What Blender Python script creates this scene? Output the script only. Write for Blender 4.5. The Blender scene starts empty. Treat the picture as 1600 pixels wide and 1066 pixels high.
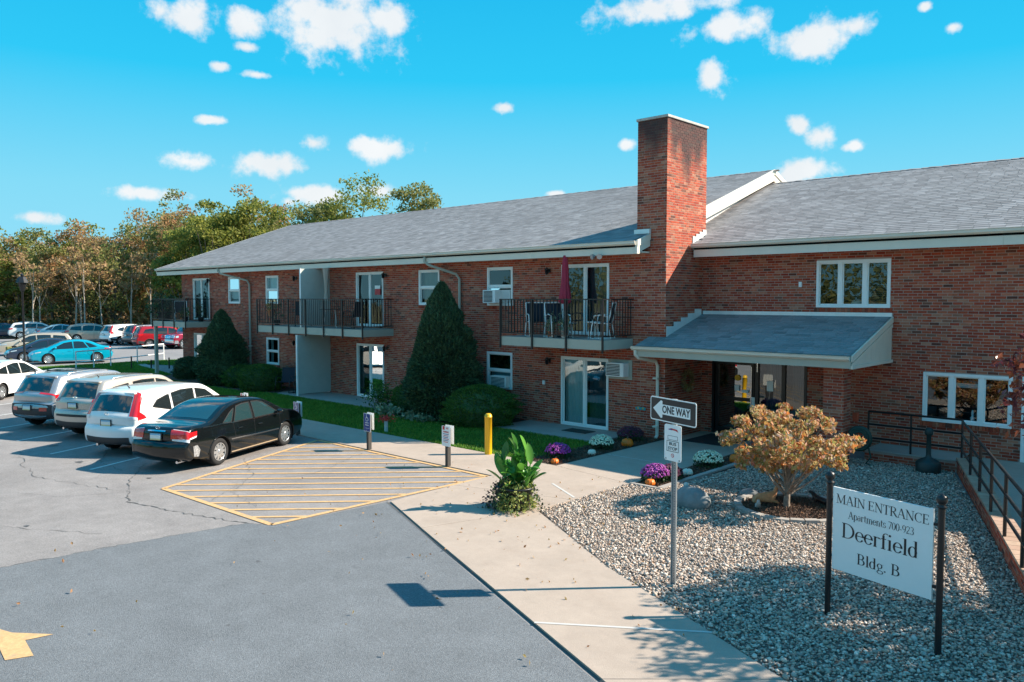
import bpy, bmesh, math, random
import numpy as np
from mathutils import Vector, Matrix
from mathutils.geometry import delaunay_2d_cdt
R = math.radians
rng = random.Random(7)
nr = np.random.default_rng(11)
sc = bpy.context.scene
COL = sc.collection

# ------------------------------------------------------------ camera
H = 3.8; FPX = 1244.0; YAW = R(42.9); PITCH = math.atan(66 / FPX)
cam = bpy.data.cameras.new('camera'); cam_o = bpy.data.objects.new('camera', cam); COL.objects.link(cam_o)
cam.sensor_width = 36.0; cam.lens = FPX / 1600 * 36; cam.clip_start = 0.1; cam.clip_end = 3000
cam_o.location = (0, 0, H); cam_o.rotation_euler = (math.pi / 2 - PITCH, 0, YAW)
sc.camera = cam_o
def proj(x, y, z):
    z -= H; cy, sy = math.cos(YAW), math.sin(YAW); cp, sp = math.cos(PITCH), math.sin(PITCH)
    fw = -sy * x + cy * y; r = cy * x + sy * y
    F_ = fw * cp - z * sp; U = fw * sp + z * cp
    if F_ < .1: return None
    return 800 + FPX * r / F_, 533 - FPX * U / F_, F_
def in_frame(p, m=0):
    q = proj(*p); return q is not None and -m < q[0] < 1600 + m and -m < q[1] < 1066 + m

# ------------------------------------------------------------ light
SUN_AZ = (0.69, 0.725); SUN_EL = R(35)
sun = bpy.data.lights.new('sun', 'SUN'); sun.energy = 5.0; sun.angle = R(0.5); sun.color = (1.0, .89, .74)
so = bpy.data.objects.new('sun', sun); COL.objects.link(so)
sd = Vector((SUN_AZ[0] * math.cos(SUN_EL), SUN_AZ[1] * math.cos(SUN_EL), math.sin(SUN_EL))).normalized()
so.rotation_euler = sd.to_track_quat('Z', 'Y').to_euler(); so.location = (20, 20, 30)
sc.view_settings.view_transform = 'Standard'; sc.view_settings.look = 'None'
sc.view_settings.gamma = 1; sc.view_settings.exposure = 1.1; sc.view_settings.use_curve_mapping = False
world = bpy.data.worlds.new('World'); sc.world = world; world.use_nodes = True
def build_world():
    nt = world.node_tree; nt.nodes.clear(); N = nt.nodes.new; L = nt.links.new
    out = N('ShaderNodeOutputWorld'); bg = N('ShaderNodeBackground'); bg.inputs[1].default_value = 0.12
    sky = N('ShaderNodeTexSky'); sky.sky_type = 'NISHITA'; sky.sun_disc = False
    sky.sun_elevation = SUN_EL; sky.sun_rotation = math.atan2(SUN_AZ[0], SUN_AZ[1])
    sky.altitude = 200; sky.air_density = 1.0; sky.dust_density = .6; sky.ozone_density = 1.5
    tc = N('ShaderNodeTexCoord'); sep = N('ShaderNodeSeparateXYZ'); L(tc.outputs['Generated'], sep.inputs[0])
    def M(op, a, b=None, c=None):
        n = N('ShaderNodeMath'); n.operation = op
        for i, v in enumerate((a, b, c)):
            if v is None: continue
            if isinstance(v, (int, float)): n.inputs[i].default_value = v
            else: L(v, n.inputs[i])
        return n.outputs[0]
    az = M('ARCTAN2', sep.outputs[0], sep.outputs[1]); el = M('ARCSINE', sep.outputs[2])
    # vivid clear autumn sky: the air's own colour, graded with elevation
    ramp = N('ShaderNodeValToRGB'); L(M('MULTIPLY', el, 1.0 / R(60)), ramp.inputs[0])
    e = ramp.color_ramp.elements
    e[0].position = 0.0; e[0].color = SKY_LO; e[1].position = .5; e[1].color = SKY_HI
    m1 = e.new(.12); m1.color = SKY_M1; m2 = e.new(.25); m2.color = SKY_M2
    mul = N('ShaderNodeMix'); mul.data_type = 'RGBA'; mul.blend_type = 'MIX'; mul.inputs[0].default_value = .995
    L(sky.outputs[0], mul.inputs[6])
    sc8 = N('ShaderNodeVectorMath'); sc8.operation = 'SCALE'; L(ramp.outputs[0], sc8.inputs[0]); sc8.inputs['Scale'].default_value = SKY_GAIN
    L(sc8.outputs[0], mul.inputs[7])
    comb = N('ShaderNodeCombineXYZ'); L(az, comb.inputs[0]); L(el, comb.inputs[1])
    # clouds: soft ellipses in azimuth / elevation, torn by fractal noise
    nz = N('ShaderNodeTexNoise'); nz.inputs['Scale'].default_value = 30; nz.inputs['Detail'].default_value = 10; nz.inputs['Roughness'].default_value = .60
    L(comb.outputs[0], nz.inputs['Vector'])
    nz2 = N('ShaderNodeTexNoise'); nz2.inputs['Scale'].default_value = 9; nz2.inputs['Detail'].default_value = 5
    L(comb.outputs[0], nz2.inputs['Vector'])
    cur = None
    def cloud(a, el_, sa, se):
        nonlocal cur
        v = N('ShaderNodeVectorMath'); v.operation = 'MULTIPLY_ADD'; L(comb.outputs[0], v.inputs[0])
        v.inputs[1].default_value = (1 / sa, 1 / se, 0); v.inputs[2].default_value = (-a / sa, -el_ / se, 0)
        ln = N('ShaderNodeVectorMath'); ln.operation = 'LENGTH'; L(v.outputs[0], ln.inputs[0])
        cur = ln.outputs['Value'] if cur is None else M('MINIMUM', cur, ln.outputs['Value'])
    def pxdir(px, py):
        u = (px - 800) / FPX; v = (533 - py) / FPX
        fwd = math.cos(PITCH) + v * math.sin(PITCH); up = -math.sin(PITCH) + v * math.cos(PITCH)
        x = -math.sin(YAW) * fwd + math.cos(YAW) * u; y = math.cos(YAW) * fwd + math.sin(YAW) * u
        return math.atan2(x, y), math.atan2(up, math.hypot(x, y))
    for px, py, sx, sy in CLOUDS:
        a, e_ = pxdir(px, py); k = FPX * (1 + ((px - 800) / FPX) ** 2)
        cloud(a, e_, sx * 1.5 / k, sy * 1.5 / FPX)
    r2 = random.Random(3)
    for i in range(46):                              # unseen clouds added outside the frame, enlarged to whiten the ambient light
        a = R(r2.uniform(0, 360)); e_ = R(r2.uniform(6, 68)); s = r2.uniform(.05, .22)
        rel = (a + YAW + math.pi) % (2 * math.pi) - math.pi
        if abs(rel) < R(36) and e_ < R(29): continue
        cloud(((a + math.pi) % (2 * math.pi)) - math.pi, e_, s / math.cos(e_), s * .5)
    q = M('SUBTRACT', 1.0, cur)
    q = M('ADD', q, M('MULTIPLY', M('SUBTRACT', nz.outputs[0], .50), 2.1))
    q = M('ADD', q, M('MULTIPLY', M('SUBTRACT', nz2.outputs[0], .5), .5))
    mr = N('ShaderNodeMapRange'); mr.interpolation_type = 'SMOOTHSTEP'; L(q, mr.inputs[0])
    mr.inputs[1].default_value = .14; mr.inputs[2].default_value = .78; mr.inputs[3].default_value = 0; mr.inputs[4].default_value = .94
    crp = N('ShaderNodeMix'); crp.data_type = 'RGBA'; L(nz2.outputs[0], crp.inputs[0])
    crp.inputs[6].default_value = (*[c * SKY_GAIN * .92 for c in (.84, .90, .95)], 1); crp.inputs[7].default_value = (*[c * SKY_GAIN * 1.12 for c in (1, .985, .97)], 1)
    fin = N('ShaderNodeMix'); fin.data_type = 'RGBA'; L(mr.outputs[0], fin.inputs[0]); L(mul.outputs[2], fin.inputs[6]); L(crp.outputs[2], fin.inputs[7])
    L(fin.outputs[2], bg.inputs[0]); L(bg.outputs[0], out.inputs[0])
SKY_GAIN = 3.75
SKY_LO = (.34, .78, .98, 1); SKY_M1 = (.24, .74, .97, 1); SKY_M2 = (.03, .61, .97, 1); SKY_HI = (.0, .40, .82, 1)
CLOUDS = [(535, 38, 88, 48), (498, 62, 46, 30), (475, 12, 42, 26), (598, 28, 42, 28), (290, 28, 46, 24), (385, 40, 30, 19), (385, 74, 20, 8), (343, 103, 16, 8), (405, 117, 24, 6),
          (1025, 12, 90, 22), (1135, 42, 66, 20), (1180, 30, 26, 14), (1270, 60, 62, 26), (1330, 40, 36, 14), (1113, 120, 22, 25), (590, 232, 54, 17), (420, 255, 54, 19), (490, 225, 25, 15),
          (290, 253, 36, 12), (222, 302, 52, 10), (490, 303, 50, 14), (590, 300, 30, 11), (450, 315, 12, 9), (1250, 195, 24, 15), (1278, 215, 26, 18),
          (1255, 268, 48, 18), (1335, 228, 17, 8), (978, 228, 13, 9), (788, 168, 18, 8), (50, 340, 42, 8), (1488, 45, 14, 8), (1445, 10, 12, 6), (330, 188, 24, 6), (868, 303, 14, 5)]
build_world()

# ------------------------------------------------------------ helpers
def link(o, parent=None):
    COL.objects.link(o)
    if parent is not None: o.parent = parent
    return o
def tag(o, label, cat, group=None):
    o['label'] = label; o['category'] = cat
    if group: o['group'] = group
    return o
def thing(name, label, cat, loc=(0, 0, 0), rz=0, group=None):
    o = bpy.data.objects.new(name, None); o.empty_display_size = .2; link(o)
    o.location = loc; o.rotation_euler = (0, 0, rz); return tag(o, label, cat, group)
def struct(o): o['kind'] = 'structure'; return o
def stuff(o): o['kind'] = 'stuff'; return o
def copy_tree(o, parent=None):
    c = o.copy(); COL.objects.link(c); c.parent = parent
    for ch in list(o.children): copy_tree(ch, c)
    return c

class MB:
    def __init__(s): s.v = []; s.f = []; s.m = []; s.sm = []
    def add(s, vs, fs, mi=0, smooth=False):
        b = len(s.v); s.v += [tuple(v) for v in vs]; s.f += [tuple(b + i for i in f) for f in fs]
        s.m += [mi] * len(fs); s.sm += [smooth] * len(fs); return s
    def box(s, x0, y0, z0, x1, y1, z1, mi=0, M=None):
        vs = [(x, y, z) for z in (z0, z1) for y in (y0, y1) for x in (x0, x1)]
        if M is not None: vs = [M @ Vector(v) for v in vs]
        return s.add(vs, [(0, 2, 3, 1), (4, 5, 7, 6), (0, 1, 5, 4), (2, 6, 7, 3), (0, 4, 6, 2), (1, 3, 7, 5)], mi)
    def bevbox(s, x0, y0, z0, x1, y1, z1, b=.01, mi=0, M=None):
        vs = []; idx = {}
        for i, x in enumerate((x0, x1)):
            for j, y in enumerate((y0, y1)):
                for k, z in enumerate((z0, z1)):
                    sx, sy, sz = (b if i == 0 else -b), (b if j == 0 else -b), (b if k == 0 else -b)
                    for a, p in enumerate(((x, y + sy, z + sz), (x + sx, y, z + sz), (x + sx, y + sy, z))):
                        idx[(i, j, k, a)] = len(vs); vs.append(p)
        F = []
        for a in range(3):
            o = [q for q in range(3) if q != a]
            for c in (0, 1):
                ks = []
                for (p, q) in ((0, 0), (1, 0), (1, 1), (0, 1)):
                    t = [0, 0, 0]; t[a] = c; t[o[0]] = p; t[o[1]] = q; ks.append(idx[(*t, a)])
                F.append(tuple(ks))
        for a in range(3):
            o = [q for q in range(3) if q != a]
            for p in (0, 1):
                for q in (0, 1):
                    t0 = [0, 0, 0]; t0[o[0]] = p; t0[o[1]] = q; t1 = list(t0); t1[a] = 1
                    F.append((idx[(*t0, o[0])], idx[(*t0, o[1])], idx[(*t1, o[1])], idx[(*t1, o[0])]))
        for t in [(i, j, k) for i in (0, 1) for j in (0, 1) for k in (0, 1)]: F.append(tuple(idx[(*t, a)] for a in range(3)))
        if M is not None: vs = [M @ Vector(v) for v in vs]
        return s.add(vs, F, mi)
    def bar(s, a, b, w, h, mi=0):
        a, b = Vector(a), Vector(b); d = (b - a); L = d.length; q = d.to_track_quat('X', 'Z').to_matrix().to_4x4()
        return s.box(0, -w / 2, -h / 2, L, w / 2, h / 2, mi, Matrix.Translation(a) @ q)
    def tube(s, pts, r, n=8, mi=0, cap=True, smooth=True):
        pts = [Vector(p) for p in pts]; rs = r if isinstance(r, (list, tuple)) else [r] * len(pts)
        vs = []; ref = None
        for i, p in enumerate(pts):
            t = (pts[min(i + 1, len(pts) - 1)] - pts[max(i - 1, 0)]).normalized()
            if ref is None: ref = Vector((0, 0, 1)) if abs(t.z) < .9 else Vector((1, 0, 0))
            u = t.cross(ref).normalized(); w = u.cross(t).normalized(); ref = w
            for k in range(n):
                a = 2 * math.pi * k / n; vs.append(p + (u * math.cos(a) + w * math.sin(a)) * rs[i])
        F = [(i * n + k, i * n + (k + 1) % n, (i + 1) * n + (k + 1) % n, (i + 1) * n + k) for i in range(len(pts) - 1) for k in range(n)]
        s.add(vs, F, mi, smooth)
        if cap:
            s.add(vs[:n], [tuple(range(n))[::-1]], mi); s.add(vs[-n:], [tuple(range(n))], mi)
        return s
    def lathe(s, prof, n=20, mi=0, M=None, smooth=True, ripple=0, rk=0, cap=True):
        vs = []
        for (r, z) in prof:
            for k in range(n):
                a = 2 * math.pi * k / n; rr = r * (1 + ripple * math.cos(rk * a)); vs.append(Vector((rr * math.cos(a), rr * math.sin(a), z)))
        if M is not None: vs = [M @ v for v in vs]
        F = [(i * n + k, i * n + (k + 1) % n, (i + 1) * n + (k + 1) % n, (i + 1) * n + k) for i in range(len(prof) - 1) for k in range(n)]
        s.add(vs, F, mi, smooth)
        if not cap: return s
        if prof[0][0] > 1e-4: s.add(vs[:n], [tuple(range(n))[::-1]], mi)
        if prof[-1][0] > 1e-4: s.add(vs[-n:], [tuple(range(n))], mi)
        return s
    def prism(s, poly, z0, z1, mi=0, M=None):
        n = len(poly); vs = [Vector((x, y, z0)) for x, y in poly] + [Vector((x, y, z1)) for x, y in poly]
        if M is not None: vs = [M @ v for v in vs]
        return s.add(vs, [tuple(range(n))[::-1], tuple(range(n, 2 * n))] + [(i, (i + 1) % n, n + (i + 1) % n, n + i) for i in range(n)], mi)
    def build(s, name, mats, parent=None, rec=True):
        me = bpy.data.meshes.new(name); me.from_pydata(s.v, [], s.f)
        for m in (mats if isinstance(mats, (list, tuple)) else [mats]): me.materials.append(m)
        me.polygons.foreach_set('material_index', s.m); me.polygons.foreach_set('use_smooth', s.sm)
        if rec:
            bm = bmesh.new(); bm.from_mesh(me); bmesh.ops.recalc_face_normals(bm, faces=bm.faces); bm.to_mesh(me); bm.free()
        me.update(); return link(bpy.data.objects.new(name, me), parent)
XYZ2XZ = Matrix(((1, 0, 0, 0), (0, 0, 1, 0), (0, 1, 0, 0), (0, 0, 0, 1)))   # (x,y,z)->(x,z,y): prism outline in x-z, depth along y

def np_mesh(name, verts, faces, mats, parent=None, smooth=False, link_=True):
    me = bpy.data.meshes.new(name); nv = len(verts); nf, k = faces.shape
    me.vertices.add(nv); me.vertices.foreach_set('co', np.asarray(verts, np.float32).ravel())
    me.loops.add(nf * k); me.loops.foreach_set('vertex_index', faces.astype(np.int32).ravel())
    me.polygons.add(nf); me.polygons.foreach_set('loop_start', np.arange(0, nf * k, k, dtype=np.int32))
    me.polygons.foreach_set('use_smooth', np.full(nf, bool(smooth)))
    for m in (mats if isinstance(mats, (list, tuple)) else [mats]): me.materials.append(m)
    me.update(calc_edges=True); me.validate()
    return link(bpy.data.objects.new(name, me), parent) if link_ else me

def unit(a): return a / np.maximum(np.linalg.norm(a, axis=1, keepdims=True), 1e-9)
def leaves(name, C, size, mat, parent=None, aspect=.55, up=None, droop=0.0, var=.35, flat=0.0):
    """one small diamond-folded leaf (2 tris) per centre"""
    n = len(C); d = unit(nr.normal(size=(n, 3)) + (np.array(up) if up is not None else 0)); d[:, 2] -= droop; d = unit(d)
    r = nr.normal(size=(n, 3)); r[:, 2] *= (1 - flat); s = unit(np.cross(d, r)); nn = np.cross(s, d)
    L = (size * (1 + var * nr.normal(size=(n, 1)).clip(-1.5, 1.5))) / 2; Wd = L * aspect
    V = np.stack([C - d * L, C + s * Wd + nn * L * .18, C + d * L, C - s * Wd + nn * L * .18], 1).reshape(-1, 3)
    return np_mesh(name, V, np.arange(4 * n).reshape(n, 4), mat, parent)

# ------------------------------------------------------------ materials
def srgb(r, g, b): return tuple(((c / 255 + .055) / 1.055) ** 2.4 if c > 10 else c / 255 / 12.92 for c in (r, g, b))
def mat(name, col, rough=.6, metal=0.0, spec=.5, var=0.0, scale=8, col2=None, bump=0.0, bscale=60, island=None, ramp=None, coat=0.0, alpha=None, trans=0.0, stretch=None, wear=None, grain=None):
    m = bpy.data.materials.new(name); m.use_nodes = True; nt = m.node_tree; p = nt.nodes['Principled BSDF']; N = nt.nodes.new; L = nt.links.new
    p.inputs['Roughness'].default_value = rough; p.inputs['Metallic'].default_value = metal; p.inputs['Specular IOR Level'].default_value = spec
    p.inputs['Coat Weight'].default_value = coat; p.inputs['Coat Roughness'].default_value = .03
    p.inputs['Base Color'].default_value = (*col, 1)
    tc = N('ShaderNodeTexCoord'); vec = tc.outputs['Object']
    if stretch:
        mp = N('ShaderNodeMapping'); L(vec, mp.inputs[0]); mp.inputs['Scale'].default_value = stretch; vec = mp.outputs[0]
    cur = None
    if ramp:                                        # random pick per island / per object
        g = N('ShaderNodeNewGeometry'); oi = N('ShaderNodeObjectInfo'); a = N('ShaderNodeMath'); a.operation = 'ADD'
        L(g.outputs['Random Per Island'], a.inputs[0]); L(oi.outputs['Random'], a.inputs[1])
        fr = N('ShaderNodeMath'); fr.operation = 'FRACT'; L(a.outputs[0], fr.inputs[0])
        cr = N('ShaderNodeValToRGB'); L(fr.outputs[0], cr.inputs[0]); e = cr.color_ramp.elements
        cr.color_ramp.interpolation = 'LINEAR'
        while len(e) < len(ramp): e.new(.5)
        for i, c in enumerate(ramp): e[i].position = i / (len(ramp) - 1); e[i].color = (*c, 1)
        cur = cr.outputs[0]
    if var or col2:
        nz = N('ShaderNodeTexNoise'); nz.inputs['Scale'].default_value = scale; nz.inputs['Detail'].default_value = 8; nz.inputs['Roughness'].default_value = .65
        L(vec, nz.inputs['Vector'])
        cr = N('ShaderNodeValToRGB'); L(nz.outputs[0], cr.inputs[0]); e = cr.color_ramp.elements; e[0].position = .32; e[1].position = .68
        if cur is None:
            c2 = col2 or tuple(c * (1 - var) for c in col); c1 = col if col2 else tuple(min(1, c * (1 + var)) for c in col)
            e[0].color = (*c2, 1); e[1].color = (*c1, 1); cur = cr.outputs[0]
        else:
            e[0].color = (1 - var,) * 3 + (1,); e[1].color = (1 + var,) * 3 + (1,)
            mx = N('ShaderNodeMix'); mx.data_type = 'RGBA'; mx.blend_type = 'MULTIPLY'; mx.inputs[0].default_value = 1; L(cur, mx.inputs[6]); L(cr.outputs[0], mx.inputs[7]); cur = mx.outputs[2]
    if wear:                                        # (colour, scale, threshold): large soft blotches of dirt
        nz = N('ShaderNodeTexNoise'); nz.inputs['Scale'].default_value = wear[1]; nz.inputs['Detail'].default_value = 6; L(tc.outputs['Object'], nz.inputs['Vector'])
        cr = N('ShaderNodeValToRGB'); L(nz.outputs[0], cr.inputs[0]); e = cr.color_ramp.elements; e[0].position = wear[2]; e[1].position = wear[2] + .2
        e[0].color = (0, 0, 0, 1); e[1].color = (wear[3],) * 3 + (1,)
        mx = N('ShaderNodeMix'); mx.data_type = 'RGBA'; L(cr.outputs[0], mx.inputs[0])
        if cur is None: mx.inputs[6].default_value = (*col, 1)
        else: L(cur, mx.inputs[6])
        mx.inputs[7].default_value = (*wear[0], 1); cur = mx.outputs[2]
    if grain and cur is not None:
        for gs, ga in grain:
            nz = N('ShaderNodeTexNoise'); nz.inputs['Scale'].default_value = gs; nz.inputs['Detail'].default_value = 3; nz.inputs['Roughness'].default_value = .8; L(tc.outputs['Object'], nz.inputs['Vector'])
            mr = N('ShaderNodeMapRange'); L(nz.outputs[0], mr.inputs[0]); mr.inputs[1].default_value = .3; mr.inputs[2].default_value = .7; mr.inputs[3].default_value = 1 - ga; mr.inputs[4].default_value = 1 + ga
            vm = N('ShaderNodeVectorMath'); vm.operation = 'SCALE'; L(cur, vm.inputs[0]); L(mr.outputs[0], vm.inputs['Scale']); cur = vm.outputs[0]
    if cur is not None: L(cur, p.inputs['Base Color'])
    if bump:
        nb = N('ShaderNodeTexNoise'); nb.inputs['Scale'].default_value = bscale; nb.inputs['Detail'].default_value = 5; L(vec, nb.inputs['Vector'])
        b = N('ShaderNodeBump'); b.inputs['Strength'].default_value = bump; b.inputs['Distance'].default_value = .02; L(nb.outputs[0], b.inputs['Height']); L(b.outputs[0], p.inputs['Normal'])
    if trans:                                       # thin leaf: part of the light comes through
        t = N('ShaderNodeBsdfTranslucent'); s = N('ShaderNodeMixShader'); s.inputs[0].default_value = trans
        if cur is not None: L(cur, t.inputs[0])
        else: t.inputs[0].default_value = (*col, 1)
        L(p.outputs[0], s.inputs[1]); L(t.outputs[0], s.inputs[2]); L(s.outputs[0], nt.nodes['Material Output'].inputs[0])
    return m
def glass_mat(name, tint=(.55, .75, .8), refl=.14, rough=.0):
    m = bpy.data.materials.new(name); m.use_nodes = True; nt = m.node_tree; nt.nodes.clear(); N = nt.nodes.new; L = nt.links.new
    o = N('ShaderNodeOutputMaterial'); t = N('ShaderNodeBsdfTransparent'); t.inputs[0].default_value = (*tint, 1)
    g = N('ShaderNodeBsdfGlossy'); g.inputs['Roughness'].default_value = rough; g.inputs[0].default_value = (.95, 1, 1, 1)
    lw = N('ShaderNodeFresnel'); lw.inputs[0].default_value = 1.55; a = N('ShaderNodeMath'); a.operation = 'ADD'; a.use_clamp = True; L(lw.outputs[0], a.inputs[0]); a.inputs[1].default_value = refl
    tc = N('ShaderNodeTexCoord'); nz = N('ShaderNodeTexNoise'); nz.inputs['Scale'].default_value = 1.3; L(tc.outputs['Object'], nz.inputs['Vector'])
    b = N('ShaderNodeBump'); b.inputs['Strength'].default_value = .06; b.inputs['Distance'].default_value = .03; L(nz.outputs[0], b.inputs['Height']); L(b.outputs[0], g.inputs['Normal'])
    mx = N('ShaderNodeMixShader'); L(a.outputs[0], mx.inputs[0]); L(t.outputs[0], mx.inputs[1]); L(g.outputs[0], mx.inputs[2]); L(mx.outputs[0], o.inputs[0])
    return m
M = {}
M['asphalt'] = mat('asphalt_worn', (.265, .245, .238), .9, spec=.2, var=.13, scale=.9, bump=.5, bscale=90, wear=((.16, .145, .14), .45, .52, .6), grain=((30, .22), (70, .22), (3.5, .10)))
M['asphalt_new'] = mat('asphalt_newer', (.165, .176, .188), .88, spec=.25, var=.08, scale=1.1, bump=.6, bscale=110, wear=((.13, .135, .14), 3.0, .60, .35), grain=((36, .26), (80, .25), (2.4, .07)))
M['asphalt_far'] = mat('asphalt_far_lot', (.24, .235, .24), .9, spec=.2, var=.12, scale=.4)
M['crack'] = mat('tar_crack', (.11, .105, .10), .8)
M['concrete'] = mat('sidewalk_concrete', (.40, .325, .27), .9, spec=.2, var=.06, scale=1.1, bump=.25, bscale=120, wear=((.33, .26, .21), 1.3, .54, .5), grain=((60, .07), (6, .04), (.8, .05)))
M['concrete_grey'] = mat('patio_concrete', (.36, .33, .30), .9, spec=.2, var=.08, scale=1.5, bump=.25, bscale=100)
M['joint'] = mat('joint_sealant', (.52, .50, .47), .7)
M['joint_dark'] = mat('joint_dark', (.16, .13, .11), .9)
M['yellow'] = mat('yellow_paint', (.60, .37, .17), .7, var=.16, scale=14, wear=((.32, .25, .17), 7, .54, .75), grain=((45, .15),))
M['whitep'] = mat('white_paint_line', (.62, .62, .6), .7, var=.1, scale=12)
M['soil'] = mat('lawn_soil', (.06, .09, .02), .95, var=.3, scale=6)
M['mulch'] = mat('dark_mulch', (.045, .028, .02), .95, var=.4, scale=30, bump=1, bscale=60)
M['mulchb'] = mat('brown_mulch', (.12, .07, .05), .95, var=.4, scale=30, bump=1, bscale=60)
M['grass'] = mat('grass', (.05, .12, .02), .7, ramp=[(.05, .15, .012), (.09, .23, .02), (.14, .30, .03), (.20, .33, .05)], trans=.35, var=.15, scale=1)
M['drygrass'] = mat('bank_grass', (.25, .21, .12), .95, var=.3, scale=.3, col2=(.13, .15, .06), bump=.5, bscale=4)
M['pebble'] = mat('pebbles', (.4, .35, .3), .75, ramp=[(.20, .155, .13), (.48, .38, .30), (.33, .27, .235), (.64, .54, .45), (.48, .32, .23), (.76, .68, .59), (.28, .245, .22), (.42, .32, .25)], var=.1, scale=40)
M['gravelbed'] = mat('gravel_bed', (.17, .135, .115), .95, var=.3, scale=25)
M['mortar'] = mat('mortar', (.45, .315, .265), .95, var=.12, scale=3, bump=.3, bscale=80)
BR = [(0.421, 0.078, 0.04), (0.326, 0.048, 0.026), (0.484, 0.102, 0.049), (0.389, 0.068, 0.033), (0.442, 0.166, 0.098), (0.272, 0.044, 0.026), (0.453, 0.082, 0.039), (0.494, 0.214, 0.135), (0.126, 0.044, 0.032), (0.463, 0.131, 0.07), (0.368, 0.06, 0.03)]
M['brick'] = mat('red_brick', (.3, .1, .07), .85, spec=.25, ramp=BR, var=.16, scale=9, bump=.3, bscale=70)
def soot_brick(nm, base):
    m = base.copy(); m.name = nm; nt = m.node_tree; N = nt.nodes.new; L = nt.links.new; p = nt.nodes['Principled BSDF']
    src = p.inputs['Base Color'].links[0].from_socket
    g = N('ShaderNodeNewGeometry'); s = N('ShaderNodeSeparateXYZ'); L(g.outputs['Position'], s.inputs[0])
    mp = N('ShaderNodeMapping'); L(g.outputs['Position'], mp.inputs[0]); mp.inputs['Scale'].default_value = (2.2, 2.2, .45)
    nz = N('ShaderNodeTexNoise'); nz.inputs['Scale'].default_value = 1.4; nz.inputs['Detail'].default_value = 6; L(mp.outputs[0], nz.inputs['Vector'])
    mr = N('ShaderNodeMapRange'); L(s.outputs[2], mr.inputs[0]); mr.inputs[1].default_value = 6.2; mr.inputs[2].default_value = 8.7; mr.inputs[3].default_value = -.50; mr.inputs[4].default_value = .78
    # streak down the middle of the +x face
    y = N('ShaderNodeMath'); y.operation = 'SUBTRACT'; L(s.outputs[1], y.inputs[0]); y.inputs[1].default_value = 19.35
    ab = N('ShaderNodeMath'); ab.operation = 'ABSOLUTE'; L(y.outputs[0], ab.inputs[0])
    m2 = N('ShaderNodeMath'); m2.operation = 'MULTIPLY_ADD'; L(ab.outputs[0], m2.inputs[0]); m2.inputs[1].default_value = -.42; L(mr.outputs[0], m2.inputs[2])
    ad = N('ShaderNodeMath'); ad.operation = 'ADD'; L(nz.outputs[0], ad.inputs[0]); L(m2.outputs[0], ad.inputs[1])
    cr = N('ShaderNodeValToRGB'); L(ad.outputs[0], cr.inputs[0]); e = cr.color_ramp.elements; e[0].position = .3; e[0].color = (0, 0, 0, 1); e[1].position = .72; e[1].color = (.86, .86, .86, 1)
    mx = N('ShaderNodeMix'); mx.data_type = 'RGBA'; L(cr.outputs[0], mx.inputs[0]); L(src, mx.inputs[6]); mx.inputs[7].default_value = (.045, .038, .04, 1)
    L(mx.outputs[2], p.inputs['Base Color']); return m
M['brick_soot'] = soot_brick('chimney_brick', M['brick']); M['mortar_soot'] = soot_brick('chimney_mortar', M['mortar'])
M['shingle'] = mat('roof_shingle', (.3, .3, .3), .95, spec=.2, ramp=[(.235, .225, .228), (.32, .305, .308), (.27, .26, .262), (.36, .345, .348), (.225, .215, .218), (.30, .288, .288)], var=.14, scale=2.5, wear=((.20, .19, .19), .35, .5, .35))
M['shingle_g'] = mat('canopy_shingle', (.2, .2, .2), .9, spec=.25, ramp=[(.20, .21, .21), (.26, .27, .275), (.23, .24, .245), (.29, .30, .305), (.17, .18, .185)], var=.15, scale=4)
M['trim'] = mat('cream_trim', (.74, .68, .58), .55, var=.05, scale=1.5)
M['trim_g'] = mat('grey_green_trim', (.44, .43, .36), .6, var=.06, scale=2)
M['white'] = mat('white_vinyl', (.85, .85, .83), .4, var=.03, scale=3)
M['flash'] = mat('white_flashing', (.80, .80, .78), .35, metal=.2, var=.05, scale=5)
M['cap'] = mat('chimney_cap', (.45, .43, .40), .9, var=.15, scale=8)
M['panel'] = mat('privacy_panel', (.46, .49, .45), .65, var=.06, scale=3)
M['black'] = mat('black_metal', (.012, .012, .014), .35, spec=.5)
M['blackp'] = mat('black_plastic', (.02, .02, .022), .6)
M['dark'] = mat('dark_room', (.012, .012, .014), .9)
M['curtain'] = mat('pale_curtain', (.40, .47, .46), .9, var=.05, scale=4)
M['curtain_b'] = mat('bright_curtain', (.75, .78, .74), .9, var=.05, scale=4)
M['curtain_d'] = mat('dark_curtain', (.06, .09, .10), .9, var=.1, scale=4)
M['blind'] = mat('tan_blind', (.35, .30, .22), .8)
M['glass'] = glass_mat('window_glass', (.58, .76, .80), .05)
M['glass_d'] = glass_mat('entrance_glass', (.35, .42, .45), .22)
M['galv'] = mat('galvanised_steel', (.42, .45, .47), .4, metal=.7, var=.1, scale=20)
M['signw'] = mat('sign_white', (.86, .86, .84), .4, var=.02, scale=3)
M['signk'] = mat('sign_black', (.015, .015, .018), .4)
M['signb'] = mat('sign_blue', (.01, .05, .22), .4)
M['signr'] = mat('sign_red', (.55, .03, .04), .4)
M['yellowpost'] = mat('yellow_sleeve', (.75, .42, .01), .4, var=.04, scale=4)
M['wood_d'] = mat('dark_post', (.05, .045, .04), .7, var=.2, scale=10)
M['bark'] = mat('bark', (.15, .12, .10), .9, var=.3, scale=12, bump=.8, bscale=25)
M['barkpale'] = mat('pale_bark', (.40, .34, .28), .9, var=.25, scale=6)
M['stone'] = mat('boulder_stone', (.21, .22, .22), .9, var=.2, scale=5, bump=.6, bscale=14)
M['rubber'] = mat('tyre_rubber', (.02, .02, .021), .8, spec=.3)
M['wheelw'] = mat('wheel_well', (.006, .006, .006), .95)
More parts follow.
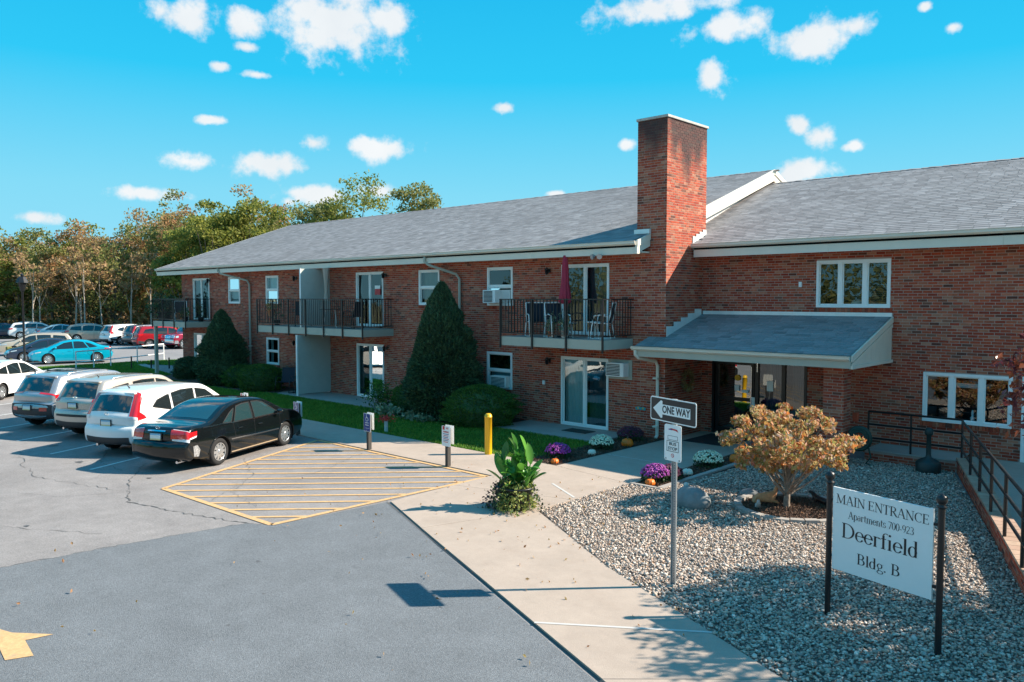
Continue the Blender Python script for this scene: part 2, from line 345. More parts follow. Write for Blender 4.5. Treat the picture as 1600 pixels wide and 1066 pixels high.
M['rim'] = mat('alloy_rim', (.62, .64, .66), .25, metal=.85)
M['chrome'] = mat('chrome', (.75, .77, .8), .12, metal=1)
M['plastic_g'] = mat('grey_cladding', (.035, .036, .04), .6)
M['tail'] = mat('tail_lens', (.55, .01, .015), .12, spec=.6, coat=1)
M['lensw'] = mat('clear_lens', (.65, .68, .7), .1, spec=.7, coat=1)
M['lensa'] = mat('headlight', (.55, .62, .68), .08, metal=.4, coat=1)
M['plate'] = mat('licence_plate', (.20, .45, .62), .4); M['plate_y'] = mat('plate_yellow', (.62, .55, .30), .4); M['platem'] = mat('plate_mid', (.72, .74, .7), .4)
M['autoglass'] = mat('car_glass', (.012, .018, .02), .03, spec=.9, coat=.6)
M['autoglass2'] = mat('car_glass_sky_tint', (.015, .04, .045), .03, spec=.9, coat=.8)  # teal base colour stands in for sky reflected in the sedan's glass
def paint(name, c, metal=.0, rough=.28): return mat(name, c, rough, metal=metal, spec=.35, coat=.55 if max(c) < .03 else 1.0, wear=((c[0] * .8, c[1] * .8, c[2] * .8), 2.0, .5, .3))

# ================================================================= GROUND
def sheet(name, poly, z, m, parent=None):
    b = MB(); b.add([(x, y, z) for x, y in poly], [tuple(range(len(poly)))]); return b.build(name, m, parent)
def slab(name, poly, z0, z1, m, parent=None, inset=.006):
    c = Vector((sum(p[0] for p in poly) / len(poly), sum(p[1] for p in poly) / len(poly)))
    pl = []
    for p in poly:
        d = c - Vector(p); pl.append(tuple(Vector(p) + d.normalized() * inset))
    b = MB(); b.prism(pl, z0, z1); return b.build(name, m, parent)
struct(sheet('ground', [(-900, -500), (500, -500), (500, 900), (-900, 900)], -.05, M['drygrass']))
lot = struct(sheet('parking_lot', [(-86, -30), (6, -30), (6, 30), (-43.2, 30), (-43.2, 44), (-86, 44)], 0, M['asphalt']))
far = struct(sheet('far_parking_lot', [(-86, 14.0), (-46.6, 14.0), (-47, 24), (-44, 44), (-86, 44)], .004, M['asphalt_far']))
seam = [(-12.95, 0), (-12.82, 3.18), (-12.66, 4.86), (-12.35, 6.68), (-11.90, 6.90), (-11.62, 9.15)]
road = struct(sheet('access_road', seam[:5] + [(-11.72, 9.19), (-7.86, 7.55), (-4.6, 6.2), (1.5, 3.9), (1.5, -12), (-12.9, -12)], .006, M['asphalt_new']))
# yellow hatch
def line(mb, a, b, w, z):
    a, b = Vector(a), Vector(b); d = (b - a).normalized(); n = Vector((-d.y, d.x)) * w / 2
    mb.add([(*(a + n), z), (*(a - n), z), (*(b - n), z), (*(b + n), z)], [(0, 1, 2, 3)])
A_, B_, C_, D_ = (-15.84, 6.79), (-11.95, 6.92), (-11.82, 11.98), (-18.25, 11.98)
hz = .011
hatch = MB()
for p, q in ((A_, B_), (B_, C_), (C_, D_), (D_, A_)): line(hatch, p, q, .11, hz)
for p, q in ((A_, B_),): pass
hatch.build('hatch_border', M['yellow'], road)
# inner stripes run across the view: direction from photo (left end on AD edge, right end on BC / CD edge)
def isect(p, d, a, b):
    p, d, a, b = map(Vector, (p, d, a, b)); e = b - a; den = d.x * e.y - d.y * e.x
    if abs(den) < 1e-6: return None
    t = ((a.x - p.x) * e.y - (a.y - p.y) * e.x) / den; u = ((a.x - p.x) * d.y - (a.y - p.y) * d.x) / den
    return (t, u) if -1e-6 <= u <= 1 + 1e-6 else None
ds = Vector((-1.0, -1.05)).normalized(); ds = Vector((.70, .714))
nrm = Vector((-ds.y, ds.x)); quad = [Vector(p) for p in (A_, B_, C_, D_)]
lo_, hi_ = min(q.dot(nrm) for q in quad), max(q.dot(nrm) for q in quad)
k = 1; step = .50
while lo_ + k * step < hi_ - .15:
    base = nrm * (lo_ + k * step); ts = []
    for i in range(4):
        r_ = isect(base, ds, quad[i], quad[(i + 1) % 4])
        if r_: ts.append(r_[0])
    if len(ts) >= 2:
        m_ = MB(); line(m_, base + ds * (min(ts) + .06), base + ds * (max(ts) - .06), .09, hz - .002); m_.build('hatch_stripe', M['yellow'], road)
    k += 1
# arrow
m_ = MB(); m_.add([(x, y, .012) for x, y in [(-10.75, 2.45), (-10.2, 2.62), (-9.80, 2.93), (-9.86, 2.66), (-9.36, 2.60), (-9.46, 2.36), (-9.96, 2.42), (-10.25, 2.02)]], [tuple(range(8))]); m_.build('arrow_marking', M['yellow'], road)
# stall lines between the parked cars
hd = Vector((-.415, .91))
for i in range(10):
    o_ = Vector((-19.05 - 2.62 * i, 7.0)); m_ = MB(); line(m_, o_ - hd * .6, o_ + hd * 4.9, .09, .008); m_.build('stall_line', M['whitep'], lot)
for i in range(5):
    o_ = Vector((-34.0 - 2.7 * i, 3.0)); m_ = MB(); line(m_, o_ , o_ + Vector((.35,.93)) * 4.9, .09, .008); m_.build('stall_line', M['yellow'], lot)
# cracks
def crack(parent, pts, w=.03, z=.007, n=16):
    P = []; r2 = random.Random(len(pts) * 31 + int(pts[0][0] * 7))
    for i in range(len(pts) - 1):
        a, b = Vector(pts[i]), Vector(pts[i + 1])
        for j in range(n):
            P.append(a.lerp(b, j / n) + Vector((r2.uniform(-1, 1), r2.uniform(-1, 1))) * (a - b).length * .026)
    P.append(Vector(pts[-1])); mb = MB(); vs = []
    for i, p in enumerate(P):
        t = (P[min(i + 1, len(P) - 1)] - P[max(i - 1, 0)]).normalized(); nn = Vector((-t.y, t.x)); ww = w * .55 * r2.uniform(.15, 1.3)
        vs += [(*(p + nn * ww / 2), z), (*(p - nn * ww / 2), z)]
    mb.add(vs, [(2 * i, 2 * i + 1, 2 * i + 3, 2 * i + 2) for i in range(len(P) - 1)]); return mb.build('crack', M['crack'], parent)
crack(lot, [(-18.6, 7.55), (-17.0, 6.6), (-15.3, 5.9), (-13.9, 6.2), (-12.3, 6.7)], .045)
crack(lot, [(-22.5, 6.0), (-19.0, 5.4), (-16.4, 6.1)], .025); crack(lot, [(-21, 7.6), (-19.4, 6.9), (-18.2, 6.9)], .03)
crack(lot, [(-26.5, 6.2), (-23.0, 5.2), (-21.8, 3.8), (-20.6, 3.2)], .035); crack(lot, [(-17.4, 9.4), (-15.6, 8.6), (-14.6, 7.6), (-13.2, 7.35)], .02, .016)
crack(lot, [(-15.9, 11.7), (-14.8, 9.6), (-15.1, 8.0), (-14.2, 7.0)], .02, .016); crack(lot, [(-18.5, 4.0), (-15.5, 3.6), (-13.5, 4.8)], .02); crack(lot, [(-31, 5.0), (-27, 4.4), (-24, 5.3)], .03)
crack(lot, [(-12.95, .2), (-12.82, 3.18), (-12.66, 4.86), (-12.35, 6.68), (-11.98, 6.88)], .03, .0075)

for pts in ([(-16.2, 5.95), (-16.6, 5.2), (-17.8, 4.6)], [(-19.4, 6.9), (-20.1, 6.1)], [(-14.6, 7.6), (-14.1, 8.6), (-13.3, 9.0)], [(-23.0, 5.2), (-23.9, 4.1), (-25.6, 3.7)], [(-29, 6.2), (-26.5, 6.2)]): crack(lot, pts, .018)
def stain(x, y, r_, z, m, par):
    pl = [(x + r_ * (1 + .35 * math.sin(i * 1.7 + x * 5) * math.cos(i * .6)) * math.cos(i * math.pi / 9), y + r_ * .8 * (1 + .3 * math.sin(i * 2.3 + y * 3)) * math.sin(i * math.pi / 9)) for i in range(18)]
    sheet('oil_stain', pl, z, m, par)
M['oil'] = mat('oil_stain', (.10, .095, .095), .6, var=.2, scale=6)
for x, y, r_ in ((-19.9, 6.6, .10), (-14.9, 4.1, .05), (-22.6, 6.9, .13), (-25.3, 6.6, .09), (-17.0, 7.0, .06), (-16.0, 3.3, .07)): stain(x, y, r_, .0065, M['oil'], lot)
for x, y, r_ in ((-7.55, 6.65, .035), (-7.40, 6.62, .03), (-7.2, 6.45, .02), (-9.2, 5.2, .03), (-8.6, 4.4, .025), (-10.4, 5.8, .04)): stain(x, y, r_, .0075, M['oil'], road)
# sidewalks: every slab its own piece
sw = thing('sidewalk', 'x', 'x'); sw_ = sw; bpy.data.objects.remove(sw)
sidewalk = struct(sheet('sidewalk', [(-60, 12.1), (-11.9, 12.1), (-11.7, 9.3), (-4.6, 6.35), (1.4, 4.1), (1.4, 5.8), (-3.3, 7.4), (-9.2, 10.5), (-9.16, 13.4), (-9.16, 20.2), (-11.4, 20.2), (-11.4, 13.72), (-60, 13.72)], .002, M['joint_dark']))
SZ = .03
xs = [-60, -55, -50, -46, -42, -38.4, -34.8, -31.2, -27.6, -24.0, -20.4, -16.6]
for a, b in zip(xs, xs[1:]): slab('slab', [(a, 12.05), (b, 12.05), (b, 13.75), (a, 13.75)], 0, SZ, M['concrete_grey' if b < -46 else 'concrete'], sidewalk)
slab('slab', [(-16.6, 12.05), (-11.78, 12.05), (-11.42, 13.75), (-16.6, 13.75)], 0, SZ, M['concrete'], sidewalk)
slab('slab', [(-11.78, 12.05), (-11.74, 10.9), (-9.22, 11.6), (-9.16, 13.42), (-11.42, 13.75)], 0, SZ, M['concrete'], sidewalk, .008)
slab('slab', [(-11.74, 10.9), (-11.65, 9.20), (-9.9, 8.46), (-9.24, 10.60), (-9.22, 11.6)], 0, SZ, M['concrete'], sidewalk, .008)
P0, P1 = [(-9.9, 8.46), (-7.86, 7.61), (-6.0, 6.84), (-4.6, 6.26), (-2.6, 5.46), (-.6, 4.7), (1.4, 4.0)], [(-9.24, 10.60), (-6.55, 9.02), (-4.35, 8.0), (-3.27, 7.49), (-1.4, 6.75), (.1, 6.2), (1.9, 5.6)]
for i in (0, 2, 3, 4, 5):
    j = i + (2 if i == 0 else 1)
    pl = [P0[i], P0[1], P0[j], P1[j], P1[1], P1[i]] if i == 0 else [P0[i], P0[j], P1[j], P1[i]]
    slab('slab', pl, 0, SZ, M['concrete'], sidewalk, .008)
m_ = MB(); line(m_, P0[2], P1[2], .045, SZ + .004); m_.build('joint_sealant', M['joint'], sidewalk)
m_ = MB(); line(m_, (-9.3, 11.75), (-10.35, 12.35), .05, SZ + .004); m_.build('joint_sealant', M['joint'], sidewalk)
slab('slab', [(-11.42, 13.75), (-9.16, 13.42), (-9.16, 15.6), (-11.42, 15.6)], 0, SZ, M['concrete'], sidewalk)
slab('slab', [(-11.42, 15.6), (-9.16, 15.6), (-9.16, 17.9), (-11.42, 17.9)], 0, SZ, M['concrete'], sidewalk)
slab('slab', [(-11.42, 17.9), (-7.2, 17.9), (-7.2, 20.28), (-11.42, 20.28)], 0, SZ, M['concrete'], sidewalk)
m_ = MB(); line(m_, (-11.3, 15.6), (-9.3, 15.6), .03, SZ + .004); m_.build('joint_sealant', M['joint'], sidewalk)
# dark edge between road and pavement
m_ = MB()
for a, b in zip([(-11.70, 9.17)] + P0[1:], P0[1:]): line(m_, a, b, .04, .0085)
m_.build('road_edge', M['crack'], road)
# patios
patio = struct(sheet('patio', [(-28.6, 16.75), (-21.9, 16.75), (-21.9, 18.3), (-28.6, 18.3)], .004, M['joint_dark']))
slab('slab', [(-28.6, 16.75), (-25.3, 16.75), (-25.3, 18.34), (-28.6, 18.34)], 0, .05, M['concrete_grey'], patio); slab('slab', [(-25.3, 16.75), (-21.9, 16.75), (-21.9, 18.34), (-25.3, 18.34)], 0, .05, M['concrete_grey'], patio)
patio2 = struct(sheet('patio', [(-16.3, 16.7), (-12.6, 16.7), (-12.6, 18.3), (-16.3, 18.3)], .004, M['joint_dark']))
slab('slab', [(-16.3, 16.7), (-12.5, 16.7), (-12.5, 18.34), (-16.3, 18.34)], 0, .05, M['concrete_grey'], patio2)
slab('slab', [(-47.6, 18.2), (-42.2, 17.0), (-41.8, 18.0), (-47.4, 19.4)], 0, SZ, M['concrete_grey'], patio2)
# lawn and beds
LAWN = [(-46.5, 13.78), (-12.3, 13.78), (-12.3, 16.68), (-16.4, 16.68), (-17.2, 16.15), (-21.6, 16.3), (-21.95, 16.7), (-28.6, 16.7), (-30, 16.2), (-38.5, 16.2), (-39.5, 17.5), (-46.5, 18.6)]
struct(sheet('lawn', LAWN, .012, M['soil']))
struct(sheet('lawn', [(-48.9, 14.2), (-46.7, 13.8), (-46.7, 19.3), (-44.2, 20.4), (-42, 24), (-43, 34), (-46, 34), (-49, 20)], .014, M['soil']))
struct(sheet('mulch_bed', [(-39.6, 16.1), (-29.9, 16.1), (-28.65, 16.6), (-28.65, 18.34), (-39.9, 18.34)], .02, M['mulchb']))
struct(sheet('mulch_bed', [(-21.85, 16.2), (-17.1, 16.0), (-16.35, 16.6), (-16.35, 18.34), (-21.85, 18.34)], .02, M['mulch']))
struct(sheet('mulch_bed', [(-12.45, 13.78), (-11.45, 13.78), (-11.45, 18.34), (-12.45, 18.34)], .022, M['mulch']))
struct(sheet('mulch_bed', [(-9.14, 13.45), (-8.55, 13.5), (-8.2, 18.3), (-9.14, 18.3)], .022, M['mulch']))
GRAVEL = [(-9.2, 10.61), (-6.56, 9.03), (-4.36, 8.01), (-3.27, 7.50), (-1.4, 6.8), (1.9, 5.6), (3.0, 8.0), (-1.6, 11.0), (-2.68, 13.7), (-4.66, 19.18), (-8.15, 19.15), (-8.45, 13.45), (-9.18, 13.4)]
struct(sheet('gravel_bed', GRAVEL, .01, M['gravelbed']))
struct(sheet('mulch_bed', [(-8.2, 17.6), (-7.2, 17.6), (-7.2, 19.15), (-8.15, 19.15)], .016, M['mulch']))
def in_poly(x, y, poly):
    c = np.zeros(x.shape, bool); n = len(poly)
    for i in range(n):
        x0, y0 = poly[i]; x1, y1 = poly[(i + 1) % n]
        if y0 == y1: continue
        t = ((y0 > y) != (y1 > y)) & (x < (x1 - x0) * (y - y0) / (y1 - y0) + x0); c ^= t
    return c
# pebbles: real stones, denser and smaller ones everywhere
def pebbles():
    me = []; bm = bmesh.new(); bmesh.ops.create_icosphere(bm, subdivisions=1, radius=1)
    V0 = np.array([v.co[:] for v in bm.verts]); F0 = np.array([[v.index for v in f.verts] for f in bm.faces]); bm.free()
    n = 98000
    V8 = np.array([(1, 0, 0), (-1, 0, 0), (0, 1, 0), (0, -1, 0), (0, 0, 1), (0, 0, -1)], float); F8 = np.array([(0, 2, 4), (2, 1, 4), (1, 3, 4), (3, 0, 4), (2, 0, 5), (1, 2, 5), (3, 1, 5), (0, 3, 5)])
    xy = np.stack([nr.uniform(-9.3, 3, n * 2), nr.uniform(5.5, 19.2, n * 2)], 1)
    xy = xy[in_poly(xy[:, 0], xy[:, 1], GRAVEL)]
    ring = (xy[:, 0] + 5.95) ** 2 + (xy[:, 1] - 13.85) ** 2 > 1.02 ** 2
    keep = ring & ((xy[:, 0] < -1.0) | (xy[:, 1] < 9)); xy = xy[keep]; xy = xy[:n]; n = len(xy)
    s = nr.uniform(.008, .021, (n, 1)) * np.where(nr.random((n, 1)) < .05, 1.7, 1)
    a = nr.uniform(0, 2 * np.pi, n); tl = nr.uniform(-.4, .4, n)
    ax = np.stack([np.cos(a), np.sin(a), tl], 1); ax = unit(ax); up = unit(np.stack([nr.normal(0, .3, n), nr.normal(0, .3, n), np.ones(n)], 1))
    bx = unit(np.cross(up, ax)); up = np.cross(ax, bx)
    A = ax * s * nr.uniform(1.0, 1.5, (n, 1)); B = bx * s * nr.uniform(.75, 1.1, (n, 1)); Cc = up * s * nr.uniform(.45, .75, (n, 1))
    ce = np.concatenate([xy, (s * .5 + nr.uniform(.0, .03, (n, 1)) + .01)], 1)
    Vs, Fs, base = [], [], 0
    far_ = xy[:, 1] > 12.2
    for sel, v0, f0, k in ((~far_, V0, F0, 1.0), (far_, V8, F8, 1.12)):
        m = int(sel.sum()); jit = k * (1 + nr.normal(0, .09, (m, len(v0), 1)))
        V = ce[sel][:, None] + (v0[None, :, 0:1] * A[sel][:, None] + v0[None, :, 1:2] * B[sel][:, None] + v0[None, :, 2:3] * Cc[sel][:, None]) * jit
        Vs.append(V.reshape(-1, 3)); Fs.append((f0[None] + base + (np.arange(m) * len(v0))[:, None, None]).reshape(-1, 3)); base += m * len(v0)
    return np_mesh('river_pebbles', np.concatenate(Vs), np.concatenate(Fs), M['pebble'], smooth=True)
tag(stuff(pebbles()), 'loose grey and tan river pebbles covering the bed beside the entrance', 'gravel')
def grass(poly, n, h, name, lab, bb):
    xy = np.stack([nr.uniform(bb[0], bb[1], n), nr.uniform(bb[2], bb[3], n)], 1); xy = xy[in_poly(xy[:, 0], xy[:, 1], poly)]; n = len(xy)
    a = nr.uniform(0, 2 * np.pi, n); w = .011 + .0004 * np.abs(xy[:, 0]); hh = h * nr.uniform(.6, 1.4, n); ln = nr.normal(0, .35, (n, 2)) * hh[:, None]
    dx = np.stack([np.cos(a) * w, np.sin(a) * w, 0 * w], 1); b0 = np.concatenate([xy, np.full((n, 1), .01)], 1)
    tp = b0 + np.concatenate([ln, hh[:, None]], 1)
    V = np.stack([b0 - dx, b0 + dx, tp], 1).reshape(-1, 3)
    return tag(stuff(np_mesh(name, V, np.arange(3 * n).reshape(n, 3), M['grass'])), lab, 'grass')
grass(LAWN, 170000, .055, 'grass', 'mown green grass strip between the sidewalk and the building', (-46.5, -12.3, 13.78, 18.6))
grass([(-48.9, 14.2), (-46.7, 13.8), (-46.7, 19.3), (-44.2, 20.4), (-42, 24), (-43, 34), (-46, 34), (-49, 20)], 70000, .07, 'grass', 'grass strip beside the far parking lot and white rail', (-49, -42, 13.8, 34))
# kerb edging of the entrance bed
kb = struct(MB().box(-8.56, 13.42, 0, -8.44, 17.6, .06).build('edging', M['concrete_grey']))
struct(MB().box(-9.14, 13.38, 0, -8.44, 13.46, .06).build('edging', M['concrete_grey']))

# ================================================================= BUILDING
F = 18.35; RW = 20.30; EV = 5.28
bld = thing('apartment_building', 'long two storey red brick apartment building with grey shingle roofs and a tall chimney', 'building', (-20, 18.35, 0)); bld.matrix_world
def P_(o):                                           # parts keep world coordinates
    o.parent = bld; o.matrix_parent_inverse = Matrix.Translation((20, -18.35, 0)); return o
BL, BH, PL, PH = .200, .0545, .214, .0677
WALLS = []
def brick_wall(o, u, n, W, Ht, holes=(), top=None, bot=None, mats=('brick', 'mortar'), parent=None, z0=0.0, bond=True, minu=0.0, group='b'):
    """o: origin; u: unit along; n: outward unit. Mortar surface with real openings, bricks laid proud of it"""
    o, u, n = Vector(o), Vector(u), Vector(n)
    us = sorted({0.0, W, *[h[0] for h in holes], *[h[2] for h in holes]}); us = [a for a in us if -1e-6 <= a <= W + 1e-6]
    zs = sorted({z0, Ht, *[h[1] for h in holes], *[h[3] for h in holes]}); zs = [a for a in zs if z0 - 1e-6 <= a <= Ht + 1e-6]
    mb = MB(); pt = lambda a, z, d=0: o + u * a + Vector((0, 0, z)) + n * d
    if top is None:
        for a, b in zip(us, us[1:]):
            for c, d in zip(zs, zs[1:]):
                cu, cz = (a + b) / 2, (c + d) / 2
                if any(h[0] < cu < h[2] and h[1] < cz < h[3] for h in holes): continue
                mb.add([pt(a, c), pt(b, c), pt(b, d), pt(a, d)], [(0, 1, 2, 3)])
    else:
        K = 40; pts = [pt(0, z0)] + [pt(W, z0)] + [pt(W * (1 - i / K), top(W * (1 - i / K))) for i in range(K + 1)]
        mb.add(pts, [tuple(range(len(pts)))])
    for h in holes:                                  # reveals
        for (a0, c0, a1, c1) in ((h[0], h[1], h[0], h[3]), (h[2], h[1], h[2], h[3]), (h[0], h[3], h[2], h[3]), (h[0], h[1], h[2], h[1])):
            mb.add([pt(a0, c0), pt(a1, c1), pt(a1, c1, -.12), pt(a0, c0, -.12)], [(0, 1, 2, 3)])
    w = mb.build('wall', M[mats[1]]); (P_(w) if parent is None else setattr(w, 'parent', parent))
    B = []; r = random.Random(int(abs(o.x) * 97 + abs(o.y) * 31 + W * 7)); row = 0; z = z0 + .008
    def put(a, b, c, d):
        if b - a > .03: B.append((a, b, c, d, r.uniform(-.0015, .002)))
    while z + BH < Ht + .02:
        a = -PL / 2 * (row % 2) ; zt = z + BH
        if row % 6 == 5: a = -PL / 4
        while a < W:
            b = a + BL
            x0, x1 = max(a, 0.0), min(b, W)
            segs = [(x0, x1)] if x1 - x0 > .03 else []
            for h in holes:
                if zt > h[1] + .02 and z < h[3] - .02:
                    ns = []
                    for s0, s1 in segs:
                        if s1 <= h[0] or s0 >= h[2]: ns.append((s0, s1))
                        else:
                            if h[0] - s0 > .03: ns.append((s0, h[0]))
                            if s1 - h[2] > .03: ns.append((h[2], s1))
                    segs = ns
            for s0, s1 in segs:
                if top is not None and zt > top((s0 + s1) / 2) : continue
                put(s0, s1, z, zt)
            a += PL
        z += PH; row += 1
    WALLS.append(dict(o=o, u=u, n=n, B=B, wall=w, mat=M[mats[0]], grp=group, world=parent is None)); return w
def finish_bricks():
    for grp in sorted({w['grp'] for w in WALLS}):
        ws = [w for w in WALLS if w['grp'] == grp]; cand = []
        for wi, w in enumerate(ws):
            for bi, (a, b, c, d, e) in enumerate(w['B']):
                if b - a < BL - .005: continue
                p = w['o'] + w['u'] * ((a + b) / 2) + Vector((0, 0, (c + d) / 2)); q = proj(*p)
                if q is None or not (5 < q[0] < 1595 and 5 < q[1] < 1060): continue
                p2 = w['o'] + w['u'] * b + Vector((0, 0, c)); q2 = proj(*p2); p3 = w['o'] + w['u'] * a + Vector((0, 0, d)); q3 = proj(*p3)
                if q2 is None or q3 is None: continue
                cand.append((abs(q2[0] - q3[0]) * abs(q2[1] - q3[1]), wi, bi))
        cand.sort(reverse=True); pick = {(wi, bi) for _, wi, bi in cand[:300]}
        for wi, w in enumerate(ws):
            u, n, o = w['u'], w['n'], w['o']; V = []; Fc = []
            def geo(a, b, c, d, e, base=Vector((0, 0, 0))):
                t = .0045 + e; pf = [(a, c, t), (b, c, t), (b, d, t), (a, d, t), (a, c, 0), (b, c, 0), (b, d, 0), (a, d, 0)]
                return [base + u * q[0] + Vector((0, 0, q[1])) + n * q[2] for q in pf]
            FF = [(0, 1, 2, 3), (0, 4, 5, 1), (1, 5, 6, 2), (2, 6, 7, 3), (3, 7, 4, 0)]
            me1 = None; inv = Matrix.Translation((20, -18.35, 0))
            for bi, (a, b, c, d, e) in enumerate(w['B']):
                if (wi, bi) in pick:
                    if me1 is None:
                        mb = MB(); mb.add(geo(-BL / 2, BL / 2, -BH / 2, BH / 2, 0), FF); ob = mb.build('brick', w['mat'], w['wall'], rec=False); me1 = ob.data
                    else: ob = link(bpy.data.objects.new('brick', me1), w['wall'])
                    ob.location = o + u * ((a + b) / 2) + Vector((0, 0, (c + d) / 2)) + n * e
                else:
                    s = len(V); V += geo(a, b, c, d, e, o); Fc += [tuple(s + i for i in f) for f in FF]
            if V:
                ob = np_mesh('brickwork', np.array([tuple(v) for v in V]), np.array(Fc), w['mat'], w['wall']); stuff(ob)

# openings on the left wing: (x0,z0,x1,z1,kind)
DW = [(-38.75, 2.76, -37.05, 4.80, 'door'), (-28.75, 2.76, -27.05, 4.80, 'door'), (-25.18, 2.76, -23.52, 4.80, 'door'), (-15.03, 2.76, -13.30, 4.80, 'door'),
      (-38.75, .06, -37.05, 2.10, 'door'), (-28.75, .06, -27.05, 2.10, 'door'), (-25.18, .06, -23.52, 2.10, 'door'), (-15.03, .06, -13.30, 2.10, 'door'),
      (-35.15, 3.58, -34.10, 4.80, 'dh'), (-31.80, 3.58, -30.78, 4.80, 'dh'), (-21.50, 3.58, -20.42, 4.80, 'dh'), (-18.12, 3.58, -17.00, 4.80, 'ac'),
      (-31.82, .93, -30.80, 2.10, 'dh'), (-18.14, .93, -17.02, 2.10, 'ac2')]
X0 = -40.05
brick_wall((X0, F, 0), (1, 0, 0), (0, -1, 0), -11.46 - X0, 5.2806, [(a - X0, b, c - X0, d) for a, b, c, d, k in DW])
# left gable end wall and plain back
gab = lambda s: 5.28 + .353 * (s if s < 7.15 else 14.3 - s)
brick_wall((X0, F + 14.3, 0), (0, -1, 0), (-1, 0, 0), 14.3, 5.30, top=lambda s: 5.25 + .353 * min(s, 14.3 - s))
mb = MB(); mb.add([(X0, F + 14.3, 0), (-11.4, F + 14.3, 0), (-11.4, F + 14.3, 5.3), (X0, F + 14.3, 5.3)], [(0, 1, 2, 3)]); P_(mb.build('rear_wall', M['brick']))
# chimney: +x face joins the return wall of the recess; front face flush with the wing
brick_wall((-11.46, F, 0), (0, 1, 0), (1, 0, 0), RW - F, 5.2806)
CY1 = 20.42
brick_wall((-11.46, F, 5.2806), (0, 1, 0), (1, 0, 0), CY1 - F, 3.302, mats=('brick_soot', 'mortar_soot'), z0=0)
brick_wall((-12.38, F, 5.2806), (1, 0, 0), (0, -1, 0), .92, 3.302, mats=('brick_soot', 'mortar_soot'))
brick_wall((-12.38, CY1, 5.2806), (0, -1, 0), (-1, 0, 0), CY1 - F, 3.302, mats=('brick_soot', 'mortar_soot'))
mb = MB(); mb.add([(-12.38, CY1, 5.3), (-11.46, CY1, 5.3), (-11.46, CY1, 8.58), (-12.38, CY1, 8.58)], [(0, 1, 2, 3)])
P_(mb.build('chimney_back', M['mortar_soot'])); P_(MB().bevbox(-12.42, F - .04, 8.585, -11.42, CY1 + .04, 8.655, .008).build('chimney_cap', M['cap']))
# gable wall between the two roofs
brick_wall((-12.10, CY1 + .02, 0), (0, 1, 0), (1, 0, 0), 12, 5.3, z0=5.3 - .01, top=lambda s: 5.36 + .353 * ((CY1 - 18.35) + s if s < 25.5 - CY1 else 14.3 - (CY1 - 18.35) - s))
# right wing wall
RDW = [(-8.20, 3.58, -6.40, 4.77, 'tri'), (-5.62, .93, -3.80, 2.08, 'tri'), (-3.62, -.02 + .1, -2.7, 2.10, 'plain')]
ENT = (-11.12, .03, -8.40, 2.16)
RX1 = 3.0
brick_wall((-11.46, RW, 0), (1, 0, 0), (0, -1, 0), RX1 + 11.46, 5.30, [(a + 11.46, b, c + 11.46, d) for a, b, c, d, k in RDW] + [(ENT[0] + 11.46, ENT[1], ENT[2] + 11.46, ENT[3])])
# entrance column
def column(x0, y0, x1, y1, z0, z1, par=None, group='b'):
    W = x1 - x0; D = y1 - y0
    brick_wall((x0, y0, 0), (1, 0, 0), (0, -1, 0), W, z1, z0=z0, parent=par, group=group); brick_wall((x1, y0, 0), (0, 1, 0), (1, 0, 0), D, z1, z0=z0, parent=par, group=group)
    brick_wall((x0, y1, 0), (0, -1, 0), (-1, 0, 0), D, z1, z0=z0, parent=par, group=group)
column(-7.12, 18.12, -6.66, 18.55, 0, 2.32)
# ---- brick sills (soldier course)
def sill(x0, x1, z, y):
    n = int((x1 - x0) / .068); par = None
    mb = MB()
    for i in range(n):
        a = x0 + (x1 - x0) * i / n; mb.box(a + .004, y - .035, z - .115 + .002 * (i % 3), a + (x1 - x0) / n - .004, y - .004, z - .012)
    P_(stuff(mb.build('sill_bricks', M['brick'])))
for a, b, c, d, k in DW:
    if k != 'door': sill(a - .04, c + .04, b, F)
for a, b, c, d, k in RDW[:2]: sill(a - .05, c + .05, b, RW)

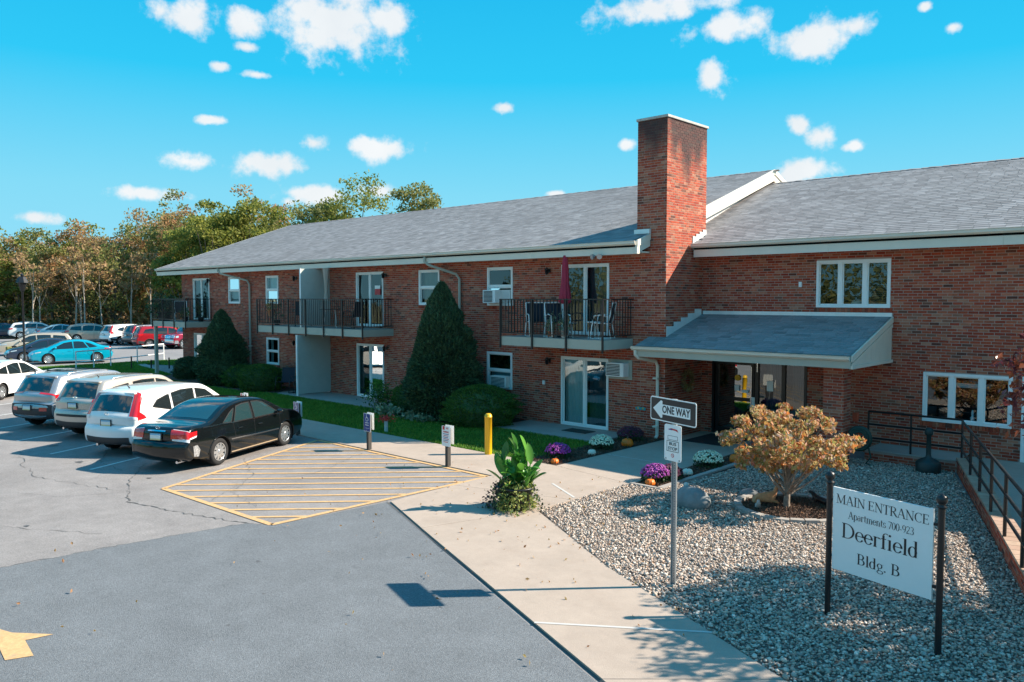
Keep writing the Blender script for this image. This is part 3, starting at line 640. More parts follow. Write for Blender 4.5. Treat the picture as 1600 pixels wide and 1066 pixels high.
# ---- windows and doors
def curtain(mb, x0, x1, z0, z1, y, mi=0, amp=.02, n=None):
    n = n or max(8, int((x1 - x0) / .03)); vs = []
    for i in range(n + 1):
        x = x0 + (x1 - x0) * i / n; yy = y + amp * math.sin(i * 1.3) + amp * .4 * math.sin(i * .5)
        vs += [(x, yy, z0), (x, yy, z1)]
    mb.add(vs, [(2 * i, 2 * i + 2, 2 * i + 3, 2 * i + 1) for i in range(n)], mi, True)
def frame_rect(mb, x0, z0, x1, z1, y0, y1, w, mi=0):
    mb.box(x0, y0, z0, x1, y1, z0 + w, mi); mb.box(x0, y0, z1 - w, x1, y1, z1, mi)
    mb.box(x0, y0, z0 + w, x0 + w, y1, z1 - w, mi); mb.box(x1 - w, y0, z0 + w, x1, y1, z1 - w, mi)
def opening(a, b, c, d, kind, y, seed=0, cur='curtain'):
    r = random.Random(seed)
    mb = MB(); fw = .065 if kind != 'door' else .06
    frame_rect(mb, a, b, c, d, y - .035, y + .07, fw)
    if kind == 'door': mb.box((a + c) / 2 - .04, y - .028, b + fw, (a + c) / 2 + .04, y + .06, d - fw)
    elif kind == 'tri':
        for t in (1 / 3, 2 / 3): mb.box(a + (c - a) * t - .05, y - .028, b + fw, a + (c - a) * t + .05, y + .06, d - fw)
    elif kind in ('dh', 'ac', 'ac2'): mb.box(a + fw, y - .026, (b + d) / 2 - .03, c - fw, y + .055, (b + d) / 2 + .03)
    fr = mb.build('sliding_door' if kind == 'door' else 'window', M['white']); P_(fr)
    cells = {'door': [(a + fw, b + fw, (a + c) / 2 - .04, d - fw, y + .03), ((a + c) / 2 + .04, b + fw, c - fw, d - fw, y + .012)],
             'tri': [(a + fw + .0, b + fw, a + (c - a) / 3 - .05, d - fw, y + .02), (a + (c - a) / 3 + .05, b + fw, a + (c - a) * 2 / 3 - .05, d - fw, y + .02), (a + (c - a) * 2 / 3 + .05, b + fw, c - fw, d - fw, y + .02)],
             'plain': [(a + fw, b + fw, c - fw, d - fw, y + .02)]}.get(kind)
    if cells is None: cells = [(a + fw, (b + d) / 2 + .03, c - fw, d - fw, y), (a + fw, b + fw, c - fw, (b + d) / 2 - .03, y + .025)]
    for i, (x0, z0, x1, z1, yy) in enumerate(cells):
        s = MB(); sf = .028 if kind != 'door' else .035; frame_rect(s, x0, z0, x1, z1, yy - .012, yy + .02, sf); s.build('sash', M['white'], fr)
        g = MB(); g.add([(x0 + sf, yy, z0 + sf), (x1 - sf, yy, z0 + sf), (x1 - sf, yy + r.uniform(-.004, .004), z1 - sf), (x0 + sf, yy, z1 - sf)], [(0, 1, 2, 3)]); g.build('pane', M['glass'], fr)
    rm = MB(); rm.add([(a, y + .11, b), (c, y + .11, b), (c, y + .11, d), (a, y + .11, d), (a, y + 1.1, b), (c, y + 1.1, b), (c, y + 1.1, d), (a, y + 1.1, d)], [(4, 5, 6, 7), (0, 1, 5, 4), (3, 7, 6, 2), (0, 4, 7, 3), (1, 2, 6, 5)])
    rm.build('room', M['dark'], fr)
    if cur:
        cm = MB()
        for (t0, t1, nm) in (cur if isinstance(cur, list) else [(0, 1, cur)]):
            c1 = MB(); curtain(c1, a + (c - a) * t0 + .03, a + (c - a) * t1 - .02, b + .02, d - .02, y + .17, 0, .016); c1.build('curtain', M[nm], fr)
    return fr
cfg = {0: [(0, .55, 'curtain_d'), (.55, .75, 'curtain')], 1: 'curtain', 2: [(.0, .1, 'curtain')], 3: 'curtain_d', 4: 'curtain_d', 5: 'curtain', 6: [(.5, 1, 'curtain_b')], 7: [(0, .5, 'curtain_b'), (.52, 1, 'curtain_d')],
       8: [(0, 1, 'curtain')], 9: [(0, 1, 'curtain_b')], 10: 'blind', 11: None, 12: [(0, .3, 'curtain')], 13: 'curtain'}
for i, (a, b, c, d, k) in enumerate(DW):
    if i in (1, 5): k = 'door'
    fr = opening(a, b, c, d, k, F, i, cfg[i])
    if k in ('dh', 'ac') and i != 9:
        s = MB(); s.box(a + .08, F + .06, (b + d) / 2 + .25, c - .08, F + .08, d - .07); 
    if k == 'ac':
        q = MB(); q.box(a + .07, F - .30, b + .09, a + .62, F + .02, b + .50); q2 = q.build('air_conditioner', M['white'], fr)
        g = MB(); 
        for j in range(9): g.box(a + .11, F - .306, b + .12 + j * .04, a + .50, F - .301, b + .145 + j * .04)
        g.build('air_conditioner_grille', M['plastic_g'], fr)
        g = MB()
        for j in range(9): g.box(a + .64 + j * .042, F - .03, b + .09, a + .66 + j * .042, F - .005, b + .5)
        g.build('accordion_panel', M['white'], fr)
    if k == 'ac2':
        q = MB(); q.box(a + .33, F - .22, b + .07, c - .10, F + .02, b + .42); q.build('air_conditioner', M['white'], fr)
        g = MB()
        for j in range(7): g.box(a + .38, F - .226, b + .10 + j * .042, c - .15, F - .221, b + .122 + j * .042)
        g.build('air_conditioner_grille', M['plastic_g'], fr)
# through-wall air conditioner
q = MB(); q.box(-13.28, F - .03, 1.55, -12.50, F + .02, 2.10); acp = P_(q.build('air_conditioner_surround', M['trim_g']))
q = MB(); q.bevbox(-13.20, F - .30, 1.64, -12.60, F - .031, 2.03, .012); ac = P_(q.build('air_conditioner', M['white']))
g = MB()
for j in range(8): g.box(-13.17, F - .306, 1.675 + j * .041, -12.72, F - .301, 1.70 + j * .041)
g.build('grille', M['plastic_g'], ac)
for i, (a, b, c, d, k) in enumerate(RDW):
    fr = opening(a, b, c, d, k, RW, 40 + i, None)
    if i == 0:
        g = MB()
        for j in range(24): g.box(a + .66, RW + .1, b + .08 + j * .044, a + 1.16, RW + .118, b + .085 + j * .044); g.box(a + 1.25, RW + .1, b + .08 + j * .044, c - .1, RW + .118, b + .085 + j * .044)
        g.build('blind', M['blind'], fr)
        g = MB(); g.lathe([(0, 0), (.12, .0), (.16, .05), (.1, .1), (.02, .12)], 16, 0, Matrix.Translation((a + .95, RW + .2, b + .07))); g.build('ornament', M['white'], fr)
    if i == 1:
        g = MB(); g.lathe([(.03, 0), (.05, .08), (.02, .12), (.03, .2), (.012, .26)], 12, 0, Matrix.Translation((a + 1.02, RW + .12, b + .07))); g.build('figurine', M['white'], fr)
        g = MB(); g.box(a + .66, RW + .09, d - .32, a + 1.16, RW + .11, d - .22); g.build('blind', M['curtain'], fr)
# vent, bell box
P_(MB().bevbox(-8.66, RW - .05, 4.10, -8.58, RW - .011, 4.24, .008).build('bell_box', M['white'])); P_(MB().box(-15.75, F - .05, 1.20, -15.66, F - .012, 1.32).build('outlet_box', M['white']))
# entrance storefront
ex0, ez0, ex1, ez1 = ENT; dark = MB(); y = RW
frame_rect(dark, ex0, ez0, ex1, ez1, y - .03, y + .1, .07)
for xx in (-9.78, -9.03): dark.box(xx - .05, y - .025, ez0 + .07, xx + .05, y + .09, ez1 - .07)
dark.box(-9.73, y - .022, ez0 + .07, ex1 - .07, y + .08, ez0 + .45)
stf = P_(dark.build('storefront', M['black']))
g = MB(); frame_rect(g, ex0 + .10, ez0 + .08, -9.86, ez1 - .08, y - .01, y + .04, .10); g.box(ex0 + .2, y - .005, ez0 + .95, -9.96, y + .03, ez0 + 1.05); g.build('door', M['black'], stf)
g = MB(); g.add([(ex0 + .2, y + .02, ez0 + .15), (-9.96, y + .02, ez0 + .15), (-9.96, y + .02, ez1 - .18), (ex0 + .2, y + .02, ez1 - .18)], [(0, 1, 2, 3)]); g.build('pane', M['glass_d'], stf)
for (p0, p1) in ((-9.73, -9.08), (-8.98, ex1 - .07)):
    g = MB(); g.add([(p0, y + .02, ez0 + .45), (p1, y + .02, ez0 + .45), (p1, y + .025, ez1 - .07), (p0, y + .02, ez1 - .07)], [(0, 1, 2, 3)]); g.build('pane', M['glass'], stf)
    c1 = MB(); curtain(c1, p0 + .05, p1 - .05, ez0 + .3, ez1 - .05, y + .35, 0, .02); c1.build('curtain', M['curtain_d'], stf)
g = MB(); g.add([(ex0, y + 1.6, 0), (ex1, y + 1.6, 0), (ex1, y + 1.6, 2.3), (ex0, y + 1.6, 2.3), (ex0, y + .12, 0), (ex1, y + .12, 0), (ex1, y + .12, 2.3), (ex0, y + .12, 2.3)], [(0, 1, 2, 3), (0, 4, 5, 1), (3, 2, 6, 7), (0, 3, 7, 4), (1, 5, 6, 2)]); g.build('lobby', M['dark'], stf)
g = MB(); g.prism([(math.cos(i * math.pi / 8) * .085, math.sin(i * math.pi / 8) * .085) for i in range(16)], y - .018, y - .012, 0, Matrix(((1, 0, 0, -10.35), (0, 0, 1, 0), (0, 1, 0, 1.62), (0, 0, 0, 1)))); g.build('round_sticker', M['yellowpost'], stf)
g = MB(); g.box(-10.43, y - .018, 1.26, -10.29, y - .012, 1.42); g.box(-10.21, y - .018, 1.22, -10.02, y - .012, 1.30); g.box(-9.95, y - .045, .75, -9.82, y - .035, 1.12); g.build('notice', M['signw'], stf)
g = MB(); g.box(-9.50, y - .002, 1.32, -9.32, y + .004, 1.6); g.build('notice', M['signw'], stf)
g = MB(); g.tube([(-9.92, y - .06, .9), (-9.92, y - .06, 1.95)], .014, 8); g.build('door_handle', M['chrome'], stf)
g = MB(); g.box(-10.95, y + .05, .25, -10.15, y + .06, .8); 
g.build('door_poster', M['plastic_g'], stf)

# ---- roofs
def roof_quads(o, u, s, W, Lg, exposure=.143, tab=.305, lift=.006, seed=0, clip=None):
    o, u, s = (np.array(v, float) for v in (o, u, s)); n = np.cross(u, s); n /= np.linalg.norm(n)
    if n[2] < 0: n = -n
    r = np.random.default_rng(seed); out = []
    rows = int(Lg / exposure) + 1
    for j in range(rows):
        s0 = j * exposure; s1 = min(s0 + exposure + .02, Lg); off = -(r.random() * tab)
        k = np.arange(int(W / tab) + 3) * tab + off; a = np.clip(k + .004, 0, W); b = np.clip(k + tab - .004, 0, W)
        for x0, x1 in zip(a, b):
            if x1 - x0 < .03: continue
            if clip and not clip((x0 + x1) / 2, (s0 + s1) / 2): continue
            out.append((x0, x1, s0 - r.random() * .004, s1, lift + r.random() * .002))
    return o, u, s, n, out
def shingles(o, u, s, W, Lg, m, parent, seed=0, single=0, clip=None):
    o, u, s, n, T = roof_quads(o, u, s, W, Lg, seed=seed, clip=clip); idx = set()
    if single:
        sc_ = []
        for i, (x0, x1, s0, s1, l) in enumerate(T):
            if x1 - x0 < .29 or s1 - s0 < .15: continue
            p = o + u * (x0 + x1) / 2 + s * s0; q = proj(*p)
            if q and 0 < q[0] < 1600 and 0 < q[1] < 1066: sc_.append((q[2], i))
        sc_.sort(); idx = {i for _, i in sc_[:single]}
    V = []; me = None
    for i, (x0, x1, s0, s1, l) in enumerate(T):
        if i in idx:
            if me is None:
                w = .297; h = .163; pts = [(-w / 2, 0, .004), (w / 2, 0, .004), (w / 2, h, .0006), (-w / 2, h, .0006), (-w / 2, 0, 0), (w / 2, 0, 0), (w / 2, h, 0), (-w / 2, h, 0)]
                mb = MB(); mb.add([tuple(u * a + s * b + n * c) for a, b, c in pts], [(0, 1, 2, 3), (0, 4, 5, 1), (1, 5, 6, 2), (3, 7, 4, 0)]); ob = mb.build('shingle', m, parent, rec=False); me = ob.data
            else: ob = link(bpy.data.objects.new('shingle', me), parent)
            ob.location = o + u * (x0 + x1) / 2 + s * s0 + n * (l - .0036)
        else:
            V.append([o + u * x0 + s * s0 + n * l, o + u * x1 + s * s0 + n * l, o + u * x1 + s * s1 + n * .0006, o + u * x0 + s * s1 + n * .0006, o + u * x0 + s * s0, o + u * x1 + s * s0])
    if V:
        V = np.array(V); k = len(V); b = (np.arange(k) * 6)[:, None]
        Fq = np.concatenate([b + np.array([[0, 1, 2, 3]]), b + np.array([[4, 5, 1, 0]])]); ob = np_mesh('shingle_courses', V.reshape(-1, 3), Fq, m, parent); stuff(ob)
def roof(x0, x1, ye, ze, yr, zr, nm='roof', m='shingle', yb=None):
    """gable roof: eave ye/ze, ridge yr/zr; solid deck"""
    yb = yb or 2 * yr - ye
    T = .16; mb = MB(); vs = []
    for x in (x0, x1): vs += [(x, ye, ze), (x, yr, zr), (x, yb, ze), (x, yb, ze - T), (x, yr, zr - T), (x, ye, ze - T)]
    mb.add(vs, [(0, 6, 7, 1), (1, 7, 8, 2), (2, 8, 9, 3), (3, 9, 10, 4), (4, 10, 11, 5), (5, 11, 6, 0), (0, 1, 4, 5), (1, 2, 3, 4), (6, 11, 10, 7), (7, 10, 9, 8)])
    return P_(mb.build(nm, M[m]))
EY, EZ, RY, RZ = 17.72, 5.33, 25.5, 8.06
sl = math.hypot(RY - EY, RZ - EZ); sv = np.array([0, (RY - EY) / sl, (RZ - EZ) / sl])
# left roof: in front of the chimney it stops at its rake end; notch round the chimney
GX0, GX1 = -41.5, -11.82
CH_X = -12.40
r1 = roof(GX0, CH_X, EY, EZ, RY, RZ)
ych = CY1 + .02; zch = EZ + (ych - EY) * (RZ - EZ) / (RY - EY)
mb = MB(); T = .16
vs = []
for x in (CH_X + .002, GX1): vs += [(x, ych, zch), (x, RY, RZ), (x, 2 * RY - EY, EZ), (x, 2 * RY - EY, EZ - T), (x, RY, RZ - T), (x, ych, zch - T)]
mb.add(vs, [(0, 6, 7, 1), (1, 7, 8, 2), (2, 8, 9, 3), (3, 9, 10, 4), (4, 10, 11, 5), (5, 11, 6, 0), (6, 11, 10, 7), (7, 10, 9, 8)]); P_(mb.build('roof', M['shingle']))
# small piece of roof returning in front of the chimney
zf = EZ + (F - .02 - EY) * (RZ - EZ) / (RY - EY); ex = -11.98
mb = MB(); mb.add([(CH_X, EY, EZ), (ex, EY, EZ), (ex, F - .02, zf), (CH_X, F - .02, zf), (CH_X, EY, EZ - T), (ex, EY, EZ - T), (ex, F - .02, zf - T), (CH_X, F - .02, zf - T)], [(0, 1, 2, 3), (7, 6, 5, 4), (0, 4, 5, 1), (1, 5, 6, 2), (2, 6, 7, 3)]); P_(mb.build('roof', M['shingle']))
shingles((GX0, EY - .03, EZ + .004), (1, 0, 0), sv, GX1 - GX0, sl, M['shingle'], r1, seed=1, clip=lambda a, s: not ((GX0 + a > ex and s < (F - EY) / sv[1]) or (GX0 + a > CH_X and (F - EY) / sv[1] < s < (CY1 - EY) / sv[1])))
E2, EZ2, RZ2 = 19.66, 5.31, 7.62; RY2 = 25.5
r2 = roof(-11.44, RX1 + .5, E2, EZ2, RY2, RZ2)
zc2 = EZ2 + (CY1 - E2) * (RZ2 - EZ2) / (RY2 - E2)
mb = MB(); mb.add([(-12.09, CY1 + .02, zc2), (-11.44, CY1 + .02, zc2), (-11.44, RY2, RZ2), (-12.09, RY2, RZ2)], [(0, 1, 2, 3)]); P_(mb.build('roof', M['shingle']))
sl2 = math.hypot(RY2 - E2, RZ2 - EZ2); sv2 = np.array([0, (RY2 - E2) / sl2, (RZ2 - EZ2) / sl2])
shingles((-12.08, E2 - .03, EZ2 + .004), (1, 0, 0), sv2, RX1 + .5 + 12.08, sl2, M['shingle'], r2, seed=2, clip=lambda a, s: a > .64 or s * sv2[1] > CY1 - E2 + .05)
# fascia, gutters, soffit
def gutter(x0, x1, y, z, nm='gutter', m='trim'):
    prof = [(0, 0), (0, -.10), (-.07, -.10), (-.115, -.06), (-.12, -.01), (-.135, 0), (-.135, .008), (-.11, .008), (-.105, -.05), (-.065, -.085), (-.012, -.085), (-.012, 0)]
    mb = MB(); n = len(prof); vs = [(x, y + a, z + b) for x in (x0, x1) for a, b in prof]
    mb.add(vs, [(i, (i + 1) % n, n + (i + 1) % n, n + i) for i in range(n)] + [tuple(range(n)), tuple(range(n, 2 * n))[::-1]]); o = P_(mb.build(nm, M[m]))
    h = MB()
    k = int((x1 - x0) / 1.2)
    for i in range(k + 1): xx = x0 + .3 + i * 1.2; h.box(xx, y - .13, z + .002, xx + .03, y, z + .012) if xx < x1 - .1 else None
    h.build('gutter_hanger', M['galv'], o); return o
def pfascia(x0, x1, y, z0, z1, m='trim', seg=3.6):
    k = max(1, round((x1 - x0) / seg))
    for i in range(k):
        a = x0 + (x1 - x0) * i / k; b = x0 + (x1 - x0) * (i + 1) / k; P_(MB().box(a + .002, y, z0, b - .002, y + .04, z1).build('fascia_board', M[m]))
gutter(GX0, ex + .02, EY - .002, EZ - .01); pfascia(GX0, ex, EY, 4.99, EZ - .02)
P_(MB().box(GX0, EY + .045, 5.03, ex, F - .012, 5.07).build('soffit', M['trim']))
gutter(-11.43, RX1 + .5, E2 - .002, EZ2 - .01); pfascia(-11.40, RX1 + .5, E2, 4.95, EZ2 - .02)
P_(MB().box(-11.40, E2 + .045, 5.0, RX1 + .5, RW - .012, 5.04).build('soffit', M['trim']))
# rake boards
def rake(x, y0, z0, y1, z1, h, t, off=0, m='trim'):
    mb = MB(); mb.add([(xx, y, z) for xx in (x, x + t) for y, z in ((y0, z0 - off), (y1, z1 - off), (y1, z1 - off - h), (y0, z0 - off - h))], [(0, 1, 2, 3), (7, 6, 5, 4), (0, 4, 5, 1), (1, 5, 6, 2), (2, 6, 7, 3), (3, 7, 4, 0)]); return P_(mb.build('rake_board', M[m]))
yb_ = 2 * RY - EY
rake(GX1, ych, zch, RY, RZ, .16, .05, -.03); rake(GX1 - .03, ych, zch, RY, RZ, .22, .05, .13)
rake(GX1, RY + .001, RZ, yb_, EZ, .16, .05, -.03); rake(GX1 - .03, RY + .001, RZ, yb_, EZ, .22, .05, .13)
rake(GX0 - .05, EY, EZ, RY, RZ, .26, .05, -.02); rake(GX0 - .05, RY + .001, RZ, yb_, EZ, .26, .05, -.02)
P_(MB().box(-12.09, CY1 + .1, 5.2, GX1 - .03, CY1 + .12, 5.5).build('soffit_return', M['trim']))
# boxed rake return at the chimney
rake(ex, EY, EZ, F - .02, zf, .17, .05, -.02, 'trim'); rake(ex - .02, EY, EZ, F - .02, zf, .17, .05, .155, 'trim')
mb = MB(); mb.add([(ex - .02, EY, 4.99), (ex + .03, EY, 4.99), (ex + .03, EY, 5.0 + .02), (ex - .02, EY, 5.02)], [(0, 1, 2, 3)])
P_(MB().bevbox(ex - .03, EY - .03, 4.985, ex + .04, EY + .10, EZ - .0, .006).build('rake_end', M['trim']))
P_(MB().box(-12.42, F - .10, zf + .01, ex + .05, F - .012, zf + .13).build('flashing', M['flash']))
# ridge caps
def ridgecap(x0, x1, y, z, parent):
    mb = MB(); x = x0; i = 0
    while x < x1:
        l = .012 + .004 * (i % 3); mb.add([(x, y - .13, z - .035 + l), (x + .2, y - .13, z - .035 + l - .006), (x + .2, y, z + l), (x, y, z + l + .006), (x, y + .13, z - .035 + l), (x + .2, y + .13, z - .035 + l - .006)], [(0, 1, 2, 3), (3, 2, 5, 4)]); x += .19; i += 1
    stuff(mb.build('ridge_shingles', M['shingle'], parent))
ridgecap(GX0, GX1, RY, RZ + .005, r1); ridgecap(-12.0, RX1 + .5, RY2, RZ2 + .005, r2)
# step flashing where right roof meets chimney and gable
def steps(x, ya, yb, zfun, n, h=.16, nm='step_flashing', m='flash', t=.012):
    for i in range(n):
        a = ya + (yb - ya) * i / n; b = ya + (yb - ya) * (i + 1) / n; zt = zfun(b) + h * .7
        mb = MB(); mb.add([(xx, y, z) for xx in (x, x + t) for y, z in ((a, zfun(a) - .03), (b - .006, zfun(b) - .03), (b - .006, zt), (a, zt))], [(0, 1, 2, 3), (7, 6, 5, 4), (0, 4, 5, 1), (1, 5, 6, 2), (2, 6, 7, 3), (3, 7, 4, 0)]); P_(mb.build(nm, M[m]))
zr2 = lambda y: EZ2 + (y - E2) * (RZ2 - EZ2) / (RY2 - E2)
steps(-11.446, E2 + .02, CY1, zr2, 4, .2); steps(-12.086, CY1 + .05, RY2, zr2, 13, .3)
# ---- canopy
KY, KZ, KT = 17.66, 2.55, 3.36; kx0, kx1 = -11.44, -6.36
kl = math.hypot(RW - .02 - KY, KT - KZ); kv = np.array([0, (RW - .02 - KY) / kl, (KT - KZ) / kl])
mb = MB(); mb.add([(x, y, z) for x in (kx0, kx1) for y, z in ((KY, KZ), (RW - .02, KT), (RW - .02, 2.30), (KY, 2.28))], [(0, 1, 2, 3), (7, 6, 5, 4), (0, 4, 5, 1), (1, 5, 6, 2), (2, 6, 7, 3), (3, 7, 4, 0)]); can = P_(mb.build('canopy', M['trim_g']))
mb = MB(); mb.add([(-11.95, KY, KZ), (kx0, KY, KZ), (kx0, F - .02, KZ + (F - KY) * .3), (-11.95, KY, KZ - .25), (kx0, KY, KZ - .25), (kx0, F - .02, 2.3), (-11.95, F - .02, KZ + (F - KY) * .3), (-11.95, F - .02, 2.3)], [(0, 1, 2, 6), (3, 7, 5, 4), (0, 3, 4, 1), (0, 6, 7, 3)]); mb.build('canopy_return', M['trim_g'], can)
shingles((kx0, KY - .03, KZ + .006), (1, 0, 0), kv, kx1 - kx0, kl, M['shingle_g'], can, seed=5, single=300)
shingles((-11.95, KY - .03, KZ + .006), (1, 0, 0), kv, .5, (F - KY) / kv[1], M['shingle_g'], can, seed=6)
gutter(-12.02, kx1, KY - .002, KZ - .008); pfascia(-11.95, kx1 + .02, KY - .001 - .04, 2.28, KZ - .105 , 'trim_g', 5)
P_(MB().box(kx0 + .02, RW - .06, KT + .0, kx1 + .02, RW - .012, KT + .10).build('flashing', M['flash']))
steps(-11.446, F + .02, RW - .1, lambda y: KZ + (y - KY) * .307, 5, .26, m='flash')
# siding on the canopy's gable side
for i in range(9):
    y0 = KY + .12 + i * .28; y1 = min(y0 + .272, RW - .03)
    if y0 > RW - .1: break
    mb = MB(); zt0 = KZ + (y0 - KY) * .307 - .05; zt1 = KZ + (y1 - KY) * .307 - .05
    mb.add([(xx, y, z) for xx in (kx1, kx1 + .02) for y, z in ((y0, 2.30), (y1, 2.30), (y1, zt1), (y0, zt0))], [(0, 1, 2, 3), (7, 6, 5, 4), (0, 4, 5, 1), (1, 5, 6, 2), (2, 6, 7, 3), (3, 7, 4, 0)]); mb.build('siding_board', M['trim'], can)
rake(kx1 + .021, KY - .03, KZ + .01, RW - .03, KT + .01, .14, .03, 0, 'trim'); rake(kx1 + .022, KY, KZ - .02, RW - .03, KT - .02, .09, .02, .14, 'trim')
P_(MB().box(kx1 - .01, KY - .03, 2.27, kx1 + .06, RW - .03, 2.34).build('canopy_base_trim', M['trim']))
# ---- downspouts
def spout(pts, m='trim_g'):
    mb = MB(); mb.tube(pts, .045, 8, smooth=False); o = P_(mb.build('downspout', M[m]))
    b = MB(); x, y, z = pts[-1]
    for zz in (z + .3, z + 1.6): b.box(x - .07, y - .055, zz, x + .07, y + .06, zz + .04)
    b.build('strap', M['trim'], o)
spout([(-34.85, EY - .06, 5.2), (-34.85, EY - .06, 5.06), (-34.72, EY + .02, 4.95), (-33.28, F - .10, 4.62), (-33.12, F - .08, 4.45), (-33.12, F - .08, .05)])
spout([(-20.42, EY - .06, 5.2), (-20.42, EY - .06, 5.04), (-20.30, EY + .02, 4.93), (-19.50, F - .10, 4.62), (-19.36, F - .08, 4.45), (-19.36, F - .08, .05)])
spout([(-11.90, KY - .07, 2.45), (-11.90, KY - .07, 2.32), (-11.85, KY, 2.24), (-11.68, F - .12, 2.12), (-11.64, F - .08, 2.0), (-11.64, F - .08, .12), (-11.64, F - .16, .05)], 'trim')
# ---- lanterns and floodlights
def lantern(x, z):
    mb = MB(); mb.box(x - .05, F - .03, z - .1, x + .05, F - .009, z + .02); mb.tube([(x, F - .03, z - .05), (x, F - .12, z - .02), (x, F - .12, z + .02)], .012, 6); mb.lathe([(.015, -.16), (.05, -.13), (.055, -.02), (.085, -.01), (.02, .05), (0, .07)], 8, 0, Matrix.Translation((x, F - .13, z))); o = P_(mb.build('wall_lantern', M['black']))
    g = MB(); g.lathe([(.045, -.125), (.051, -.03)], 8, 0, Matrix.Translation((x, F - .13, z))); g.build('lantern_glass', M['blind'], o)
for x, z in [(-29.38, 4.70), (-37.0, 4.72), (-23.38, 4.70), (-29.45, 2.00), (-23.36, 2.02), (-15.51, 4.68), (-15.50, 1.98)]: lantern(x, z)
mb = MB(); mb.tube([(-13.2, EY + .02, 5.02), (-13.2, EY - .05, 4.96)], .03, 8)
for s in (-1, 1): mb.lathe([(.03, .0), (.07, .06), (.075, .12)], 12, 0, Matrix.Translation((-13.2 + s * .09, EY - .06, 4.97)) @ Matrix.Rotation(R(105), 4, 'X') @ Matrix.Rotation(R(s * 20), 4, 'Y'))
P_(mb.build('floodlight', M['galv']))
# ---- balconies
def balcony(x0, x1, y0=16.98, post_step=1.18, light=None):
    z0, z1, rt = 2.44, 2.70, 3.80
    s = P_(MB().box(x0, y0 + .03, z1 - .05, x1, F - .012, z1).build('balcony', M['concrete_grey']))
    MB().box(x0 - .01, y0, z0, x1 + .01, y0 + .03, z1 - .002).build('balcony_fascia', M['trim_g'], s)
    for xx in (x0 - .01, x1 - .02): MB().box(xx, y0 + .032, z0, xx + .03, F - .014, z1 - .002).build('balcony_fascia', M['trim_g'], s)
    MB().box(x0 + .03, y0 + .04, z0 + .05, x1 - .03, F - .02, z1 - .055).build('joist_deck', M['wood_d'], s)
    rl = MB(); yf = y0 - .03
    rl.box(x0 - .03, yf - .02, rt - .03, x1 + .03, yf + .02, rt); rl.box(x0, yf - .012, z1 + .09, x1, yf + .012, z1 + .115)
    for xx in (x0 - .03, x1 - .01): rl.box(xx, yf + .021, rt - .03, xx + .04, F - .01, rt); rl.box(xx + .01, yf + .02, z1 + .09, xx + .034, F - .01, z1 + .115)
    rl.build('rail', M['black'], s)
    n = max(2, round((x1 - x0) / post_step)); pm = None
    def item(nm, me, loc):
        nonlocal s
        o = link(bpy.data.objects.new(nm, me), s); o.location = loc; return o
    b0 = MB().box(-.022, -.022, 2.36, .022, .022, rt + .001).build('post', M['black'], s); b0.location = (x0, yf, 0)
    for i in range(1, n + 1): item('post', b0.data, (x0 + (x1 - x0) * i / n, yf, 0))
    bb = MB().box(-.009, -.009, z1 + .1, .009, .009, rt - .02).build('baluster', M['black'], s); k = round((x1 - x0) / .125); bb.location = (x0 + .06, yf, 0)
    for i in range(1, k): item('baluster', bb.data, (x0 + .06 + (x1 - x0 - .12) * i / (k - 1), yf, 0))
    for xx in (x0 - .01, x1 + .01):
        for i in range(1, 11): item('baluster', bb.data, (xx, yf + (F - yf) * i / 11, 0))
    return s
balcony(-40.35, -36.7); balcony(-30.15, -22.95); balcony(-16.22, -12.50)
P_(MB().box(-40.36, 17.02, 0, -40.20, 17.16, 2.43).build('support_post', M['trim_g']))
# privacy panels
for (z0, z1) in ((2.72, 4.96), (.06, 2.40)):
    pp = P_(MB().box(-27.0, 16.85 if z0 < 1 else 17.02, z0 + .04, -26.95, F - .012, z1).build('privacy_panel', M['panel']))
    MB().box(-27.015, (16.80 if z0 < 1 else 17.0), z0 - .02, -26.935, (16.85 if z0 < 1 else 17.02) - .001, z1 + .01).build('panel_frame', M['white'], pp)
finish_bricks_later = finish_bricks

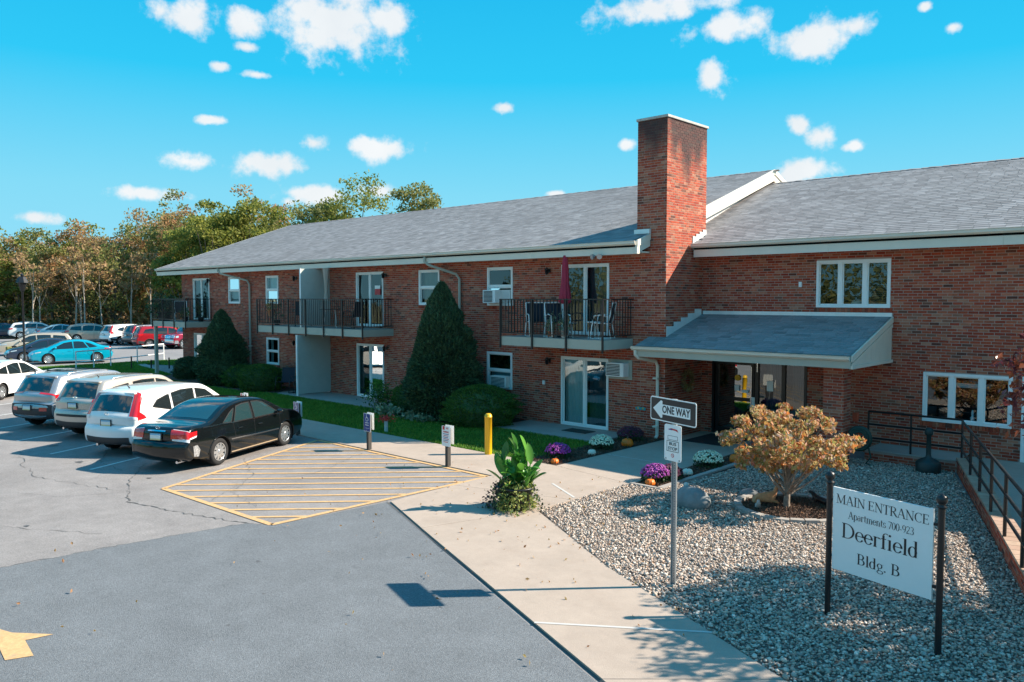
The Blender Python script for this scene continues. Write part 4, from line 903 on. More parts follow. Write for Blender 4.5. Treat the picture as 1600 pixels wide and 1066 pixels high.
# ================================================================= CARS
def crom(P, s):
    n = len(P); i = int(min(max(math.floor(s), 0), n - 2)); t = s - i
    p0, p1, p2, p3 = P[max(i - 1, 0)], P[i], P[i + 1], P[min(i + 2, n - 1)]
    # chord-limited tangents keep corners tight
    def tan(a, b, c):
        la, lb = (b - a).length, (c - b).length
        if la < 1e-6 or lb < 1e-6: return (c - a) * .5
        return ((b - a) / la + (c - b) / lb) * .5
    L = (p2 - p1).length; m1 = tan(p0, p1, p2) * L if i > 0 else (p2 - p1) ; m2 = tan(p1, p2, p3) * L if i < n - 2 else (p2 - p1)
    h = t * t * t; q = t * t
    return p1 * (2 * h - 3 * q + 1) + m1 * (h - 2 * q + t) + p2 * (-2 * h + 3 * q) + m2 * (h - q)
class CarBody:
    def __init__(s, spec):
        s.sp = spec; s.P = [Vector(p) for p in spec['prof']]; s.W = spec['w'] / 2; s.belt = spec['belt']; s.roof = max(p[1] for p in spec['prof'])
        s.xr, s.xf = min(p.x for p in s.P), max(p.x for p in s.P); s.r = spec.get('r', .07)
    def w(s, x, z):
        xm = (s.xr + s.xf) / 2; t = abs(x - xm) / ((s.xf - s.xr) / 2); t = min(t, 1.05)
        plan = 1 - .05 * t ** 2 - .11 * t ** 6 * (1 if x > xm else .75)
        if z < s.belt:
            u = (z - .2) / (s.belt - .2); sec = .945 + .055 * math.sin(max(0, min(1, .12 + u * .80)) * math.pi) ** .7
            sec = min(sec, .985 + .015)
        else: sec = .965 - s.sp.get('tum', .20) * ((z - s.belt) / (s.roof - s.belt)) ** 1.15
        return s.W * plan * sec
    def prof(s, q): return crom(s.P, q)
    def nrm(s, q):
        a, b = s.prof(max(q - .03, 0)), s.prof(min(q + .03, len(s.P) - 1)); t = (b - a).normalized(); return Vector((-t.y, t.x))
    def surf(s, q, v, off=0.0):
        p = s.prof(q); n = s.nrm(q); sg = 1 if v >= 0 else -1; a = abs(v); r = s.r
        W0 = s.w(p.x, p.y)
        if a <= 1:
            y = a * (W0 - r); b = .02 + .10 * abs(n.x) ** 2; hgt = b * (1 - a * a); pos = p + n * (hgt + off); return Vector((pos.x, sg * y, pos.y))
        th = (a - 1) * math.pi / 2; pp = p - n * r * (1 - math.cos(th)); y = W0 - r + r * math.sin(th)
        pi_ = p - n * r; w1 = s.w(pi_.x, pi_.y); y += (w1 - W0) * (a - 1)
        pos = pp + n * off * math.cos(th); return Vector((pos.x, sg * (y + off * math.sin(th)), pos.y))
    def side(s, x, z, sg=1, off=0.0): return Vector((x, sg * (s.w(x, z) + off), z))
    def patch(s, q0, q1, v0, v1, off, m, name, par, nq=10, nv=14, taper=None):
        mb = MB(); vs = []
        for i in range(nq + 1):
            q = q0 + (q1 - q0) * i / nq; t = taper(i / nq) if taper else (0, 0)
            for j in range(nv + 1): vs.append(s.surf(q, v0 + t[0] + (v1 + t[1] - v0 - t[0]) * j / nv, off))
        mb.add(vs, [(i * (nv + 1) + j, i * (nv + 1) + j + 1, (i + 1) * (nv + 1) + j + 1, (i + 1) * (nv + 1) + j) for i in range(nq) for j in range(nv)], 0, True)
        return mb.build(name, m, par, rec=False)
    def tri2d(s, poly, g=.09):
        pts = [Vector(p) for p in poly]; n = len(pts); xs = [p.x for p in pts]; zs = [p.y for p in pts]
        inner = []; x = min(xs) + g / 2; xa = np.array([0.]);
        while x < max(xs):
            z = min(zs) + g / 2
            while z < max(zs):
                if bool(in_poly(np.array([x]), np.array([z]), poly)[0]): inner.append(Vector((x, z)))
                z += g
            x += g
        V, E_, Fc, *_ = delaunay_2d_cdt(pts + inner, [(i, (i + 1) % n) for i in range(n)], [], 1, 1e-5)
        return V, Fc
    def sidepatch(s, poly, off, m, name, par, g=.09, sides=(1, -1), smooth=True):
        # densify outline
        P = []
        for i in range(len(poly)):
            a, b = Vector(poly[i]), Vector(poly[(i + 1) % len(poly)]); k = max(1, int((b - a).length / (g * 1.2)))
            P += [tuple(a.lerp(b, j / k)) for j in range(k)]
        V, Fc = s.tri2d(P, g)
        for sg in sides:
            mb = MB(); mb.add([s.side(v.x, v.y, sg, off) for v in V], Fc, 0, smooth); mb.build(name, m, par, rec=False)
    def ribbon(s, pts, w, off, m, name, par, sides=(1, -1)):
        for sg in sides:
            mb = MB(); D = []
            for a, b in zip(pts, pts[1:]):
                a, b = Vector(a), Vector(b); k = max(1, int((b - a).length / .08)); D += [a.lerp(b, j / k) for j in range(k)]
            D.append(Vector(pts[-1])); vs = []
            for i, p in enumerate(D):
                t = (D[min(i + 1, len(D) - 1)] - D[max(i - 1, 0)]).normalized(); n = Vector((-t.y, t.x)) * w / 2
                vs += [s.side(*(p + n), sg, off), s.side(*(p - n), sg, off)]
            mb.add(vs, [(2 * i, 2 * i + 1, 2 * i + 3, 2 * i + 2) for i in range(len(D) - 1)]); mb.build(name, m, par, rec=False)
WHEELS = {}
def wheel(par, x, y, rad, sg, style, rimm):
    key = (round(rad, 3), style, rimm)
    if key not in WHEELS:
        tw = .105; mb = MB(); RX = Matrix.Rotation(R(90), 4, 'X')       # axis along y
        mb.lathe([(rad * .66, -tw), (rad * .93, -tw), (rad, -tw * .75), (rad, tw * .75), (rad * .93, tw), (rad * .68, tw), (rad * .66, tw * .8)], 32, 0, RX, cap=False)
        ty = mb.build('wheel', M['rubber'])
        rb = MB(); rb.lathe([(rad * .66, tw * .95), (rad * .63, tw * .8), (rad * .60, tw * .3), (0, tw * .3)], 32, 1, RX, cap=False); rb.lathe([(rad * .67, tw * .96), (rad * .64, tw * 1.0), (rad * .60, tw * .9)], 32, 0, RX, cap=False)
        k = {'multi': 10, 'five': 5, 'six': 7, 'hub': 9}[style]; wd = {'multi': .030, 'five': .06, 'six': .04, 'hub': .036}[style]
        for i in range(k):
            a = 2 * math.pi * i / k; Mx = RX @ Matrix.Rotation(a, 4, 'Z')
            rb.add([Mx @ Vector(p) for p in [(rad * .1, -wd, tw * .93), (rad * .62, -wd * 1.2, tw * .84), (rad * .62, wd * 1.2, tw * .84), (rad * .1, wd, tw * .93), (rad * .1, -wd * 1.1, tw * .7), (rad * .62, -wd * 1.4, tw * .6), (rad * .62, wd * 1.4, tw * .6), (rad * .1, wd * 1.1, tw * .7)]], [(0, 1, 2, 3), (0, 4, 5, 1), (2, 6, 7, 3), (1, 5, 6, 2)], 0)
        rb.lathe([(rad * .17, tw * .6), (rad * .17, tw * .93), (rad * .12, tw * 1.02), (0, tw * 1.03)], 16, 0, RX)
        WHEELS[key] = (ty.data, rb.build('rim', [M[rimm], M['wheelw']]).data)
        for o in list(COL.objects)[-2:]: bpy.data.objects.remove(o)
    a, b = WHEELS[key]; o = link(bpy.data.objects.new('wheel', a), par); o.location = (x, y, rad)
    r_ = link(bpy.data.objects.new('rim', b), o)
    if sg > 0: o.rotation_euler = (0, rng.uniform(0, 6), 0) ; o.rotation_euler = (0, 0, math.pi)
    return o
def build_car(name, cat, label, spec, pm, group='cars parked in the lots'):
    root = thing(name, label, cat, group=group); B = CarBody(spec); sp = spec
    N = len(B.P) - 1; r = B.r; wr = sp.get('wr', .33); ar = wr + .055
    ns = 6 * N; qs = [N * i / ns for i in range(ns + 1)]
    # skin over the car: nose, bonnet, screens, roof, tail
    mb = MB(); nv = 14; vv = [-2, -1.75, -1.5, -1.25, -1] + [-1 + 2 * j / nv for j in range(1, nv)] + [1, 1.25, 1.5, 1.75, 2]
    vs = [B.surf(q, v) for q in qs for v in vv]; k = len(vv)
    mb.add(vs, [(i * k + j, i * k + j + 1, (i + 1) * k + j + 1, (i + 1) * k + j) for i in range(ns) for j in range(k - 1)], 0, True)
    # flanks with real wheel openings
    ins = [B.prof(q) - B.nrm(q) * r for q in qs]; poly = [tuple(p) for p in ins]
    sill_ = sp.get('sill', .22); ax = sp['axles']
    bot = []
    for xa in (ax[1], ax[0]):
        a0 = math.asin(max(0, min(1, (sill_ - wr) / ar))) if sill_ > wr else -math.asin((wr - sill_) / ar)
        for i in range(15): a = a0 + (math.pi - 2 * a0) * i / 14; bot.append((xa + ar * math.cos(a), wr + ar * math.sin(a)))
    V, Fc = B.tri2d(poly + bot, .10)
    for sg in (1, -1): mb.add([B.side(v.x, v.y, sg) for v in V], Fc, 0, True)
    body = mb.build('body', pm, root, rec=False)
    # underbody, wheel wells
    ub = MB(); ub.box(ax[0] + ar * .2, -B.W * .80, sill_ - .02, ax[1] - ar * .2, B.W * .80, sill_ + .25); ub.box(B.xr + .16, -B.W * .6, sill_ + .05, B.xf - .16, B.W * .6, sill_ + .3)
    for xa in ax:
        for sg in (1, -1):
            n = 14; vs = []
            for i in range(n + 1):
                a = -.5 + (math.pi + 1.0) * i / n; x, z = xa + ar * 1.0 * math.cos(a), max(wr + ar * 1.0 * math.sin(a), .05)
                vs += [(x, sg * (B.w(x, max(z, .3)) - .004), z), (x, sg * (B.W - .32), z)]
            ub.add(vs, [(2 * i, 2 * i + 1, 2 * i + 3, 2 * i + 2) for i in range(n)]); ub.add([vs[2 * i + 1] for i in range(n + 1)], [tuple(range(n + 1))])
    ub.build('underbody', M['wheelw'], root, rec=False)
    for xa in ax:
        for sg in (1, -1):
            wheel(root, xa, sg * (B.w(xa, .4) - .125), wr, sg, sp.get('rims', 'multi'), sp.get('rimm', 'rim'))
            fl = MB(); fl.tube([(xa + (ar + .005) * math.cos(a), sg * (B.w(xa + ar * math.cos(a), wr + ar * math.sin(a)) + .001), wr + (ar + .005) * math.sin(a)) for a in [(-.25 + (math.pi + .5) * i / 16) for i in range(17)]], sp.get('flare', .012), 5)
            fl.build('wheel_arch', M['plastic_g'] if sp.get('clad') else pm, root)
    # glass
    for (q0, q1, v, nm) in sp['screens']:
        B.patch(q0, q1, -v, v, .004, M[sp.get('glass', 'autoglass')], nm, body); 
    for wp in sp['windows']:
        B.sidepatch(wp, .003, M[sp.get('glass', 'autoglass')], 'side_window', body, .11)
        if sp.get('chrome_line'): pass
    for wp in sp['windows']:
        w2 = list(wp) + [wp[0]]; B.ribbon(w2, .022, .006, M['black'] if not sp.get('wtrim') else M[sp['wtrim']], 'window_trim', body)
    for rb_ in sp.get('chrome', []): B.ribbon(rb_, .018, .008, M['chrome'], 'chrome_strip', body)
    for d in sp.get('doors', []): B.ribbon(d, .012, .002, M['black'], 'door_gap', body)
    if sp.get('clad'):
        x0, x1 = ax[0] + ar + .02, ax[1] - ar - .02; B.sidepatch([(x0, sill_), (x1, sill_), (x1 - .03, sill_ + .17), (x0 + .03, sill_ + .17)], .004, M['plastic_g'], 'sill_cladding', body)
        x0 = B.xr + .13; B.sidepatch([(x0, sill_ + .16), (ax[0] - ar - .01, sill_ + .1), (ax[0] - ar + .02, sill_ + .30), (x0, sill_ + .36)], .004, M['plastic_g'], 'rear_cladding', body)
    for (x, z) in sp.get('handles', []):
        for sg in (1, -1): p = B.side(x, z, sg, .012); MB().bevbox(p.x - .09, p.y - .014, p.z - .014, p.x + .09, p.y + .014, p.z + .014, .006).build('door_handle', M[sp['handle_m']] if sp.get('handle_m') else pm, body)
    # mirrors
    mx, mz = sp['mirror']
    for sg in (1, -1):
        p = B.side(mx, mz, sg, 0); q = MB(); q.lathe([(0, -.1), (.05, -.09), (.075, -.03), (.075, .03), (.04, .09), (0, .1)], 12, 0, Matrix.Translation((p.x, p.y + sg * .13, mz + .05)) @ Matrix.Rotation(R(90), 4, 'X') @ Matrix.Scale(.7, 4, (0, 1, 0)))
        q.tube([(p.x, p.y - sg * .02, mz), (p.x, p.y + sg * .08, mz + .03)], .02, 6); q.build('mirror', pm, body)
    # lamps
    for (q0, q1, v0, v1, mm, nm) in sp.get('lamps', []):
        for sg in (1, -1): B.patch(q0, q1, sg * v0, sg * v1, .009, M[mm], nm, body, 5, 6)
    for (pl, mm, nm) in sp.get('side_lamps', []): B.sidepatch(pl, .009, M[mm], nm, body, .06)
    for (q0, q1, v, mm, nm) in sp.get('bands', []): B.patch(q0, q1, -v, v, .007, M[mm], nm, body, 4, 16)
    # plate
    q = sp.get('plate_q')
    if q:
        c = B.surf(q, 0, .012); n = B.nrm(q); n3 = Vector((n.x, 0, n.y)).normalized(); t = Vector((0, 1, 0)); up = n3.cross(t); up = up if up.z > 0 else -up
        pr = MB(); 
        def quad(mb, u0, u1, v0, v1, d, mi): mb.add([c + t * a + up * b + n3 * d for a, b in ((u0, v0), (u1, v0), (u1, v1), (u0, v1))], [(0, 1, 2, 3)], mi)
        quad(pr, -.18, .18, -.09, .09, .004, 3); quad(pr, -.15, .15, .035, .075, .012, 0); quad(pr, -.15, .15, -.04, .035, .0125, 2); quad(pr, -.15, .15, -.075, -.04, .012, 1)
        pr.build('licence_plate', [M['plate'], M['plate_y'], M['platem'], M['blackp']], body)
    if sp.get('emblem'):
        c = B.surf(sp['emblem'], 0, .02); e = MB(); e.tube([c + Vector((0, .055 * math.cos(a), .038 * math.sin(a))) for a in [i * math.pi / 8 for i in range(17)]], .007, 5, cap=False); e.tube([c + Vector((0, .02 * math.cos(a), .036 * math.sin(a))) for a in [i * math.pi / 6 for i in range(13)]], .005, 5, cap=False); e.build('emblem', M['chrome'], body)
    if sp.get('roof_rails'):
        for sg in (1, -1):
            x0, x1, z = sp['roof_rails']; g = MB(); ys = lambda x, zz: B.w(x, zz - .02) - .05
            pts = [(x0 - .02, sg * ys(x0, z), z - .07), (x0 + .08, sg * ys(x0, z), z + .015), ((x0 + x1) / 2, sg * (ys((x0 + x1) / 2, z) + .01), z + .05), (x1 - .1, sg * ys(x1, z), z + .005), (x1, sg * ys(x1, z), z - .07)]
            g.tube(pts, .018, 6); g.build('roof_rail', M[sp.get('rail_m', 'rim')], body)
        if sp.get('crossbars'):
            for x in sp['crossbars']: g = MB(); g.tube([(x, -B.W * .66, z + .045), (x, B.W * .66, z + .045)], .016, 6); g.build('roof_crossbar', M['black'], body)
    if sp.get('spoiler'):
        x, z, dx = sp['spoiler']; g = MB(); g.bevbox(x - dx, -B.w(x, z) + .1, z - .03, x + .1, B.w(x, z) - .1, z + .012, .01); g.build('roof_spoiler', pm, body)
    if sp.get('antenna'): x, z = sp['antenna']; g = MB(); g.tube([(x, 0, z), (x - .10, 0, z + .10)], [.02, .006], 6); g.build('antenna', M['black'], body)
    if sp.get('exhaust'): x, y, z = sp['exhaust']; g = MB(); g.tube([(x + .2, y, z), (x - .06, y, z)], .032, 10); g.build('exhaust', M['chrome'], root)
    if sp.get('wiper'): 
        q0, a = sp['wiper']; p0 = B.surf(q0, 0.0, .02); p1 = B.surf(q0 + a, .45, .02); g = MB(); g.tube([p0, p1], .008, 5); g.build('wiper', M['black'], body)
    if sp.get('extra'): sp['extra'](root, B, body)
    return root

def sedan_spec():
    pr = [(-2.28, .26), (-2.42, .34), (-2.46, .50), (-2.44, .66), (-2.40, .72), (-2.36, .95), (-2.30, 1.015), (-1.80, 1.07), (-1.66, 1.09), (-1.02, 1.36), (-.72, 1.44), (-.1, 1.48), (.42, 1.43), (.62, 1.37), (1.28, 1.055), (1.38, 1.02), (1.95, .90), (2.22, .76), (2.33, .58), (2.34, .40), (2.2, .24)]
    win = [[(-.92, .98), (-1.24, 1.03), (-.86, 1.24), (-.66, 1.31)], [(-.80, .975), (-.10, .965), (-.06, 1.37), (-.30, 1.37), (-.56, 1.335)], [(.0, .965), (1.02, .965), (.93, 1.03), (.50, 1.30), (.30, 1.355), (.04, 1.37)]]
    win[0] = [(-.92, .98), (-1.22, 1.0), (-.90, 1.20), (-.68, 1.30)]; win[1] = [(-.82, .975), (-.08, .965), (-.06, 1.365), (-.34, 1.36), (-.58, 1.325)]
    def ex(root, B, body):
        B.ribbon([(-1.9, .99), (-1.25, .985), (-.3, .945), (1.05, .935)], .016, .006, M['chrome'], 'chrome_strip', body)
        B.ribbon([(-.98, .56), (.98, .53)], .035, .010, M['blackp'], 'side_moulding', body); B.ribbon([(-.98, .574), (.98, .544)], .010, .012, M['chrome'], 'chrome_strip', body)
        B.ribbon([(-.95, .25), (.95, .25)], .03, .006, M['chrome'], 'sill_strip', body)
        B.patch(4.86, 4.95, -.36, .36, .02, M['chrome'], 'boot_chrome', body, 2, 8)
        # scraped bumper corner (its own wear)
        B.sidepatch([(-2.22, .36), (-2.08, .34), (-2.04, .50), (-2.12, .62), (-2.24, .60)], .006, M['scrape'], 'scrape', body, .04, (-1,))
    return dict(prof=pr, w=1.80, belt=.94, axles=(-1.36, 1.36), wr=.325, windows=win, screens=[(8.15, 9.15, .93, 'rear_screen'), (13.1, 14.0, .94, 'windscreen')], tum=.235, r=.075, sill=.20,
        doors=[[(-.86, .96), (-.80, .62), (-.92, .50)], [(-.03, 1.38), (-.04, .27)], [(1.08, .96), (1.06, .60), (.98, .27)], [(-2.30, .66), (-1.75, .63)]], handles=[(-.62, .80), (.18, .79)], mirror=(.92, .97),
        lamps=[(4.25, 5.15, 1.0, .55, 'tail', 'tail_lamp'), (4.25, 5.15, 1.0, 1.99, 'tail', 'tail_lamp'), (4.0, 4.3, .60, 1.9, 'lensw', 'reversing_lamp'), (5.15, 5.3, .6, 1.9, 'lensw', 'reversing_lamp'), (17.0, 17.7, .55, 1.9, 'lensa', 'headlamp')],
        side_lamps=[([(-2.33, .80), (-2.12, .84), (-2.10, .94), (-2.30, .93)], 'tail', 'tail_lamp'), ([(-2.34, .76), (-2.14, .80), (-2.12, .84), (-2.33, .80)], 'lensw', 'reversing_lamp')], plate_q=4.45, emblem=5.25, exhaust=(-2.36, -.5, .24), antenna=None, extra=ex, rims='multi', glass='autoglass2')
M['scrape'] = mat('scraped_bumper', (.06, .06, .065), .7, var=.8, scale=30, col2=(.45, .45, .45))
def suv_spec(kind):
    if kind == 'teardrop':        # white one with tall tail lamps
        pr = [(-2.08, .32), (-2.22, .36), (-2.27, .52), (-2.25, .74), (-2.20, .80), (-2.19, 1.02), (-2.16, 1.09), (-1.93, 1.50), (-1.86, 1.60), (-1.50, 1.65), (-.5, 1.68), (.2, 1.65), (.45, 1.60), (1.22, 1.14), (1.32, 1.10), (1.85, .99), (2.14, .83), (2.24, .60), (2.24, .40), (2.12, .26)]
        win = [[(-.98, 1.08), (-1.60, 1.22), (-1.40, 1.38), (-1.05, 1.47), (-.96, 1.48)], [(-.88, 1.07), (-.08, 1.04), (-.04, 1.545), (-.50, 1.55), (-.87, 1.50)], [(.02, 1.035), (1.0, 1.03), (.92, 1.12), (.45, 1.46), (.05, 1.54)]]
        lamps = [(5.2, 8.05, 1.0, .90, 'tail', 'tail_lamp'), (5.2, 8.05, 1.0, 1.99, 'tail', 'tail_lamp'), (4.7, 5.2, .86, 1.99, 'lensw', 'reversing_lamp'), (16.2, 16.9, .55, 1.9, 'lensa', 'headlamp')]
        sl_ = [([(-2.10, .93), (-1.84, .97), (-1.90, 1.05), (-2.02, 1.14), (-1.92, 1.40), (-1.965, 1.38), (-2.10, 1.10)], 'tail', 'tail_lamp')]
        return dict(prof=pr, w=1.82, belt=1.06, axles=(-1.31, 1.31), wr=.345, windows=win, screens=[(6.05, 7.0, .86, 'rear_screen'), (12.1, 13.0, .93, 'windscreen')], tum=.20, r=.08, sill=.24, clad=True, flare=.02,
            doors=[[(-.94, 1.06), (-.86, .72), (-.94, .55)], [(-.02, 1.56), (-.03, .30)], [(1.05, 1.02), (1.02, .62), (.93, .3)]], handles=[(-.68, .92), (.2, .90)], mirror=(.90, 1.08), lamps=lamps, side_lamps=sl_, bands=[(.9, 2.0, .96, 'plastic_g', 'bumper_skirt')],
            plate_q=4.3, emblem=5.35, antenna=(-1.5, 1.66), exhaust=(-2.12, .45, .27), rims='five', wiper=(6.08, .15), spoiler=(-1.86, 1.60, .10))
    if kind == 'crossover':       # beige, high tailgate glass
        pr = [(-2.08, .34), (-2.22, .40), (-2.27, .56), (-2.26, .78), (-2.21, .86), (-2.19, 1.10), (-2.14, 1.17), (-1.93, 1.55), (-1.84, 1.64), (-1.45, 1.69), (-.5, 1.71), (.2, 1.67), (.45, 1.62), (1.20, 1.16), (1.30, 1.12), (1.85, 1.02), (2.14, .86), (2.24, .62), (2.24, .40), (2.12, .28)]
        win = [[(-1.0, 1.14), (-1.78, 1.20), (-1.62, 1.46), (-1.05, 1.53)], [(-.90, 1.12), (-.08, 1.08), (-.04, 1.57), (-.50, 1.58), (-.87, 1.55)], [(.02, 1.07), (1.0, 1.05), (.92, 1.14), (.45, 1.48), (.05, 1.57)]]
        return dict(prof=pr, w=1.84, belt=1.10, axles=(-1.34, 1.34), wr=.35, windows=win, screens=[(6.0, 7.1, .92, 'rear_screen'), (12.1, 13.0, .93, 'windscreen')], tum=.19, r=.09, sill=.26, clad=True, flare=.02,
            doors=[[(-.96, 1.08), (-.88, .72), (-.96, .55)], [(-.02, 1.58), (-.03, .30)], [(1.05, 1.04), (1.02, .62), (.93, .3)]], handles=[(-.68, .96), (.2, .94)], mirror=(.92, 1.10),
            lamps=[(4.9, 5.9, 1.0, .86, 'tail', 'tail_lamp'), (4.9, 5.9, 1.0, 1.99, 'tail', 'tail_lamp'), (16.2, 16.9, .55, 1.9, 'lensa', 'headlamp')], side_lamps=[([(-2.1, .92), (-1.8, 1.02), (-1.78, 1.12), (-2.08, 1.16)], 'tail', 'tail_lamp')],
            bands=[(.8, 1.9, .96, 'plastic_g', 'bumper_skirt'), (2.5, 2.75, .9, 'blackp', 'bumper_groove')], plate_q=4.55, emblem=5.6, roof_rails=(-1.55, .1, 1.70), rims='five', spoiler=(-1.84, 1.64, .12), exhaust=(-2.14, .5, .30), wiper=(6.05, .2), antenna=(-1.35, 1.69))
    if kind == 'boxy':            # silver with dark lower body
        pr = [(-2.06, .34), (-2.20, .40), (-2.26, .56), (-2.24, .80), (-2.19, .86), (-2.17, 1.08), (-2.12, 1.14), (-1.88, 1.52), (-1.78, 1.62), (-1.40, 1.67), (-.5, 1.69), (.2, 1.65), (.45, 1.60), (1.20, 1.14), (1.30, 1.10), (1.90, 1.00), (2.18, .84), (2.27, .60), (2.26, .40), (2.14, .28)]
        win = [[(-1.0, 1.10), (-1.66, 1.18), (-1.50, 1.42), (-1.05, 1.49)], [(-.90, 1.09), (-.08, 1.05), (-.04, 1.55), (-.50, 1.56), (-.87, 1.52)], [(.02, 1.045), (1.0, 1.03), (.92, 1.12), (.45, 1.46), (.05, 1.55)]]
        return dict(prof=pr, w=1.86, belt=1.07, axles=(-1.35, 1.35), wr=.36, windows=win, screens=[(6.0, 7.1, .90, 'rear_screen'), (12.1, 13.0, .93, 'windscreen')], tum=.18, r=.10, sill=.27, clad=True, flare=.028,
            doors=[[(-.96, 1.05), (-.88, .72), (-.96, .55)], [(-.02, 1.56), (-.03, .30)], [(1.05, 1.02), (1.02, .62), (.93, .3)]], handles=[(-.68, .93), (.2, .91)], mirror=(.92, 1.08),
            lamps=[(5.1, 5.8, 1.0, .48, 'tail', 'tail_lamp'), (5.1, 5.8, 1.0, 1.99, 'tail', 'tail_lamp'), (2.2, 2.6, .62, .95, 'tail', 'fog_lamp'), (16.4, 16.8, .5, 1.9, 'lensa', 'headlamp')], side_lamps=[([(-2.1, .98), (-1.8, 1.02), (-1.82, 1.08), (-2.08, 1.10)], 'tail', 'tail_lamp')],
            bands=[(.5, 3.0, 1.6, 'plastic_g', 'bumper_lower'), (1.4, 1.55, .9, 'chrome', 'bumper_chrome')], plate_q=2.55, roof_rails=(-1.5, .1, 1.68), rail_m='rim', crossbars=(-1.1, -.2), rims='five', spoiler=(-1.78, 1.62, .12), wiper=(6.05, .2), antenna=(-.1, 1.67))
def hatch_spec(sedan=True):       # small blue one
    pr = [(-2.10, .28), (-2.2, .38), (-2.22, .60), (-2.16, .70), (-2.12, .92), (-2.05, .99), (-1.72, 1.06), (-1.60, 1.09), (-1.0, 1.36), (-.72, 1.43), (-.05, 1.47), (.42, 1.40), (.60, 1.34), (1.42, 1.0), (1.52, .97), (2.0, .84), (2.2, .68), (2.28, .50), (2.26, .34), (2.12, .22)]
    win = [[(-.92, .98), (-1.35, 1.02), (-.95, 1.22), (-.70, 1.30)], [(-.82, .97), (-.08, .95), (-.06, 1.36), (-.34, 1.36), (-.58, 1.32)], [(.0, .95), (1.15, .93), (.93, 1.04), (.48, 1.28), (.04, 1.355)]]
    return dict(prof=pr, w=1.80, belt=.93, axles=(-1.32, 1.33), wr=.325, windows=win, screens=[(7.15, 8.1, .92, 'rear_screen'), (12.1, 13.0, .93, 'windscreen')], tum=.22, r=.08, sill=.20,
        doors=[[(-.86, .96), (-.80, .62), (-.92, .50)], [(-.03, 1.37), (-.04, .27)], [(1.12, .93), (1.06, .60), (.98, .27)]], handles=[(-.62, .82), (.18, .80)], mirror=(.95, .96),
        lamps=[(4.1, 4.9, 1.0, .55, 'tail', 'tail_lamp'), (4.1, 4.9, 1.0, 1.99, 'tail', 'tail_lamp'), (15.6, 16.3, .55, 1.95, 'lensa', 'headlamp')], side_lamps=[([(1.72, .74), (2.05, .68), (2.02, .75), (1.7, .80)], 'lensa', 'headlamp'), ([(-2.04, .78), (-1.78, .86), (-1.76, .94), (-2.0, .92)], 'tail', 'tail_lamp')],
        bands=[(17.0, 17.9, .75, 'blackp', 'grille')], plate_q=4.3, rims='hub')
def wedge_spec():                 # white hybrid-like car
    pr = [(-2.06, .30), (-2.16, .38), (-2.2, .60), (-2.16, .76), (-2.12, .98), (-2.02, 1.10), (-1.9, 1.18), (-1.6, 1.30), (-1.1, 1.40), (-.4, 1.48), (.05, 1.49), (.4, 1.44), (.62, 1.37), (1.5, 1.0), (1.6, .96), (2.0, .82), (2.2, .66), (2.27, .50), (2.26, .34), (2.12, .22)]
    win = [[(-.92, 1.0), (-1.5, 1.06), (-1.3, 1.22), (-.86, 1.31)], [(-.82, .99), (-.04, .95), (-.02, 1.38), (-.34, 1.38), (-.8, 1.32)], [(.04, .95), (1.22, .92), (1.0, 1.05), (.48, 1.31), (.08, 1.38)]]
    return dict(prof=pr, w=1.76, belt=.94, axles=(-1.32, 1.36), wr=.32, windows=win, screens=[(7.0, 8.5, .86, 'rear_screen'), (12.1, 13.0, .93, 'windscreen')], tum=.22, r=.08, sill=.20,
        doors=[[(-.86, .98), (-.80, .62), (-.92, .50)], [(.01, 1.39), (.0, .27)], [(1.2, .91), (1.08, .60), (.98, .27)]], handles=[(-.62, .86), (.22, .82)], mirror=(1.0, .95),
        lamps=[(4.1, 4.9, 1.0, .55, 'tail', 'tail_lamp'), (15.5, 16.3, .6, 1.9, 'lensa', 'headlamp')], side_lamps=[([(1.7, .76), (2.05, .68), (2.02, .76), (1.65, .86)], 'lensa', 'headlamp')], plate_q=4.3, rims='multi')
def wagon_spec():
    pr = [(-2.2, .32), (-2.32, .40), (-2.36, .60), (-2.32, .78), (-2.28, .98), (-2.22, 1.06), (-2.0, 1.40), (-1.9, 1.48), (-1.5, 1.53), (-.5, 1.55), (.2, 1.52), (.45, 1.47), (1.32, 1.08), (1.42, 1.04), (1.95, .95), (2.25, .80), (2.35, .58), (2.35, .40), (2.2, .26)]
    win = [[(-1.0, 1.03), (-1.9, 1.10), (-1.75, 1.34), (-1.05, 1.41)], [(-.90, 1.02), (-.08, 1.0), (-.04, 1.43), (-.50, 1.44), (-.87, 1.42)], [(.02, .99), (1.1, .97), (.98, 1.07), (.45, 1.36), (.05, 1.43)]]
    return dict(prof=pr, w=1.84, belt=1.0, axles=(-1.37, 1.37), wr=.34, windows=win, screens=[(5.0, 6.1, .90, 'rear_screen'), (11.1, 12.0, .93, 'windscreen')], tum=.2, r=.08, sill=.22,
        doors=[[(-.96, 1.0), (-.88, .72), (-.96, .55)], [(-.02, 1.44), (-.03, .30)], [(1.1, .98), (1.04, .62), (.95, .3)]], handles=[(-.68, .88), (.2, .87)], mirror=(.98, 1.0),
        lamps=[(3.4, 4.8, 1.0, .78, 'tail', 'tail_lamp'), (3.4, 4.8, 1.0, 1.99, 'tail', 'tail_lamp'), (14.6, 15.3, .55, 1.95, 'lensa', 'headlamp')], side_lamps=[([(-2.2, .88), (-1.95, .95), (-1.98, 1.06), (-2.18, 1.02)], 'tail', 'tail_lamp'), ([(1.8, .80), (2.12, .74), (2.1, .82), (1.78, .88)], 'lensa', 'headlamp')], plate_q=3.5, roof_rails=(-1.6, .1, 1.54), rims='six')
